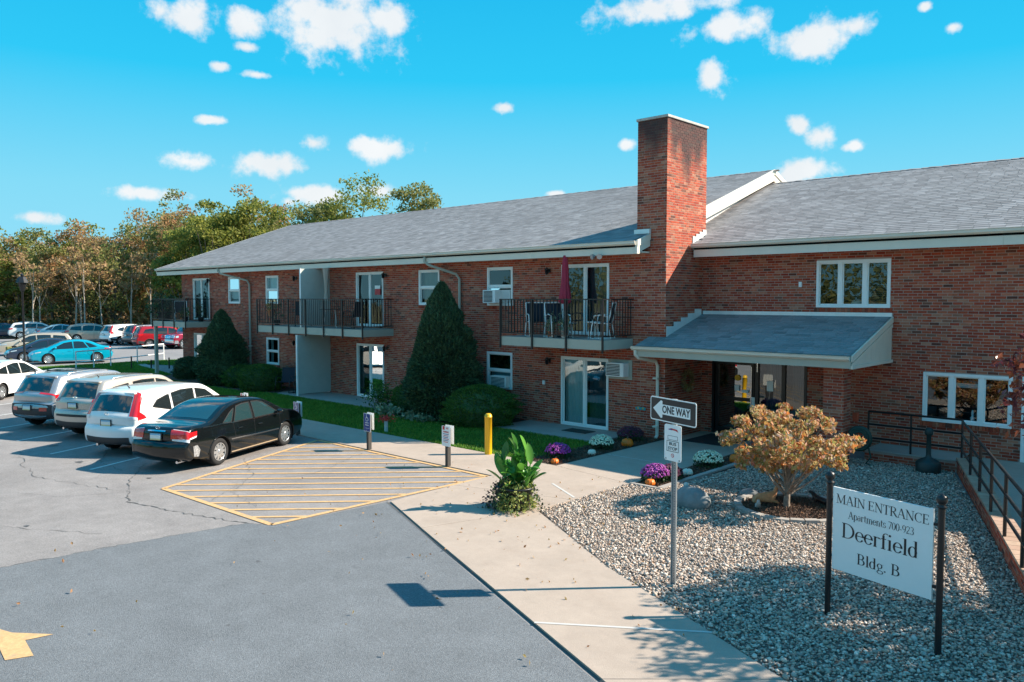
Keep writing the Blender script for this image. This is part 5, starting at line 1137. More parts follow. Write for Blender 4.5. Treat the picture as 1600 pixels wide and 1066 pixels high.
def pickup_spec():
    pr = [(-2.7, .50), (-2.8, .55), (-2.82, .72), (-2.78, 1.0), (-2.74, 1.10), (-2.66, 1.12), (-1.2, 1.12), (-1.02, 1.16), (-.92, 1.66), (-.80, 1.76), (0, 1.82), (.45, 1.78), (.65, 1.70), (1.22, 1.26), (1.34, 1.20), (2.1, 1.12), (2.34, 1.02), (2.44, .80), (2.46, .52), (2.34, .38)]
    win = [[(-.78, 1.2), (-.1, 1.2), (-.1, 1.66), (-.70, 1.66)], [(.0, 1.2), (.98, 1.18), (.90, 1.28), (.52, 1.62), (.04, 1.66)]]
    return dict(prof=pr, w=1.96, belt=1.15, axles=(-1.75, 1.62), wr=.39, windows=win, screens=[(7.1, 7.9, .85, 'rear_screen'), (12.1, 13.0, .93, 'windscreen')], tum=.17, r=.06, sill=.40, flare=.02,
        doors=[[(-.84, 1.12), (-.84, .5)], [(-.05, 1.66), (-.05, .45)], [(1.04, 1.16), (1.02, .45)]], handles=[(-.62, 1.0), (.14, 1.0)], handle_m='black', mirror=(.92, 1.26),
        lamps=[(15.9, 16.8, .70, 1.9, 'lensa', 'headlamp')], bands=[(16.1, 17.0, .66, 'chrome', 'grille'), (17.25, 18.3, 1.9, 'chrome', 'front_bumper'), (1.0, 1.9, .95, 'chrome', 'rear_bumper')], side_lamps=[([(2.05, .88), (2.28, .86), (2.24, 1.0), (2.05, 1.02)], 'lensa', 'headlamp'), ([(2.0, .42), (2.36, .42), (2.36, .66), (2.1, .66)], 'chrome', 'front_bumper')], rims='six')
def place(o, x, y, head): o.location = (x, y, .005); o.rotation_euler = (0, 0, math.atan2(head[1], head[0])); return o
HD = (-.415, .91)
CS = .945
def place_by_wheel(o, wx, wy, head, xa, hw):           # right side contact of the axle at xa
    o.scale = (CS,) * 3; xa *= CS; hw *= CS
    h = Vector(head).normalized(); n = Vector((-h.y, h.x)); c = Vector((wx, wy)) + n * hw - h * xa; return place(o, c.x, c.y, head)
P = {k: paint('paint_' + k, c, *a) for k, c, a in [('black', (.004, .006, .007), (0., .12)), ('white', (.78, .78, .77), ()), ('beige', (.52, .46, .40), (.35, .3)), ('silver', (.42, .43, .45), (.6, .3)), ('blue', (.0, .36, .52), (.25, .28)),
    ('navy', (.02, .035, .07), (.2, .25)), ('champagne', (.50, .44, .36), (.3, .3)), ('red', (.38, .012, .02), (.2, .25)), ('darkred', (.30, .01, .04), (.3, .25)), ('grey', (.13, .14, .16), (.5, .3)), ('ltblue', (.25, .42, .5), (.4, .3)), ('tan', (.45, .37, .30), (.4, .3))]}
def place_left(o, fx, fy, head, xa, hw):
    o.scale = (CS,) * 3; xa *= CS; hw *= CS
    h = Vector(head).normalized(); n = Vector((h.y, -h.x)); c = Vector((fx, fy)) + n * hw - h * xa; return place(o, c.x, c.y, head)
GN = 'cars parked nose-in along the sidewalk'
c1 = place_by_wheel(build_car('parked_sedan', 'car', 'black four door sedan with a scraped rear bumper corner, beside the yellow hatching', sedan_spec(), P['black'], GN), -17.15, 8.68, HD, -1.36, .88)
c2 = place_left(build_car('parked_suv', 'car', 'white crossover with tall red tail lamps, next to the black sedan', suv_spec('teardrop'), P['white'], GN), -21.21, 7.79, HD, -1.31, .88)
c3 = place_left(build_car('parked_suv', 'car', 'beige crossover with roof rails between two other parked crossovers', suv_spec('crossover'), P['beige'], GN), -24.23, 8.03, HD, -1.34, .88)
c4 = place_left(build_car('parked_suv', 'car', 'silver crossover with dark lower bumper and black roof crossbars', suv_spec('boxy'), P['silver'], GN), -26.92, 7.72, HD, -1.35, .9)
c5 = place_by_wheel(build_car('parked_hatchback', 'car', 'white hatchback cut off by the left edge, beyond the silver crossover', wedge_spec(), P['white']), -34.3, 8.8, (-.707, .707), -1.32, .86)
c6 = build_car('parked_hatchback', 'car', 'bright turquoise blue compact car side-on behind the white rail', hatch_spec(), P['blue'])
place_left(c6, -50.2, 17.79, (-.23, -.97), -1.32, .88)
c7 = build_car('parked_sedan', 'car', 'dark navy sedan mostly hidden behind the turquoise compact', hatch_spec(), P['navy']); place_left(c7, -52.9, 17.3, (-.23, -.97), -1.32, .88)
c8 = build_car('parked_wagon', 'car', 'champagne coloured wagon facing left beyond the lamp post', wagon_spec(), P['champagne']); place_left(c8, -59.3, 18.6, (-.28, -.96), -1.37, .9)
# far row
FR = [('wagon', 'white', (-85.5, 25.0), (.35, .94), 'far white wagon with a red tail lamp, leftmost of the back row'),
      ('sedan2', 'ltblue', (-80.4, 25.6), (.35, .94), 'pale blue sedan in the back row left of the tan wagon'),
      ('wagon', 'tan', (-75.2, 26.6), (.45, .89), 'tan wagon in the middle of the back row'),
      ('suv', 'white', (-69.2, 27.2), (-.15, .99), 'small white crossover in the back row beside a grey one'),
      ('suv', 'grey', (-66.7, 28.0), (-.15, .99), 'dark grey crossover between the white crossover and the red one'),
      ('suvr', 'red', (-62.0, 27.0), (.15, .99), 'bright red crossover in the back row')]
protos = {}
for kind, col_, (x, y), hd_, lab in FR:
    spec = {'wagon': wagon_spec, 'sedan2': hatch_spec, 'suv': lambda: suv_spec('teardrop'), 'suvr': lambda: suv_spec('crossover')}[kind]()
    o = build_car({'wagon': 'parked_wagon', 'sedan2': 'parked_sedan'}.get(kind, 'parked_suv'), 'car', lab, spec, P[col_], 'cars in the back row of the far lot'); place(o, x, y, hd_)
place(build_car('parked_pickup', 'pickup truck', 'dark red pickup truck with a chrome bumper at the end of the back row', pickup_spec(), P['darkred'], 'cars in the back row of the far lot'), -60.2, 28.6, (.15, -.98))
place(build_car('parked_sedan', 'car', 'dark blue car at the far left edge of the back row', hatch_spec(), P['navy'], 'cars in the back row of the far lot'), -88.5, 23.0, (.35, .94))
# cars on the opposite side of the drive (seen only as reflections in the panes)
for x, y, col_, s_ in ((-12.5, -8.5, 'white', 'crossover'), (-6.5, -9.0, 'red', 'boxy'), (-9.5, -8.8, 'silver', 'teardrop')):
    place(build_car('parked_suv', 'car', {'white': 'white crossover parked across the drive from the entrance', 'red': 'red crossover parked across the drive from the entrance', 'silver': 'silver crossover parked across the drive from the entrance'}[col_], suv_spec(s_), P[col_], 'cars parked across the drive'), x, y, (.2, -.98))

# ================================================================= SIGNS
def text_mesh(txt, size, name, m, par, Mx, xscale=1.0, align='CENTER', ext=.0015, bold=0.0):
    cu = bpy.data.curves.new(name, 'FONT'); cu.body = txt; cu.size = size; cu.align_x = align; cu.align_y = 'CENTER'; cu.extrude = ext; cu.resolution_u = 3; cu.offset = bold
    o = bpy.data.objects.new(name, cu); COL.objects.link(o); bpy.context.view_layer.update()
    me = bpy.data.meshes.new_from_object(o.evaluated_get(bpy.context.evaluated_depsgraph_get())); bpy.data.objects.remove(o)
    me.transform(Matrix.Scale(xscale, 4, (1, 0, 0))); me.transform(Mx); me.materials.clear(); me.materials.append(m); me.name = name
    return link(bpy.data.objects.new(name, me), par)
T_, Hh = .118, .046
def _g(st, adv): return (st, adv)
G = {
 'M': _g([('D', .12, 0, .12, 1, Hh), ('D', .12, 1, .46, .02, T_), ('D', .46, .02, .80, 1, Hh), ('D', .82, 0, .82, 1, T_), ('S', .12, 0, .13), ('S', .82, 0, .15), ('S', .08, 1, .09), ('S', .86, 1, .10)], 1.02),
 'A': _g([('D', .08, 0, .36, 1, Hh), ('D', .37, 1, .66, 0, T_), ('D', .18, .34, .54, .34, Hh), ('S', .08, 0, .11), ('S', .66, 0, .13)], .78),
 'I': _g([('D', .17, 0, .17, 1, T_), ('S', .17, 0, .15), ('S', .17, 1, .15)], .38),
 'N': _g([('D', .12, 0, .12, 1, Hh), ('D', .10, 1, .66, 0, T_), ('D', .66, 0, .66, 1, Hh), ('S', .12, 0, .12), ('S', .66, 1, .12), ('S', .06, 1, .07)], .80),
 'E': _g([('D', .15, 0, .15, 1, T_), ('D', .03, .02, .58, .02, Hh), ('D', .03, .98, .56, .98, Hh), ('D', .2, .52, .44, .52, Hh), ('D', .57, 0, .59, .22, Hh), ('D', .55, .80, .55, 1, Hh), ('D', .44, .42, .44, .62, Hh)], .68),
 'T': _g([('D', .32, 0, .32, 1, T_), ('D', .03, .98, .61, .98, Hh), ('S', .32, 0, .14), ('D', .04, .78, .04, 1, Hh), ('D', .60, .78, .60, 1, Hh)], .66),
 'R': _g([('D', .15, 0, .15, 1, T_), ('S', .15, 0, .13), ('D', .03, .98, .34, .98, Hh), ('A', .32, .74, .22, .24, -90, 90, T_), ('D', .2, .50, .34, .50, Hh), ('D', .32, .50, .64, .02, T_), ('S', .66, .0, .07)], .72),
 'C': _g([('A', .40, .5, .33, .48, 50, 310, T_), ('D', .61, .72, .63, .98, Hh), ('D', .62, .1, .63, .14, Hh)], .70),
 'D': _g([('D', .15, 0, .15, 1, T_), ('D', .03, .02, .34, .02, Hh), ('D', .03, .98, .34, .98, Hh), ('A', .30, .5, .40, .48, -90, 90, T_)], .80),
 'B': _g([('D', .15, 0, .15, 1, T_), ('D', .03, .02, .34, .02, Hh), ('D', .03, .98, .32, .98, Hh), ('D', .2, .52, .34, .52, Hh), ('A', .31, .75, .20, .23, -90, 90, T_), ('A', .32, .27, .25, .25, -90, 90, T_)], .68),
 'p': _g([('D', .12, -.26, .12, .66, T_), ('A', .30, .32, .22, .32, -180, 180, T_), ('S', .12, -.26, .10), ('D', .03, .62, .12, .66, Hh)], .58),
 'a': _g([('D', .37, .06, .37, .46, T_), ('A', .24, .46, .14, .19, 0, 160, Hh + .02), ('A', .22, .19, .17, .18, 0, 360, T_ * .8), ('D', .37, .03, .46, .05, Hh)], .50),
 'r': _g([('D', .12, 0, .12, .66, T_), ('S', .12, 0, .10), ('A', .27, .48, .15, .16, 40, 180, Hh + .02), ('D', .33, .56, .40, .60, T_ * .8), ('D', .03, .62, .12, .66, Hh)], .42),
 't': _g([('D', .16, .08, .16, .86, T_), ('D', .03, .64, .32, .64, Hh), ('A', .26, .12, .11, .11, 180, 320, Hh + .01)], .37),
 'm': _g([('D', .12, 0, .12, .66, T_), ('D', .43, 0, .43, .46, T_), ('D', .74, 0, .74, .46, T_), ('A', .28, .46, .15, .19, 0, 180, Hh + .02), ('A', .59, .46, .15, .19, 0, 180, Hh + .02), ('S', .12, 0, .1), ('S', .43, 0, .1), ('S', .74, 0, .1), ('D', .03, .62, .12, .66, Hh)], .88),
 'e': _g([('A', .25, .32, .20, .32, 0, 330, T_), ('D', .08, .36, .44, .36, Hh)], .50),
 'n': _g([('D', .12, 0, .12, .66, T_), ('D', .43, 0, .43, .46, T_), ('A', .28, .46, .15, .19, 0, 180, Hh + .02), ('S', .12, 0, .1), ('S', .43, 0, .1), ('D', .03, .62, .12, .66, Hh)], .57),
 's': _g([('A', .20, .49, .13, .16, 40, 250, T_ * .8), ('A', .20, .17, .14, .17, -140, 90, T_ * .8), ('D', .33, .5, .34, .64, Hh), ('D', .05, .02, .06, .2, Hh)], .41),
 'f': _g([('D', .15, 0, .15, .85, T_), ('D', .03, .64, .30, .64, Hh), ('A', .28, .86, .13, .14, 40, 180, Hh + .02), ('S', .15, 0, .12)], .36),
 'i': _g([('D', .13, 0, .13, .66, T_), ('S', .13, 0, .11), ('D', .03, .62, .13, .66, Hh), ('D', .13, .86, .13, .99, T_)], .30),
 'l': _g([('D', .13, 0, .13, 1.02, T_), ('S', .13, 0, .11), ('D', .03, .99, .13, 1.02, Hh)], .29),
 'd': _g([('D', .38, 0, .38, 1.02, T_), ('A', .22, .32, .18, .32, 0, 360, T_), ('D', .28, .99, .38, 1.02, Hh), ('D', .38, .02, .48, .03, Hh)], .55),
 'g': _g([('A', .22, .44, .16, .21, 0, 360, T_ * .8), ('A', .25, -.10, .21, .15, 0, 360, T_ * .6), ('D', .12, .22, .16, .04, Hh + .02), ('D', .34, .60, .48, .62, Hh + .02)], .50),
 '7': _g([('D', .04, .95, .48, .95, T_ * .7), ('D', .46, .95, .18, 0, T_ * .7)], .52),
 '0': _g([('A', .25, .5, .20, .48, 0, 360, T_)], .52),
 '9': _g([('A', .25, .68, .19, .29, 0, 360, T_ * .9), ('A', .12, .62, .32, .60, -75, 5, T_ * .7)], .52),
 '2': _g([('A', .24, .72, .18, .25, -10, 165, T_ * .8), ('D', .40, .62, .06, .05, Hh + .03), ('D', .05, .05, .46, .05, T_ * .7)], .52),
 '3': _g([('A', .23, .75, .17, .22, -85, 150, T_ * .8), ('A', .22, .27, .21, .26, -150, 88, T_ * .9)], .52),
 '-': _g([('D', .04, .30, .28, .30, T_ * .6)], .33), '.': _g([('D', .10, 0, .10, .12, T_)], .25), ' ': _g([], .28)}
def serif_line(txt, cap, name, m, par, origin, ux, n, width=None):
    """origin: left baseline; ux: unit text direction; letters are thin raised plates"""
    ux, n, uz = Vector(ux), Vector(n), Vector((0, 0, 1)); tot = sum(G[c][1] for c in txt); sx = (width / (tot * cap)) if width else 1; x = 0
    for ch in txt:
        st, adv = G[ch]
        if st:
            mb = MB(); d = 0
            def quad(P4):
                nonlocal d
                mb.add([Vector(origin) + ux * ((x + a) * cap * sx) + uz * (b * cap) + n * (.0012 + d) for a, b in P4], [(0, 1, 2, 3)]); d += .00006
            for s in st:
                if s[0] == 'D':
                    a, b = Vector(s[1:3]), Vector(s[3:5]); t = (b - a); w = s[5]
                    if abs(t.x) < 1e-6: q = Vector((w / 2, 0))
                    elif abs(t.y) < 1e-6: q = Vector((0, w / 2))
                    else: q = Vector((w / 2 / max(abs(t.normalized().y), .4), 0))
                    quad([a - q, b - q, b + q, a + q])
                elif s[0] == 'S': quad([(s[1] - s[3], s[2] - Hh / 2), (s[1] + s[3], s[2] - Hh / 2), (s[1] + s[3], s[2] + Hh / 2), (s[1] - s[3], s[2] + Hh / 2)])
                else:
                    _, cx, cy, rx, ry, a0, a1, w = s; k = 14
                    for i in range(k):
                        p = []
                        for j, sg in ((i, 0), (i, 1), (i + 1, 1), (i + 1, 0)):
                            a = R(a0 + (a1 - a0) * j / k); ww = Hh + (w - Hh) * abs(math.cos(a)) ** 1.3; rr = (ww / 2 if sg else -ww / 2)
                            p.append((cx + (rx + rr) * math.cos(a), cy + (ry + rr * .8) * math.sin(a)))
                        quad(p)
            mb.build(name, m, par, rec=False)
        x += adv
# main entrance board
dp0, dp1 = Vector((-3.61, 9.45, 0)), Vector((-2.31, 9.11, 0))
sg = thing('entrance_sign', 'white board reading MAIN ENTRANCE Deerfield Bldg. B between two black ball-topped posts', 'sign', dp0)
def W_(o, root): o.matrix_parent_inverse = Matrix.Translation(root.location).inverted(); return o
for p in (dp0, dp1):
    mb = MB(); mb.tube([(p.x, p.y, -.05), (p.x, p.y, 1.61)], .034, 14); mb.lathe([(.036, 1.60), (.05, 1.615), (.05, 1.63), (.025, 1.64), (.048, 1.665), (.058, 1.70), (.045, 1.735), (0, 1.755)], 18, 0, Matrix.Translation((p.x, p.y, 0)))
    W_(mb.build('post', M['black'], sg), sg)
ud = (dp1 - dp0).normalized(); nd = Vector((ud.y, -ud.x, 0)); a = dp0 + ud * .055; b = dp1 - ud * .08; bw = (b - a).length
mb = MB(); mb.add([tuple(q + nd * t + Vector((0, 0, z))) for t in (-.012, .012) for q, z in ((a, .60), (b, .60), (b, 1.58), (a, 1.58))], [(0, 1, 2, 3), (7, 6, 5, 4), (0, 4, 5, 1), (1, 5, 6, 2), (2, 6, 7, 3), (3, 7, 4, 0)])
bd = W_(mb.build('board', M['signw'], sg), sg)
for z in (.75, 1.42):
    mb = MB(); 
    for p, q in ((dp0, a), (b, dp1)): mb.bar(p + Vector((0, 0, z)), q + ud * (.02 if q == a else 0) - nd * .02 + Vector((0, 0, z)), .02, .03)
    W_(mb.build('bracket', M['black'], sg), sg)
def dl(txt, cap, off, zb, wd): 
    sp_len = len(COL.objects); serif_line(txt, cap, 'letter', M['signk'], bd, a + ud * off + nd * .0125 + Vector((0, 0, zb)), ud, nd, wd)
dl('MAIN ENTRANCE', .105, .04 * bw, 1.40, bw * .93); dl('Apartments 700-923', .085, .17 * bw, 1.245, bw * .66); dl('Deerfield', .175, .10 * bw, 1.005, bw * .78); dl('Bldg. B', .125, .27 * bw, .74, bw * .44)
for o in bd.children: o.matrix_parent_inverse = bd.matrix_parent_inverse.copy() if False else Matrix.Identity(4)

# one way + bus stop sign
op = Vector((-5.44, 8.96, 0)); s1 = thing('one_way_sign', 'steel post with ONE WAY arrow plate above a small bus stop plate', 'sign', op)
cr_ = Vector((math.cos(YAW), math.sin(YAW), 0))
mb = MB(); 
for x in (-.03, .03): mb.box(x - .004, -.018, -.1, x + .004, .018, 2.50)
mb.box(-.03, .012, -.1, .03, .018, 2.50); post = mb.build('post', M['galv'], s1); post.rotation_euler = (0, 0, R(12))
mb = MB()
for i in range(70): mb.lathe([(.006, 0), (0, .001)], 6, 0, Matrix.Translation((0, .0105, .1 + i * .034)) @ Matrix.Rotation(R(90), 4, 'X'))
h_ = mb.build('post_hole', M['signk'], s1); h_.rotation_euler = (0, 0, R(12)); stuff(h_)
def rrect(w, h, r, n=5):
    P = []
    for cx, cy, a0 in ((w / 2 - r, h / 2 - r, 0), (-w / 2 + r, h / 2 - r, 90), (-w / 2 + r, -h / 2 + r, 180), (w / 2 - r, -h / 2 + r, 270)):
        for i in range(n + 1): a = R(a0 + 90 * i / n); P.append((cx + r * math.cos(a), cy + r * math.sin(a)))
    return P
def plate_at(root, name, w, h, r, z, rot, m, yoff=-.03, xo=0, t=.004, dz=0):
    Mx = Matrix.Rotation(rot, 4, 'Z') @ Matrix.Translation((xo, yoff, z)) @ XYZ2XZ
    mb = MB(); mb.prism(rrect(w, h, r), -t, 0, 0, Mx); return mb.build(name, m, root)
def plate_shape(par, name, poly, z, rot, m, yoff, xo=0):
    Mx = Matrix.Rotation(rot, 4, 'Z') @ Matrix.Translation((xo, yoff, z)) @ XYZ2XZ
    mb = MB(); mb.prism(poly, -.001, 0, 0, Mx); return mb.build(name, m, par)
r1w = R(5)   # facing: left edge nearer? set from the photo
ONEROT = R(-19); BUSROT = R(-14)
ow = plate_at(s1, 'one_way_plate', .914, .315, .035, 2.345, ONEROT, M['signw'], -.034, 0)
plate_shape(ow, 'black_field', rrect(.884, .285, .025), 2.345, ONEROT, M['signk'], -.0385, 0)
arrow = [(-.40, 0), (-.235, .118), (-.205, .108), (-.205, .066), (.345, .066), (.345, -.066), (-.205, -.066), (-.205, -.108), (-.235, -.118)]
plate_shape(ow, 'arrow', arrow, 2.345, ONEROT, M['signw'], -.040, 0)
Ft = lambda rot, y, z, x=0: Matrix.Rotation(rot, 4, 'Z') @ Matrix.Translation((x, y, z)) @ Matrix.Rotation(R(90), 4, 'X')
text_mesh('ONE WAY', .135, 'lettering', M['signk'], ow, Ft(ONEROT, -.0420, 2.345, .065), .86, bold=.003)
bs = plate_at(s1, 'bus_stop_plate', .305, .475, .03, 1.93, BUSROT, M['signw'], -.030, 0)
for z in (-.215, ): 
    for x in (-.12, .12): plate_shape(bs, 'bolt', [(x + .010 * math.cos(t), z + .010 * math.sin(t)) for t in [i * math.pi / 4 for i in range(8)]], 1.93, BUSROT, M['signk'], -.0352)
def ring(par, name, w, h, t, z, rot, m, y, xo=0):
    for poly in ([(-w / 2, h / 2 - t), (w / 2, h / 2 - t), (w / 2, h / 2), (-w / 2, h / 2)], [(-w / 2, -h / 2), (w / 2, -h / 2), (w / 2, -h / 2 + t), (-w / 2, -h / 2 + t)], [(-w / 2, -h / 2), (-w / 2 + t, -h / 2), (-w / 2 + t, h / 2), (-w / 2, h / 2)], [(w / 2 - t, -h / 2), (w / 2, -h / 2), (w / 2, h / 2), (w / 2 - t, h / 2)]):
        plate_shape(par, name, poly, z, rot, m, y, xo)
ring(bs, 'bus_outline', .215, .14, .006, 1.93 - .045, BUSROT, M['signk'], -.0354); ring(bs, 'bus_outline', .18, .055, .004, 1.93 + .065, BUSROT, M['signk'], -.0354)
text_mesh('BUS', .058, 'lettering', M['signk'], bs, Ft(BUSROT, -.0368, 1.915), 1.3); text_mesh('STOP', .058, 'lettering', M['signk'], bs, Ft(BUSROT, -.0368, 1.853), 1.2)
plate_shape(bs, 'logo_swoosh', [(-.095, .17), (-.03, .19), (.075, .183), (.10, .15), (.045, .165), (-.03, .17)], 1.93, BUSROT, M['signr'], -.0354)
plate_shape(bs, 'logo_band', [(-.065, .165), (-.01, .166), (-.01, .178), (-.065, .18)], 1.93, BUSROT, M['signb'], -.0360)
plate_shape(bs, 'no_parking_disc', [(.026 * math.cos(t), -.165 + .026 * math.sin(t)) for t in [i * math.pi / 8 for i in range(16)]], 1.93, BUSROT, M['signr'], -.0354)
plate_shape(bs, 'disc_centre', [(.019 * math.cos(t), -.165 + .019 * math.sin(t)) for t in [i * math.pi / 8 for i in range(16)]], 1.93, BUSROT, M['signw'], -.0360)
plate_shape(bs, 'disc_bar', [(-.017, -.155), (-.012, -.150), (.017, -.175), (.012, -.180)], 1.93, BUSROT, M['signr'], -.0366)

# short parking signs
def hc_sign(x, y, kind, label):
    root = thing('parking_sign', label, 'sign', (x, y, 0), 0, 'short parking signs along the sidewalk edge'); rot = R(-4)
    pm = MB(); pm.box(-.045, -.045, 0, .045, .045, .90); po = pm.build('post', M['wood_d'], root); po.rotation_euler = (0, 0, rot)
    bk = plate_at(root, 'back_plate', .30, .42, .01, .74, rot, M['signw'], .052)
    f_ = M['signb'] if kind == 'hc' else M['signw']; z = .73
    pl = plate_at(root, 'plate', .305, .457, .015, z - .02, rot, M['signw'], -.050)
    if kind == 'hc':
        plate_shape(pl, 'blue_field', rrect(.285, .437, .01), z - .02, rot, f_, -.0555)
        W = M['signw']; y_ = -.057
        plate_shape(pl, 'wheelchair_symbol', [(-.025 + .014 * math.cos(t), .17 + .014 * math.sin(t)) for t in [i * math.pi / 6 for i in range(12)]], z, rot, W, y_)
        plate_shape(pl, 'wheelchair_symbol', [(-.034, .15), (-.018, .15), (-.012, .09), (.035, .09), (.055, .04), (.072, .045), (.045, .105), (-.028, .105)], z, rot, W, y_)
        k = 14
        for i in range(k):
            a0, a1 = R(115 + 250 * i / k), R(115 + 250 * (i + 1) / k); plate_shape(pl, 'wheelchair_symbol', [(-.005 + r_ * math.cos(a), .065 + r_ * math.sin(a)) for r_, a in ((.046, a0), (.058, a0), (.058, a1), (.046, a1))], z, rot, W, y_)
        text_mesh('RESERVED', .042, 'lettering', W, pl, Ft(rot, -.058, z - .03), .85); text_mesh('PARKING', .042, 'lettering', W, pl, Ft(rot, -.058, z - .085), .95)
        plate_shape(pl, 'lower_band', [(-.10, -.165), (.10, -.165), (.10, -.16), (-.10, -.16)], z, rot, W, y_)
    else:
        Rr = M['signr']; plate_shape(pl, 'red_box', [(-.12, .12), (-.05, .12), (-.05, .20), (-.12, .20)], z, rot, Rr, -.0555)
        text_mesh('NO', .05, 'lettering', Rr, pl, Ft(rot, -.0565, z + .16, .045), 1, bold=.001); text_mesh('PARKING', .05, 'lettering', Rr, pl, Ft(rot, -.0565, z + .075), .95, bold=.001)
        for i in range(6): plate_shape(pl, 'small_print', [(-.10 + .01 * (i % 2), .02 - i * .036), (.10 - .015 * (i % 3), .02 - i * .036), (.10 - .015 * (i % 3), .034 - i * .036), (-.10 + .01 * (i % 2), .034 - i * .036)], z, rot, Rr if i % 2 else M['signb'], -.0555)
    return root
hc_sign(-13.19, 12.07, 'np', 'short sign with red lettering on white, nearest to the yellow bollard')
hc_sign(-16.11, 12.07, 'hc', 'blue wheelchair parking sign at the far tip of the yellow hatching')
hc_sign(-19.35, 12.07, 'hc', 'blue wheelchair parking sign at the nose of the black sedan')
hc_sign(-22.3, 12.07, 'np', 'white backed sign showing over the roof of the black sedan')
hc_sign(-25.9, 12.07, 'hc', 'parking sign at the nose of the white crossover')

# bollard
bo = thing('bollard', 'tall yellow sleeve bollard at the edge of the lawn', 'bollard', (-13.48, 13.66, 0)); MB().lathe([(.088, 0), (.088, .93), (.094, .932), (.094, .95), (.088, .952), (.085, .99), (.06, 1.02), (0, 1.03)], 24).build('sleeve', M['yellowpost'], bo)
# lamp post
lp = thing('street_lamp', 'black lantern street lamp on a slim pole by the far lot', 'street lamp', (-47.4, 13.2, 0))
MB().lathe([(.14, 0), (.14, .1), (.09, .18), (.08, .6), (.055, .7), (.05, 4.15), (.08, 4.2)], 12).build('pole', M['black'], lp)
mb = MB(); mb.lathe([(.10, 4.2), (.20, 4.62), (.31, 4.64), (.29, 4.72), (.17, 4.93), (.06, 4.99), (.10, 5.03), (.03, 5.12), (0, 5.2)], 8, smooth=False); mb.build('lantern', M['black'], lp)
# white rail by the far lot
RP = [(-45.0, 15.2), (-44.6, 16.0), (-46.0, 17.2), (-49.2, 19.3), (-50.4, 20.9)]
wr = thing('white_handrail', 'white pipe handrail beside the turquoise car', 'railing', (-46, 17, 0)); mb = MB()
RP = [(-45.6, 15.1), (-46.2, 16.2), (-46.8, 17.3), (-47.9, 19.2), (-49.4, 21.4)]
mb = MB(); mb.tube([(x + 46, y - 17, 1.0) for x, y in RP], .035, 8); mb.tube([(x + 46, y - 17, .42) for x, y in RP[:]], .03, 8); mb.build('rail', M['white'], wr)
for x, y in RP: q = MB().tube([(0, 0, 0), (0, 0, 1.0)], .035, 8).build('post', M['white'], wr); q.location = (x + 46, y - 17, 0)
for x, y in ((-58.6, 14.6), (-56.2, 14.8)):
    o = thing('wheel_stop_post', {-58.6: 'leftmost of two short wooden posts in front of the far cars', -56.2: 'right one of two short wooden posts in front of the far cars'}[x], 'post', (x, y, 0), 0, 'short wooden posts'); MB().bevbox(-.14, -.14, 0, .14, .14, .85, .03).build('post', mat('mossy_post', (.20, .19, .06), .9, var=.3, scale=6) if 'mossy_post' not in bpy.data.materials else bpy.data.materials['mossy_post'], o)

# ---- ramp: brick plinth, paving, railing
M['capb'] = mat('tan_paver', (.40, .28, .20), .85, var=.15, scale=6, ramp=[(.46, .33, .24), (.36, .24, .17), (.42, .27, .20)])
rampW = thing('entry_ramp', 'brick sided ramp with tan paving along the right wing', 'ramp', (-4.6, 19.2, 0)); rampW.location = (0, 0, 0)
brick_wall((-6.55, 19.22, 0), (1, 0, 0), (0, -1, 0), 1.95, .24, parent=rampW, group='ramp')
rw = [(-4.60, 19.22), (-2.68, 13.7), (-1.72, 10.9)]; 
for (x0, y0), (x1, y1) in zip(rw, rw[1:]):
    d = Vector((x1 - x0, y1 - y0, 0)); L_ = d.length; u_ = d.normalized(); brick_wall((x0, y0, 0), u_, (u_.y, -u_.x, 0), L_, .30, parent=rampW, group='ramp')
capm = MB(); capm.box(-6.55, 19.20, .245, -4.62, 20.28, .275); 
for (x0, y0), (x1, y1) in zip(rw, rw[1:]):
    d = Vector((x1 - x0, y1 - y0)); u_ = d.normalized(); n_ = Vector((-u_.y, u_.x)) ; n_ = n_ if n_.x > 0 else -n_
    a0 = Vector((x0, y0)) - n_ * .02; b0 = Vector((x1, y1)) - n_ * .02; k = int(d.length / .215)
    for i in range(k):
        p, q = a0.lerp(b0, (i + .02) / k), a0.lerp(b0, (i + .97) / k); t = MB(); t.prism([tuple(p), tuple(q), tuple(q + n_ * .30), tuple(p + n_ * .30)], .302, .345); t.build('cap_brick', M['capb'], rampW)
capm.build('landing', M['concrete_grey'], rampW)
mp = MB(); mp.prism([(-4.55, 20.26), (-4.35, 19.2), (-2.45, 13.75), (-1.5, 10.9), (1.5, 10.9), (1.5, 20.26)], .0, .22); mp.build('ramp_deck', M['concrete'], rampW)
rr = thing('ramp_railing', 'black three bar pipe railing running along the ramp and landing', 'railing', (0, 0, 0))
A3 = [(-6.50, 19.28), (-5.57, 19.28), (-4.52, 19.24)]
ra, rb_ = Vector((-4.46, 19.0)), Vector((-1.9, 11.4))
def zt(p): return 1.2
for h in (1.17, .87, .55):
    mb = MB(); mb.tube([(A3[0][0], A3[0][1], h), (A3[2][0], A3[2][1], h), (*ra, h), (*rb_, h + .12)], .024, 8); mb.build('rail', M['black'], rr)
for x, y in A3: MB().tube([(x, y, .27), (x, y, 1.18)], .024, 8).build('post', M['black'], rr)
for t in (.20, .385, .57, .755, .94): p = ra.lerp(rb_, t); MB().tube([(p.x, p.y, .34), (p.x, p.y, 1.17 + .12 * t)], .026, 8).build('post', M['black'], rr)
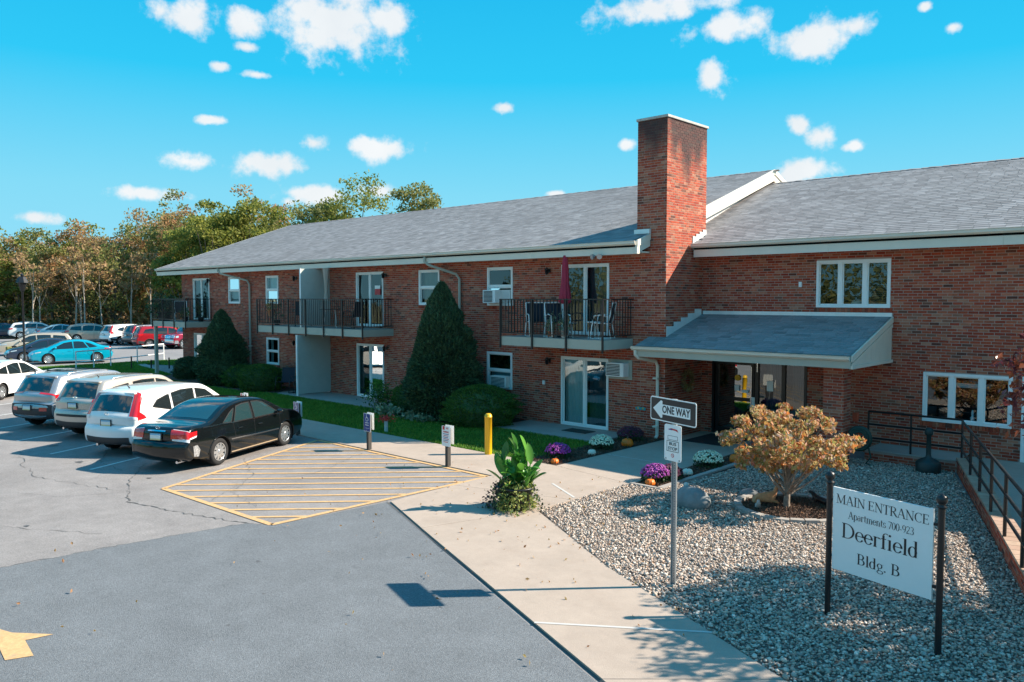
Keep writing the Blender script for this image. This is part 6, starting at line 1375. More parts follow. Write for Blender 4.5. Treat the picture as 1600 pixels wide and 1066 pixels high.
# hose reel on the corner
hs = thing('garden_hose', 'dark green garden hose coiled on the brick column by the ramp rail', 'hose', (-6.38, 18.35, .66)); mb = MB()
for k in range(9): mb.tube([(.03 * (k % 3), .25 * math.cos(i * math.pi / 12) * (1 - .055 * k), .27 * math.sin(i * math.pi / 12) * (1 - .05 * k)) for i in range(25)], .024, 6)
mb.tube([(.02, .2, -.2), (.03, .25, -.40), (.02, .15, -.55), (.0, .3, -.6)], .02, 6)
hs.rotation_euler = (0, 0, R(-75)); mb.build('hose_coil', mat('hose_green', (.015, .05, .04), .5), hs); MB().box(-.12, -.06, -.05, 0, .06, .05).build('bracket', M['black'], hs)
ho = MB(); ho.bevbox(-6.62, 18.56, 1.0, -6.50, 18.66, 1.2, .01); hb_ = tag(ho.build('electric_box', M['brick']), 'small brick red box on the wall above the coiled hose', 'utility box')
# cigarette receptacle
asht = thing('ash_receptacle', 'dark green bell shaped ash receptacle with a tall neck by the landing', 'bin', (-5.05, 18.75, 0)); MB().lathe([(.24, 0), (.25, .05), (.25, .24), (.20, .29), (.06, .36), (.05, .42), (.045, .82), (.06, .84)], 22).build('base', M['binm'] if 'binm' in M else M.setdefault('binm', mat('bin_green', (.012, .03, .03), .5)), asht); MB().lathe([(.07, .84), (.085, .88), (.08, .97), (.05, 1.0), (0, 1.0)], 18).build('cap', M['binm'], asht)

# ================================================================= PLANTING
LV = {}
LV['cedar'] = mat('cedar_leaf', (.02, .05, .02), .75, ramp=[(.016, .038, .02), (.035, .08, .035), (.06, .12, .045), (.10, .17, .07), (.03, .06, .03)], trans=.15)
LV['yew'] = mat('yew_leaf', (.03, .08, .02), .7, ramp=[(.02, .06, .012), (.05, .12, .015), (.08, .17, .02), (.13, .23, .03)], trans=.2)
LV['orange'] = mat('autumn_leaf', (.3, .12, .04), .6, ramp=[(.60, .20, .05), (.52, .30, .15), (.26, .28, .07), (.66, .40, .22), (.66, .20, .04), (.38, .36, .13), (.72, .56, .44), (.42, .14, .10), (.56, .40, .16), (.24, .27, .08), (.64, .26, .08), (.34, .34, .12)], trans=.4)
LV['plum'] = mat('plum_leaf', (.08, .02, .03), .4, ramp=[(.09, .02, .035), (.16, .035, .045), (.34, .07, .03), (.10, .025, .04), (.48, .13, .04), (.14, .03, .05)], trans=.2)
LV['canna'] = mat('canna_leaf', (.06, .22, .03), .4, ramp=[(.05, .20, .03), (.09, .30, .04), (.14, .36, .05), (.05, .16, .04)], trans=.3, var=.1)
LV['lime'] = mat('lime_leaf', (.4, .4, .1), .6, ramp=[(.35, .40, .08), (.50, .48, .16), (.20, .26, .05), (.10, .16, .04)], trans=.3)
LV['purple'] = mat('purple_leaf', (.1, .05, .08), .6, ramp=[(.09, .035, .06), (.16, .09, .10), (.05, .03, .04), (.10, .12, .05)], trans=.2)
LV['olive'] = mat('olive_leaf', (.1, .12, .03), .7, ramp=[(0.125, 0.156, 0.050), (0.225, 0.250, 0.069), (0.350, 0.325, 0.100), (0.163, 0.200, 0.056), (0.300, 0.237, 0.100)], trans=.5)
LV['rust'] = mat('rust_leaf', (.2, .08, .04), .7, ramp=[(0.300, 0.150, 0.075), (0.450, 0.225, 0.106), (0.413, 0.312, 0.125), (0.525, 0.275, 0.125), (0.275, 0.213, 0.088)], trans=.5)
LV['goldg'] = mat('gold_green_leaf', (.2, .25, .03), .7, ramp=[(.11, .15, .03), (.22, .25, .045), (.33, .32, .06), (.15, .19, .035), (.26, .25, .05)], trans=.5)
LV['brown'] = mat('brown_leaf', (.16, .1, .06), .7, ramp=[(0.263, 0.175, 0.099), (0.438, 0.263, 0.131), (0.350, 0.285, 0.110), (0.547, 0.350, 0.198)], trans=.5)
LV['mumleaf'] = mat('mum_leaf', (.04, .08, .03), .7, ramp=[(.02, .05, .018), (.05, .10, .03)], trans=.15)
FL = {'purple': mat('purple_petal', (.3, .03, .28), .6, ramp=[(.32, .03, .28), (.22, .02, .22), (.48, .07, .42)]), 'white': mat('white_petal', (.8, .8, .6), .6, ramp=[(.80, .80, .62), (.70, .74, .55), (.62, .66, .42)]), 'maroon': mat('maroon_petal', (.10, .01, .04), .6, ramp=[(.10, .008, .04), (.06, .006, .03), (.15, .02, .06)]), 'red': mat('red_petal', (.5, .03, .02), .6)}
def shell_pts(n, f, jitter=.06):
    """points on/near a closed shape given as radius(z) with bumpy lobes: f(t, ang) -> (r, z)"""
    t = nr.random(n); a = nr.uniform(0, 2 * np.pi, n); r, z = f(t, a); r = r * (1 - np.abs(nr.normal(0, jitter, n)))
    return np.stack([r * np.cos(a), r * np.sin(a), z], 1)
def conifer(name, label, x, y, h, rad, n, size, mt, cat='shrub', prof=None, seed=0, group=None):
    root = thing(name, label, cat, (x, y, 0), rng.uniform(0, 6), group); r2 = np.random.default_rng(seed); K = 90; ba = r2.uniform(0, 2 * np.pi, K); bt = r2.random(K); bs = r2.uniform(.03, .24, K)
    def f(t, a):
        R0 = prof(t) * rad; bump = sum(s * np.exp(-((np.angle(np.exp(1j * (a - b))) / .22) ** 2 + ((t - tt) / .045) ** 2)) for b, tt, s in zip(ba, bt, bs)); return R0 * (.84 + bump), t * h
    C = shell_pts(n, f, .12); C2 = shell_pts(n // 5, lambda t, a: (f(t, a)[0] * 1.07, t * h), .05)
    C = np.concatenate([C, C2]); out = C - np.array([0, 0, h * .35]); 
    d = unit(out) * np.array([1, 1, .4]) + np.array([0, 0, .35])
    n_ = len(C); dd = unit(d + nr.normal(0, .45, (n_, 3))); s = unit(np.cross(dd, nr.normal(size=(n_, 3)))); nn = np.cross(s, dd); L = size * nr.uniform(.6, 1.3, (n_, 1)) / 2; Wd = L * .42
    V = np.stack([C - dd * L, C + s * Wd + nn * L * .2, C + dd * L, C - s * Wd + nn * L * .2], 1).reshape(-1, 3)
    np_mesh('foliage', V, np.arange(4 * n_).reshape(n_, 4), mt, root)
    C3 = shell_pts(n // 22, lambda t, a: (f(t, a)[0] * 1.06, t * h), .04); dd = unit(unit(C3 - np.array([0, 0, h * .3])) * np.array([1, 1, .5]) + np.array([0, 0, .3]) + nr.normal(0, .25, (len(C3), 3))); s = unit(np.cross(dd, nr.normal(size=(len(C3), 3)))); L = size * nr.uniform(1.0, 2.2, (len(C3), 1)) / 2; V = np.stack([C3 - dd * L, C3 + s * L * .22, C3 + dd * L, C3 - s * L * .22], 1).reshape(-1, 3); np_mesh('shoots', V, np.arange(4 * len(C3)).reshape(-1, 4), mt, root)
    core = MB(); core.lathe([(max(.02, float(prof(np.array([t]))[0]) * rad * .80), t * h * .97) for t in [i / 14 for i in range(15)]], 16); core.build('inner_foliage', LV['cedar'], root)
    MB().tube([(0, 0, -.05), (0, 0, h * .5)], [.07, .03], 6).build('trunk', M['bark'], root); return root
cone = lambda t: np.clip(np.minimum((t + .10) / .30, 1), 0, 1) ** .5 * np.clip(1 - t ** 1.35, 0, 1) ** .72 * 1.04 + .02
dome = lambda t: np.sqrt(np.clip(1 - (2 * np.clip(t, 0, 1) * .92 - .72) ** 2 / 1.45, 0, 1)) 
dome = lambda t: np.clip(1 - np.abs((t - .40) / .60) ** 2.4, 0, 1) ** .5
conifer('evergreen_tree', 'tall dark pyramidal evergreen against the wall between two balconies', -18.72, 16.9, 4.3, 1.36, 46000, .12, LV['cedar'], 'tree', cone, 1)
conifer('evergreen_tree', 'smaller dark pyramidal evergreen near the left end of the building', -33.3, 17.0, 3.30, 1.28, 22000, .12, LV['cedar'], 'tree', cone, 2)
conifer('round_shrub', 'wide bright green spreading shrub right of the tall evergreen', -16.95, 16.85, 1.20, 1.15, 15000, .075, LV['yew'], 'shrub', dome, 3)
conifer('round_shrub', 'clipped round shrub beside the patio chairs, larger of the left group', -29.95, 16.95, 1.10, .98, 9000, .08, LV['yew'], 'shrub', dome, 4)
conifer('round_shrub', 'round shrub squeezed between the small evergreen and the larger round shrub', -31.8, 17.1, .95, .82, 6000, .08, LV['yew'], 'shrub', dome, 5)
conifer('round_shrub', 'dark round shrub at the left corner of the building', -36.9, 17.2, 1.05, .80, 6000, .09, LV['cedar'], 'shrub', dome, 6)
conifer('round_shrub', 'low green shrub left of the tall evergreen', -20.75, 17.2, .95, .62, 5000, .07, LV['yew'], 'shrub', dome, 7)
def tree(name, label, x, y, h, crown, n, lsize, mt, trunk_r=.16, tm='bark', clumps=26, seed=0, cat='tree', group=None, base=.30, spread=.30, limbs=9, droop=0.0, trunk_lean=0.0):
    """crown=(rx, ry, z0, z1)"""
    root = thing(name, label, cat, (x, y, 0), 0, group); r = np.random.default_rng(seed); rx, ry, z0, z1 = crown; cz = (z0 + z1) / 2; hz_ = (z1 - z0) / 2
    cc = []
    while len(cc) < clumps:
        p = r.uniform(-1, 1, 3)
        if .25 < np.linalg.norm(p) < 1.0: cc.append(p)
    cc = np.array(cc) * np.array([rx, ry, hz_]) + np.array([0, 0, cz]); cr_s = r.uniform(.6, 1.25, clumps) * spread * min(rx, hz_ * 1.2)
    w = cr_s ** 2; idx = r.choice(clumps, n, p=w / w.sum()); g = unit(r.normal(size=(n, 3))) * (r.random((n, 1)) ** .55); C = cc[idx] + g * cr_s[idx][:, None] * np.array([1.15, 1.15, .75]); C = C[C[:, 2] > .05]
    leaves('crown', C, lsize, mt, root, .6, droop=droop)
    mb = MB(); top = Vector((trunk_lean, 0, z0 + (z1 - z0) * .55)); b = Vector((0, 0, -.1)); pts = [b.lerp(top, t) + Vector((math.sin(t * 4 + seed) * .04 * h / 5, math.cos(t * 3 + seed) * .03 * h / 5, 0)) for t in (0, .15, .35, .6, .8, 1)]
    mb.tube(pts, [trunk_r * k for k in (1.25, 1, .85, .6, .4, .18)], 8)
    od = np.argsort(-cr_s)[:limbs + 12]
    for i in od:
        c = Vector(cc[i]); t = min(.92, max(base, (c.z - .25 * h) / h + .05)); k = min(4, int(t * 5)); s = pts[k].lerp(pts[k + 1], t * 5 - k); m_ = s.lerp(c, .5) + Vector((0, 0, -.06 * (c - s).length))
        mb.tube([s, m_, c], [trunk_r * .38, trunk_r * .22, trunk_r * .07], 5)
    mb.build('trunk', M[tm], root); return root
M['barkmid'] = mat('grey_brown_bark', (.27, .22, .18), .9, var=.3, scale=10, bump=.5, bscale=25)
# small autumn tree in the pebble bed
tr = tree('ornamental_tree', 'small spreading tree with orange and tan autumn leaves in the ring bed', -6.06, 13.85, 2.0, (1.24, 1.24, .62, 1.84), 9800, .080, LV['orange'], .062, 'barkmid', 120, 5, limbs=16, spread=.20, droop=.7, base=.28)
tag(tree('plum_tree', 'tree with dark plum and red leaves at the right edge', -.70, 12.2, 4.1, (1.95, 1.9, 1.75, 4.05), 9500, .095, LV['plum'], .09, 'bark', 64, 9, limbs=16, spread=.28), 'tree with dark plum and red leaves at the right edge', 'tree')
tree('plum_tree', 'second plum leaved tree outside the right edge whose shade falls on the pebbles', 2.3, 9.6, 5.2, (2.3, 2.2, 1.9, 5.0), 7000, .11, LV['plum'], .11, 'bark', 50, 12, limbs=14, spread=.22)
tree('shade_tree', 'green tree beyond the right edge beside the drive', 1.6, 13.6, 6.0, (2.2, 2.2, 2.6, 6.2), 7000, .12, LV['olive'], .12, 'bark', 50, 14, limbs=14, spread=.22)
# ring bed with edging stones
rb0 = struct(sheet('mulch_ring', [(-5.95 + .98 * math.cos(i * math.pi / 16), 13.85 + .98 * math.sin(i * math.pi / 16)) for i in range(32)], .018, M['mulchb']))
for i in range(26):
    a0, a1 = 2 * math.pi * (i + .04) / 26, 2 * math.pi * (i + .96) / 26; q = MB(); hh = .06 + rng.uniform(0, .03)
    q.prism([(-5.95 + r_ * math.cos(a), 13.85 + r_ * math.sin(a)) for r_, a in ((.90, a0), (1.03, a0), (1.03, a1), (.90, a1))], .0, hh); q.build('edging_stone', M['concrete_grey'], rb0)
def blob(name, label, cat, x, y, sx, sy, sz, m, seed=0, z=0, rough=.12, sub=3):
    bm = bmesh.new(); bmesh.ops.create_icosphere(bm, subdivisions=sub, radius=1); r2 = random.Random(seed); ph = [(Vector((r2.gauss(0, 1), r2.gauss(0, 1), r2.gauss(0, 1))), r2.uniform(0, 6)) for _ in range(9)]
    for v in bm.verts:
        d = sum(math.sin(p.dot(v.co) * 2.0 + q) for p, q in ph) / 9; v.co = v.co * (1 + rough * d * 2); v.co.x *= sx; v.co.y *= sy; v.co.z = max(v.co.z * sz + sz * .45, -.03)
    me = bpy.data.meshes.new(name); bm.to_mesh(me); bm.free(); me.materials.append(m); me.polygons.foreach_set('use_smooth', [True] * len(me.polygons)); o = link(bpy.data.objects.new(name, me)); o.location = (x, y, z); return tag(o, label, cat)
blob('boulder', 'grey boulder in the pebbles just behind the one way sign post', 'rock', -7.38, 12.75, .40, .28, .26, M['stone'], 3); tb = blob('bird_figure', 'tiny pale bird shaped ornament on top of the grey boulder', 'ornament', -7.52, 12.80, .05, .035, .06, M['curtain'], 4, .34); 
blob('boulder', 'small grey stone in the pebbles left of the ring bed', 'rock', -6.95, 14.2, .22, .16, .11, M['stone'], 6)
blob('boulder', 'pale stone in the ring bed behind the left sign post', 'rock', -5.25, 14.05, .16, .12, .08, M['stone'], 8)
# lying deer figure
def skin_fig(name, chain, mat_, par, sub=2):
    vs, es, rs = chain; me = bpy.data.meshes.new(name); me.from_pydata(vs, es, []); o = bpy.data.objects.new(name, me); COL.objects.link(o)
    sk = o.modifiers.new('s', 'SKIN'); ss = o.modifiers.new('u', 'SUBSURF'); ss.levels = sub; ss.render_levels = sub
    for i, r_ in enumerate(rs): me.skin_vertices[0].data[i].radius = (r_, r_) if not isinstance(r_, tuple) else r_
    me.skin_vertices[0].data[0].use_root = True; bpy.context.view_layer.update()
    m2 = bpy.data.meshes.new_from_object(o.evaluated_get(bpy.context.evaluated_depsgraph_get())); bpy.data.objects.remove(o); m2.materials.clear(); m2.materials.append(mat_); m2.name = name
    m2.polygons.foreach_set('use_smooth', [True] * len(m2.polygons)); return link(bpy.data.objects.new(name, m2), par)
M['deer'] = mat('deer_tan', (.55, .26, .12), .75, var=.2, scale=14)
dr = thing('deer_figure', 'tan lying deer garden figure in the ring bed', 'garden figure', (-6.42, 13.72, .06), R(38))
skin_fig('body', ([(0, 0, .10), (-.13, 0, .11), (-.22, 0, .09), (.12, 0, .12), (.17, 0, .19), (.20, 0, .28), (.22, 0, .34), (.29, 0, .325), (-.2, -.06, .04), (-.08, -.10, .02), (-.2, .06, .04), (-.08, .10, .02), (.14, -.05, .05), (.25, -.06, .02), (.14, .05, .05), (.25, .06, .02)],
    [(0, 1), (1, 2), (0, 3), (3, 4), (4, 5), (5, 6), (6, 7), (2, 8), (8, 9), (2, 10), (10, 11), (3, 12), (12, 13), (3, 14), (14, 15)], [.085, .085, .06, .07, .05, .035, .042, .022, .035, .016, .035, .016, .025, .014, .025, .014]), M['deer'], dr)
q = MB()
for s in (-1, 1): q.tube([(.21, s * .02, .37), (.20, s * .055, .43), (.19, s * .06, .47)], [.016, .014, .003], 6)
q.build('ears', M['deer'], dr)
rb2 = thing('rabbit_figure', 'small pale rabbit figure in front of the lying deer', 'garden figure', (-6.38, 13.36, .02), R(-60))
skin_fig('body', ([(0, 0, .06), (.05, 0, .10), (.08, 0, .15), (-.04, 0, .05), (.075, .015, .20), (.075, -.015, .20), (.11, 0, .145)], [(0, 1), (1, 2), (0, 3), (2, 4), (2, 5), (2, 6)], [.05, .04, .032, .045, .01, .01, .02]), M['cap'], rb2)
cr0 = thing('dark_figure', 'dark reclining animal figure at the right side of the ring bed', 'garden figure', (-5.62, 14.35, .05), R(170))
skin_fig('body', ([(0, 0, .08), (.12, 0, .11), (.2, 0, .19), (.27, 0, .2), (-.15, 0, .06), (.1, -.05, .02), (.1, .05, .02), (-.12, -.05, .02), (-.12, .05, .02)], [(0, 1), (1, 2), (2, 3), (0, 4), (1, 5), (1, 6), (4, 7), (4, 8)], [.06, .05, .035, .022, .05, .02, .02, .02, .02]), M['black'], cr0)
# mums and pumpkins
def mum(x, y, rad, h, col_, label):
    root = thing('chrysanthemum', label, 'flower', (x, y, .0), rng.uniform(0, 6), 'potted mums lining the entrance walk')
    n = 420; a = nr.uniform(0, 2 * np.pi, n); t = nr.random(n) ** .6; c = np.stack([rad * np.sin(t * 1.45) * np.cos(a), rad * np.sin(t * 1.45) * np.sin(a), h * (.45 + .55 * np.cos(t * 1.5))], 1); c *= 1 + nr.normal(0, .035, (n, 1))
    nn = unit(c - np.array([0, 0, h * .3])); u = unit(np.cross(nn, nr.normal(size=(n, 3)))); v = np.cross(nn, u); s = .020 * nr.uniform(.7, 1.3, (n, 1)); V = [c + nn * s * .7]
    for k in range(7): an = 2 * np.pi * k / 7; V.append(c + (u * math.cos(an) + v * math.sin(an)) * s * (1.15 if k % 2 else .9))
    V = np.stack(V, 1).reshape(-1, 3); b = (np.arange(n) * 8)[:, None]; Fc = np.concatenate([b + np.array([[0, 1 + k, 1 + (k + 1) % 7]]) for k in range(7)])
    o = np_mesh('blossoms', V, Fc, FL[col_], root); stuff(o)
    m_ = 900; a = nr.uniform(0, 2 * np.pi, m_); t = nr.random(m_); C = np.stack([rad * .95 * np.sin(t * 1.6) * np.cos(a), rad * .95 * np.sin(t * 1.6) * np.sin(a), h * (.08 + .82 * nr.random(m_)) * (.6 + .4 * np.cos(t * 1.5))], 1); leaves('leaves', C, .05, LV['mumleaf'], root)
    MB().lathe([(.10, 0), (.13, .14), (.14, .15)], 14).build('pot', M['blackp'], root)
mum(-11.98, 14.50, .30, .36, 'purple', 'bright purple mum at the lawn end of the left walk bed'); mum(-11.85, 16.05, .30, .38, 'white', 'white mum in the middle of the left walk bed'); mum(-12.0, 17.55, .36, .40, 'maroon', 'dark maroon mum against the wall in the left walk bed')
mum(-8.92, 13.95, .30, .38, 'purple', 'purple mum nearest the one way sign on the right walk bed'); mum(-8.78, 14.28, .27, .34, 'maroon', 'dark leafy mum right behind the purple one by the sign post'); mum(-8.85, 16.0, .33, .38, 'white', 'white mum on the right side of the walk'); mum(-8.45, 17.75, .34, .40, 'maroon', 'dark maroon mum behind the orange leaved tree')
def pumpkin(x, y, r_, m, label):
    root = thing('pumpkin', label, 'pumpkin', (x, y, .0), rng.uniform(0, 6), 'pumpkins lining the entrance walk'); pr = [(.02, 0), (r_ * .7, .01), (r_ * .98, r_ * .45), (r_, r_ * .8), (r_ * .8, r_ * 1.3), (r_ * .3, r_ * 1.5), (.01, r_ * 1.42)]
    MB().lathe(pr, 40, 0, None, True, .06, 10).build('rind', m, root); MB().tube([(0, 0, r_ * 1.4), (.01, 0, r_ * 1.6), (.03, .01, r_ * 1.85)], [.018, .012, .012], 6).build('stem', M['bark'], root)
M['pumpkin'] = mat('pumpkin_orange', (.85, .17, .008), .5, var=.15, scale=6); M['pumpkinw'] = mat('pumpkin_white', (.75, .70, .58), .5, var=.08, scale=6)
pumpkin(-11.62, 13.95, .09, M['pumpkin'], 'small orange pumpkin at the start of the left walk bed'); pumpkin(-11.62, 15.35, .10, M['pumpkinw'], 'white pumpkin between the purple and white mums, left bed'); pumpkin(-11.62, 16.85, .15, M['pumpkin'], 'large orange pumpkin between the white and maroon mums, left bed')
pumpkin(-8.83, 13.62, .10, M['pumpkin'], 'small orange pumpkin at the corner of the right walk bed'); pumpkin(-8.75, 14.95, .11, M['pumpkinw'], 'white pumpkin beside the one way sign, right bed'); pumpkin(-8.60, 16.85, .15, M['pumpkin'], 'large orange pumpkin beside the white mum, right bed')
# canna planter
pt = thing('planter', 'planter of tall green cannas with trailing lime and purple foliage on the sidewalk corner', 'planter', (-9.62, 10.45, 0.0))
MB().lathe([(.24, 0), (.33, .40), (.35, .42), (.33, .44), (.30, .42), (.28, .38), (0, .37)], 24).build('pot', M['black'], pt)
def big_leaf(base, dirv, L, w, bend):
    d = Vector(dirv).normalized(); s = d.cross(Vector((0, 0, 1))).normalized() if abs(d.z) < .98 else Vector((1, 0, 0)); mb = MB(); vs = []; n = 7; p = Vector(base); cur = d.copy()
    for i in range(n + 1):
        t = i / n; ww = w * math.sin(math.pi * min(1, t * .92 + .05)) ** .7 * (1 if t < .97 else .2); up = s.cross(cur).normalized(); vs += [p - s * ww + up * ww * .35, p, p + s * ww + up * ww * .35]
        p = p + cur * L / n; cur = (cur + Vector((0, 0, -bend / n)) + Vector((d.x, d.y, 0)) * bend * .5 / n).normalized()
    mb.add(vs, [(3 * i + j, 3 * i + j + 1, 3 * i + j + 4, 3 * i + j + 3) for i in range(n) for j in range(2)], 0, True); return mb
me_l = [big_leaf((0, 0, 0), (1, 0, e), L, L * .19, bd_) for e, L, bd_ in ((.9, .36, .55), (1.5, .40, .4), (.55, .34, .5), (3.0, .36, .15), (1.1, .30, .9))]
lm = [m_.build('canna_leaf', LV['canna'], pt) for m_ in me_l]
for k, o in enumerate(lm): o.location = (0, 0, .9)
for s in range(14):
    a = rng.uniform(0, 6.28); r_ = rng.uniform(.02, .30); hgt = rng.uniform(.55, 1.2) - r_ * .6; x, y = r_ * math.cos(a), r_ * math.sin(a); MB().tube([(x * .6, y * .6, .36), (x, y, hgt)], [.018, .010], 6).build('stem', LV['canna'], pt)
    for j in range(7):
        o = link(bpy.data.objects.new('canna_leaf', lm[rng.randrange(5)].data), pt); o.location = (x, y, .45 + (hgt - .45) * (j + .5) / 7); o.rotation_euler = (rng.uniform(-.4, .4), rng.uniform(-.5, .35), a + j * 2.4 + rng.uniform(-.9, .9)); k = rng.uniform(.55, 1.1); o.scale = (k, k, k)
for o in lm: bpy.data.objects.remove(o)
def trail(mt, a0, a1, n, size, nm):
    a = nr.uniform(a0, a1, n); t = nr.random(n); r_ = .20 + (.20 + .10 * np.sin(a * 3 + a0) + .06 * np.sin(a * 7)) * np.sin(t * 1.5) + nr.normal(0, .05, n); z = .52 - .48 * t ** 1.2 + nr.normal(0, .04, n); C = np.stack([r_ * np.cos(a), r_ * np.sin(a), np.clip(z, .02, 1)], 1); stuff(leaves(nm, C, size, mt, pt, .6, droop=.4))
trail(LV['lime'], -1.9, .6, 900, .055, 'trailing_foliage'); trail(LV['purple'], 2.2, 4.6, 900, .05, 'trailing_foliage'); trail(LV['mumleaf'], 0, 6.28, 700, .05, 'trailing_foliage'); trail(LV['lime'], 3.8, 4.8, 300, .05, 'trailing_foliage')
# leafy plant by left patio, hostas, red flowers
lp2 = thing('leafy_plant', 'loose leafy plant in front of the left ground floor sliding door', 'plant', (-21.85, 16.9, 0)); c = nr.normal(0, 1, (1300, 3)) * np.array([.26, .26, .22]) + np.array([0, 0, .5]); c = c[c[:, 2] > .03]; leaves('leaves', c, .075, LV['yew'], lp2); mb = MB()
for i in range(14): mb.tube([(0, 0, 0), (rng.uniform(-.2, .2), rng.uniform(-.2, .2), .4), (rng.uniform(-.4, .4), rng.uniform(-.4, .4), rng.uniform(.7, 1.1))], [.01, .008, .003], 4)
mb.build('stems', M['bark'], lp2)
M['hosta'] = mat('hosta_leaf', (.2, .26, .16), .6, ramp=[(.10, .17, .08), (.30, .34, .22), (.16, .22, .10)], trans=.2)
for i, (x, y) in enumerate(((-20.9, 16.3), (-20.3, 16.2), (-19.2, 16.05), (-18.5, 16.0))):
    o = thing('hosta', ['pale edged hosta clump left of the tall evergreen, far one', 'pale edged hosta clump left of the tall evergreen, near one', 'hosta clump at the foot of the tall evergreen', 'hosta clump at the right foot of the tall evergreen'][i], 'plant', (x, y, 0)); c = nr.normal(0, 1, (160, 3)) * np.array([.16, .16, .07]) + np.array([0, 0, .14]); leaves('leaves', c, .15, M['hosta'], o)
rf = thing('flower_stand', 'red flowers on a short pale pipe in the lawn', 'flower', (-17.86, 13.98, 0)); MB().tube([(0, 0, 0), (0, 0, .36)], .055, 12).build('pipe', M['curtain'], rf); c = nr.normal(0, 1, (160, 3)) * np.array([.10, .10, .045]) + np.array([0, 0, .42]); leaves('flowers', c, .06, FL['red'], rf)

# ---- mats, furniture
tag(MB().bevbox(-10.95, 18.45, SZ + .004, -9.75, 19.95, SZ + .02, .004).build('door_mat', mat('mat_black', (.012, .014, .018), .95)), 'large black mat in front of the entrance doors', 'mat')
tag(MB().bevbox(-14.3, 17.45, .054, -13.45, 17.95, .066, .004).build('door_mat', mat('mat_dark', (.03, .035, .03), .95)), 'small dark mat outside the ground floor sliding door', 'mat')
wth = thing('wreath', 'round autumn wreath hanging on the side wall by the entrance', 'wreath', (-11.40, 19.35, 1.55)); n = 700; a = nr.uniform(0, 2 * np.pi, n); c = np.stack([nr.normal(.05, .02, n), .22 * np.cos(a), .26 * np.sin(a)], 1) + nr.normal(0, .03, (n, 3)); leaves('twigs', c, .07, LV['brown'], wth)
a = nr.uniform(3.6, 5.8, 120); c = np.stack([nr.normal(.08, .02, 120), .20 * np.cos(a), .25 * np.sin(a)], 1) + nr.normal(0, .03, (120, 3)); leaves('orange_leaves', c, .08, LV['orange'], wth)
# name plaque on the wall
pq = thing('butterfly_plaque', 'small turquoise and yellow plaque low on the brick wall', 'wall ornament', (-12.2, F - .03, .80)); mb = MB()
mb.prism([(-.18, .02), (-.06, .05), (0, .02), (.06, .05), (.18, .02), (.14, -.06), (.03, -.03), (0, -.05), (-.03, -.03), (-.14, -.06)], -.015, 0, 0, XYZ2XZ); mb.build('wings', mat('turquoise', (.05, .30, .32), .5), pq); q = MB(); q.prism([(-.10, .025), (-.06, .025), (-.06, -.02), (-.10, -.02)], -.02, -.016, 0, XYZ2XZ); q.prism([(.06, .025), (.10, .025), (.10, -.02), (.06, -.02)], -.02, -.016, 0, XYZ2XZ); q.build('spots', M['yellowpost'], pq)
def chair(name, label, x, y, z, rz, fm, sm, group, sc_=1):
    root = thing(name, label, 'chair', (x, y, z), rz, group)
    for s in (-1, 1):
        q = MB(); q.tube([(-.02, s * .27, .98), (.0 + .05, s * .27, .62), (.10, s * .27, .42), (.52, s * .27, .44)], .016, 6); q.tube([(.06, s * .29, .60), (.30, s * .30, .66), (.48, s * .30, .63), (.54, s * .30, .35), (.58, s * .30, .02), (.30, s * .30, .012), (.02, s * .30, .015), (.10, s * .29, .40)], .016, 6); q.build('frame', fm, root)
    q = MB(); n = 6; vs = []
    for i in range(n + 1): t = i / n; vs += [(-.02 + .12 * t, -.26, .98 - .55 * t), (-.02 + .12 * t, .26, .98 - .55 * t)]
    q.add(vs, [(2 * i, 2 * i + 1, 2 * i + 3, 2 * i + 2) for i in range(n)], 0, True); q.build('backrest', sm, root); q = MB(); q.add([(.10, -.26, .43), (.10, .26, .43), (.52, .26, .445), (.52, -.26, .445), (.30, 0, .40)], [(0, 1, 4), (1, 2, 4), (2, 3, 4), (3, 0, 4)]); q.build('seat', sm, root)
    q = MB(); q.tube([(-.02, -.27, .98), (-.02, .27, .98)], .016, 6); q.build('top_bar', fm, root); return root
SL = mat('navy_sling', (.015, .02, .035), .8); SLb = mat('blue_sling', (.02, .06, .22), .8); BZ = 2.705
chair('patio_chair', 'white framed sling chair leftmost on the right balcony', -15.45, 17.62, BZ, R(-35), M['white'], SL, 'white framed chairs on the right balcony')
chair('patio_chair', 'white framed sling chair second from the left on the right balcony', -14.72, 17.58, BZ, R(-25), M['white'], SL, 'white framed chairs on the right balcony')
chair('patio_chair', 'white framed sling chair at the right end of the right balcony', -12.72, 17.75, BZ, R(205), M['white'], SL, 'white framed chairs on the right balcony')
chair('patio_chair', 'dark chair beside the privacy panel on the middle balcony', -28.0, 17.75, BZ, R(-30), M['black'], SL, 'dark chairs on the middle balcony'); chair('patio_chair', 'dark chair in front of the glass door on the middle balcony', -24.0, 17.6, BZ, R(200), M['black'], SL, 'dark chairs on the middle balcony')
chair('patio_chair', 'dark chair left of the blue chair on the ground patio', -28.35, 17.3, .05, R(-60), M['black'], SL, 'chairs on the left ground patio'); chair('patio_chair', 'blue chair by the door on the ground patio', -27.62, 17.75, .05, R(-75), M['black'], SLb, 'chairs on the left ground patio')
chair('patio_chair', 'folded pale chair on the far left balcony', -38.9, 17.75, BZ, R(-20), M['white'], SL, 'chairs on the left balcony')
def stable(name, label, x, y, z, r_, h, m, group=None):
    root = thing(name, label, 'table', (x, y, z), 0, group); MB().lathe([(0, h - .02), (r_, h - .02), (r_, h), (0, h)], 24).build('tabletop', m, root)
    for k in range(3): a = k * 2.1; MB().tube([(r_ * .7 * math.cos(a), r_ * .7 * math.sin(a), 0), (r_ * .5 * math.cos(a), r_ * .5 * math.sin(a), h - .02)], .014, 6).build('leg', M['white'], root)
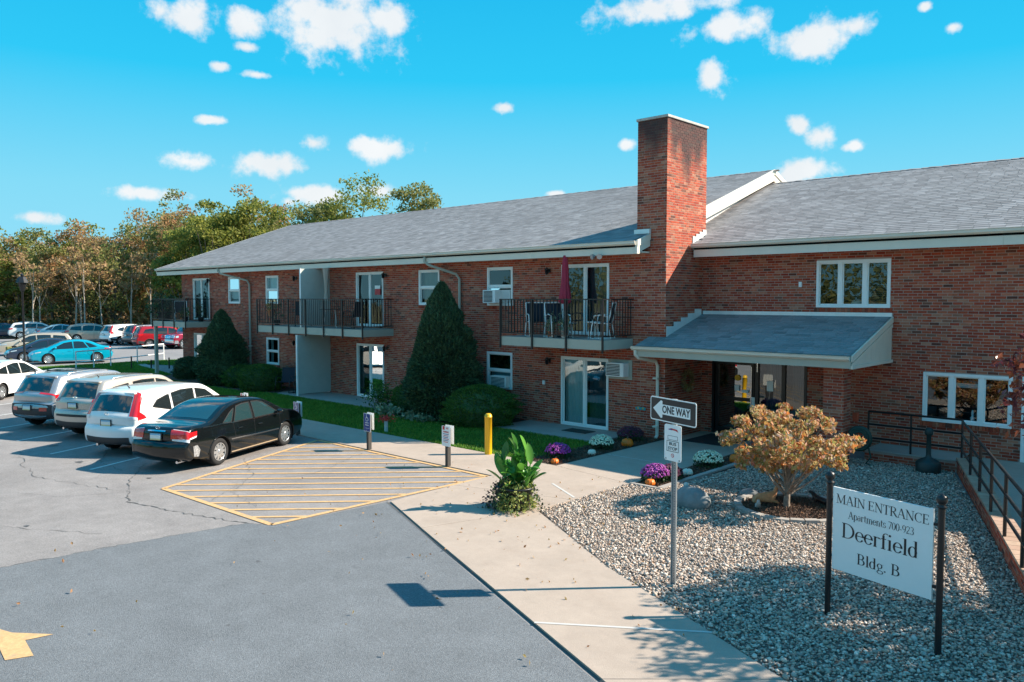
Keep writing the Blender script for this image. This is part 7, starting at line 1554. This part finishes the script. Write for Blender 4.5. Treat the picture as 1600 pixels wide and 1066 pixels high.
stable('side_table', 'small white round table beside the right-hand balcony chair', -13.35, 17.7, BZ, .24, .46, M['white']); stable('side_table', 'small table between the sling chairs on the right balcony', -14.15, 17.55, BZ, .26, .42, M['galv']); stable('side_table', 'dark table on the middle balcony behind the panel', -25.9, 17.7, BZ, .45, .70, M['black'])
def potted(name, label, x, y, z, pr, ph, fr, fh, leaf, potm, n=240, size=.07):
    root = thing(name, label, 'potted plant', (x, y, z)); MB().lathe([(pr * .7, 0), (pr, ph), (pr * 1.08, ph), (pr * 1.08, ph + .02), (pr * .9, ph + .02), (0, ph)], 16).build('pot', potm, root); c = nr.normal(0, 1, (n, 3)) * np.array([fr, fr, fh]) * .5 + np.array([0, 0, ph + fh * .7]); leaves('leaves', c, size, leaf, root)
terra = mat('terracotta', (.42, .16, .08), .8)
potted('potted_plant', 'pale leafy plant in a terracotta pot left of the balcony door', -14.5, 17.22, BZ, .12, .16, .16, .28, M['hosta'], terra); potted('potted_plant', 'pale plant in a white banded pot at the middle of the right balcony', -13.95, 17.15, BZ, .12, .20, .18, .28, M['hosta'], M['cap']); potted('potted_plant', 'large dark plant in a tub on the far left balcony', -40.0, 17.4, BZ, .35, .40, .75, .55, LV['cedar'], M['blackp'], 900, .12); potted('potted_plant', 'small plant by the door of the far left balcony', -37.9, 17.5, BZ, .15, .2, .25, .3, LV['yew'], M['blackp'])
potted('potted_plant', 'plant near the right end of the far left balcony', -37.1, 17.9, BZ, .15, .2, .25, .45, LV['cedar'], M['blackp']); potted('potted_plant', 'tan pot plant hooked on the left of the middle balcony rail', -29.2, 17.05, 3.1, .16, .25, .16, .2, LV['orange'], terra)
potted('potted_plant', 'dark bushy plant at the left end of the middle balcony', -29.7, 17.6, BZ, .14, .2, .3, .5, LV['cedar'], M['blackp'])
# folded patio umbrella
um = thing('patio_umbrella', 'closed red patio umbrella standing on the right balcony', 'umbrella', (-14.42, 17.75, BZ)); red = mat('umbrella_red', (.42, .025, .06), .75, var=.1, scale=5)
MB().lathe([(.08, .95), (.17, 1.0), (.14, 1.25), (.10, 1.55), (.085, 2.0), (.05, 2.32), (0, 2.36)], 32, 0, None, True, .16, 8).build('canopy', red, um); MB().tube([(0, 0, 0), (0, 0, 2.4)], .02, 8).build('pole', M['white'], um); MB().lathe([(.24, 0), (.24, .05), (.05, .09)], 20).build('base', M['blackp'], um); MB().tube([(.03, 0, .95), (.03, 0, .72)], [.05, .03], 8).build('tassel', M['signr'], um)
# tied curtain by privacy panel
MBc = MB(); MBc.lathe([(.10, 0), (.05, .35), (.06, .6), (.12, 1.25)], 20, 0, None, True, .2, 7); o = tag(MBc.build('balcony_curtain', mat('tan_cloth', (.45, .36, .30), .9)), 'tied tan curtain hanging beside the privacy panel on the middle balcony', 'curtain'); o.location = (-26.1, 17.6, 3.72)
fl_ = thing('flag_banner', 'small white and red banner hanging inside the glass of the middle balcony door', 'banner', (-23.85, F - .02, 3.95)); MB().box(-.16, -.01, 0, .16, -.002, .22).build('cloth', M['signr'], fl_); MB().box(-.16, -.012, .22, .16, -.003, .34).build('cloth', M['signw'], fl_)
mb = MB(); mb.tube([(-11.0, KY + .03, 2.27), (-11.0, KY + .03, 2.26)], .01, 6); tag(MB().tube([(-8.75, KY + .5, 2.02), (-8.75, KY + .5, 2.28)], .012, 6).build('wind_chime', M['chrome']), 'thin silver tube hanging under the canopy edge', 'wind chime')
# landscape odds near far rail
for i, (x, y) in enumerate(((-43.6, 18.2), (-43.2, 19.0), (-44.2, 17.4))): tag(MB().tube([(x, y, 0), (x, y, .5 + .1 * i)], .04, 8).build('garden_stake', M['black']), ['dark garden stake by the white handrail, middle one', 'dark garden stake nearest the building corner', 'tallest dark garden stake by the white handrail'][i], 'stake', 'garden stakes')
# ---- woods
KD = ['rust', 'olive', 'brown', 'olive', 'brown', 'goldg', 'rust', 'olive']
LABS = {'rust': 'rust red autumn tree', 'olive': 'olive green tree', 'brown': 'thin brown leaved tree', 'goldg': 'yellow green tree'}
def wood_at(px, depth): u = (px - 800) / FPX * depth; return (-math.sin(YAW) * depth + math.cos(YAW) * u, math.cos(YAW) * depth + math.sin(YAW) * u)
WD = []
hts = [(-60, 12), (0, 11.2), (40, 10.8), (80, 11.3), (120, 12.0), (150, 12.3), (185, 11.8), (215, 12.6), (245, 14.2), (270, 14.8), (300, 14)]
i = 0
for row, (dep, stp) in enumerate(((84, 24), (95, 27), (108, 30))):
    px = -80 + row * 11
    while px < 460:
        hh = np.interp(px, [p for p, _ in hts], [h for _, h in hts]) * (.86 + .22 * rng.random()) * (1 if row < 2 else 1.04); kind = KD[(i * 5 + row * 3) % 8]
        if px < 60 and row == 0: kind = ['olive', 'brown', 'goldg'][i % 3]
        x, y = wood_at(px, dep + rng.uniform(-3, 3)); WD.append((x, y, hh, kind, px, row)); px += stp * rng.uniform(.8, 1.2); i += 1
order = {}
for k, (x, y, hh, kind, px, row) in enumerate(WD):
    rx = rng.uniform(2.3, 3.3)
    pos = ('at the left edge of the woods' if px < 20 else 'behind the street lamp' if px < 75 else 'in the middle of the woods' if px < 170 else 'near the building corner' if px < 280 else 'hidden behind the roof')
    rowt = ['front', 'second', 'back'][row]
    lab = '%s in the %s row %s' % (LABS[kind], rowt, pos); order[lab] = order.get(lab, 0) + 1
    if order[lab] > 1: lab = ['shorter', 'slim', 'sparse', 'leaning', 'ragged'][min(order[lab], 6) - 2] + ' ' + lab
    tree('woodland_tree', lab, x, y, hh, (rx, rx, hh * (.06 if row == 0 else .12), hh), 3600 if row < 2 else 2400, .27, LV[kind], .17, 'barkpale' if (k % 3 == 0) else 'bark', 44, 100 + k, group='autumn trees in the woods', spread=.34, limbs=3, base=.2)
# undergrowth
c = []
for k in range(16000):
    px = nr.uniform(-120, 480); d = nr.uniform(79, 112); x, y = wood_at(px, d); c.append((x, y, abs(nr.normal(0, 1.5)) + .1))
for k, (px, dp, hh) in enumerate(((52, 77, 9.0), (64, 78, 7.5), (118, 77, 9.5), (127, 79, 8.2), (131, 76, 9.8), (160, 78, 8.0), (205, 77, 8.6), (238, 78, 9.0))):
    x, y = wood_at(px, dp); tree('woodland_tree', ['pale trunked thin tree just right of the street lamp', 'slimmer pale trunk right of the street lamp', 'leftmost of three pale trunks in the middle of the woods', 'middle one of three pale trunks in the woods', 'rightmost of three pale trunks in the woods', 'pale trunk behind the small white crossover', 'pale trunk behind the red crossover', 'pale trunk beside the far left balcony'][k], x, y, hh, (1.6, 1.6, hh * .5, hh), 420, .30, LV['brown'], .085, 'barkpale', 16, 700 + k, group='autumn trees in the woods', spread=.34, limbs=-9, trunk_lean=.5 * (-1) ** k)
tag(stuff(leaves('undergrowth', np.array(c), .45, LV['brown'])), 'brushy brown undergrowth along the foot of the woods', 'undergrowth')
c = [(*wood_at(nr.uniform(-120, 900), nr.uniform(112, 135)), 0) for _ in range(16000)]; c = np.array(c); c[:, 2] = np.abs(nr.normal(0, 4.6, len(c))).clip(0, 12)
tag(stuff(leaves('distant_woods', c, .75, LV['olive'])), 'mass of far trees closing the gaps behind the woods', 'woods')
struct(sheet('woodland_floor', [wood_at(-400, 74), wood_at(1100, 74), wood_at(1500, 190), wood_at(-700, 190)], -.03, mat('forest_floor', (.10, .07, .04), .95, var=.4, scale=.5)))
for k, (px, dep, h, r_, kind, lab) in enumerate(((330, 72, 12.4, 3.4, 'goldg', 'bright yellow green tree just beyond the left end of the roof'), (395, 74, 13.2, 3.6, 'goldg', 'yellow green tree rising over the roof left of the gap'), (440, 78, 12.0, 2.8, 'olive', 'smaller green tree between the two roofline trees'), (500, 80, 15.0, 4.2, 'olive', 'olive tree whose top shows over the roof below the cloud'), (560, 80, 15.8, 4.6, 'goldg', 'tallest green tree showing over the roof ridge'), (650, 84, 15.6, 3.6, 'olive', 'rightmost tree top peeking over the roof ridge'), (295, 76, 11.0, 3.0, 'goldg', 'yellow green tree right against the building corner'))):
    x, y = wood_at(px, dep); tree('tall_tree', lab, x, y, h, (r_, r_, h * .25, h), 10500, .27, LV[kind], .24, 'bark', 90, 300 + k, spread=.27, limbs=6)
# trees and grassy bank across the drive (seen in the panes)
mb = MB(); mb.add([(-90, -13, .03), (40, -13, .03), (45, -30, 2.6), (-95, -30, 2.6), (50, -60, 4), (-100, -60, 4)], [(0, 1, 2, 3), (3, 2, 4, 5)]); struct(mb.build('grass_bank', M['drygrass']))
for k, (x, y, h) in enumerate(((-30, -22, 8), (-18, -26, 9), (-6, -21, 8), (6, -24, 9), (14, -8, 8))):
    tree('roadside_tree', ['leftmost tree on the grassy bank across the drive', 'tall tree farthest up the bank across the drive', 'green tree on the bank straight behind the camera', 'tree on the bank right of the parked crossovers', 'green tree nearest the drive on its far side'][k], x, y, h, (2.6, 2.6, h * .3, h), 2200, .34, LV['olive'], .2, 'bark', 30, 400 + k, group='trees on the bank across the drive', spread=.25)
c = np.stack([nr.uniform(-70, 30, 14000), nr.normal(-42, 3, 14000), 2.5 + np.abs(nr.normal(0, 3.2, 14000))], 1); tag(stuff(leaves('bank_woods', c, .55, LV['olive'])), 'belt of trees along the top of the bank across the drive', 'woods')
M['chip'] = mat('mulch_chips', (.1, .06, .04), .9, ramp=[(.10, .055, .035), (.18, .10, .065), (.06, .035, .025), (.24, .15, .10)])
def chips(name, lab, cx, cy, rx, ry, n, ring=True):
    a = nr.uniform(0, 2 * np.pi, n); q = np.sqrt(nr.random(n)); c = np.stack([cx + rx * q * np.cos(a), cy + ry * q * np.sin(a), nr.uniform(.02, .05, n)], 1) if ring else np.stack([nr.uniform(cx - rx, cx + rx, n), nr.uniform(cy - ry, cy + ry, n), nr.uniform(.025, .055, n)], 1)
    tag(stuff(leaves(name, c, .06, M['chip'], None, .35, flat=.0)), lab, 'mulch')
chips('mulch_chips', 'brown bark mulch chips filling the ring round the small tree', -5.95, 13.85, .86, .86, 4200)
chips('mulch_chips', 'dark bark mulch chips in the bed left of the walk', -11.95, 16.05, .46, 2.2, 3800, False); chips('mulch_chips', 'dark bark mulch chips in the bed right of the walk', -8.82, 15.5, .26, 2.0, 2200, False)
# fallen leaves blown over the paving
n = 420; c = np.stack([nr.normal(-7.6, 2.6, n), nr.normal(10.6, 2.2, n), np.full(n, .045)], 1); c = c[(c[:, 0] < 2)]
c2 = np.stack([nr.uniform(-20, -4, 50), nr.uniform(2.5, 13, 50), np.full(50, .042)], 1)
tag(stuff(leaves('fallen_leaves', np.concatenate([c, c2]), .045, LV['rust'], up=(0, 0, 0), flat=.2)), 'small dry fallen leaves scattered over the walk and pebbles', 'fallen leaves')
finish_bricks()
for o in list(COL.objects):
    if o.name.startswith('x'): pass
print('objects', len(COL.objects), 'tris', sum(len(o.data.loop_triangles) or 2 * len(o.data.polygons) for o in COL.objects if o.type == 'MESH'))
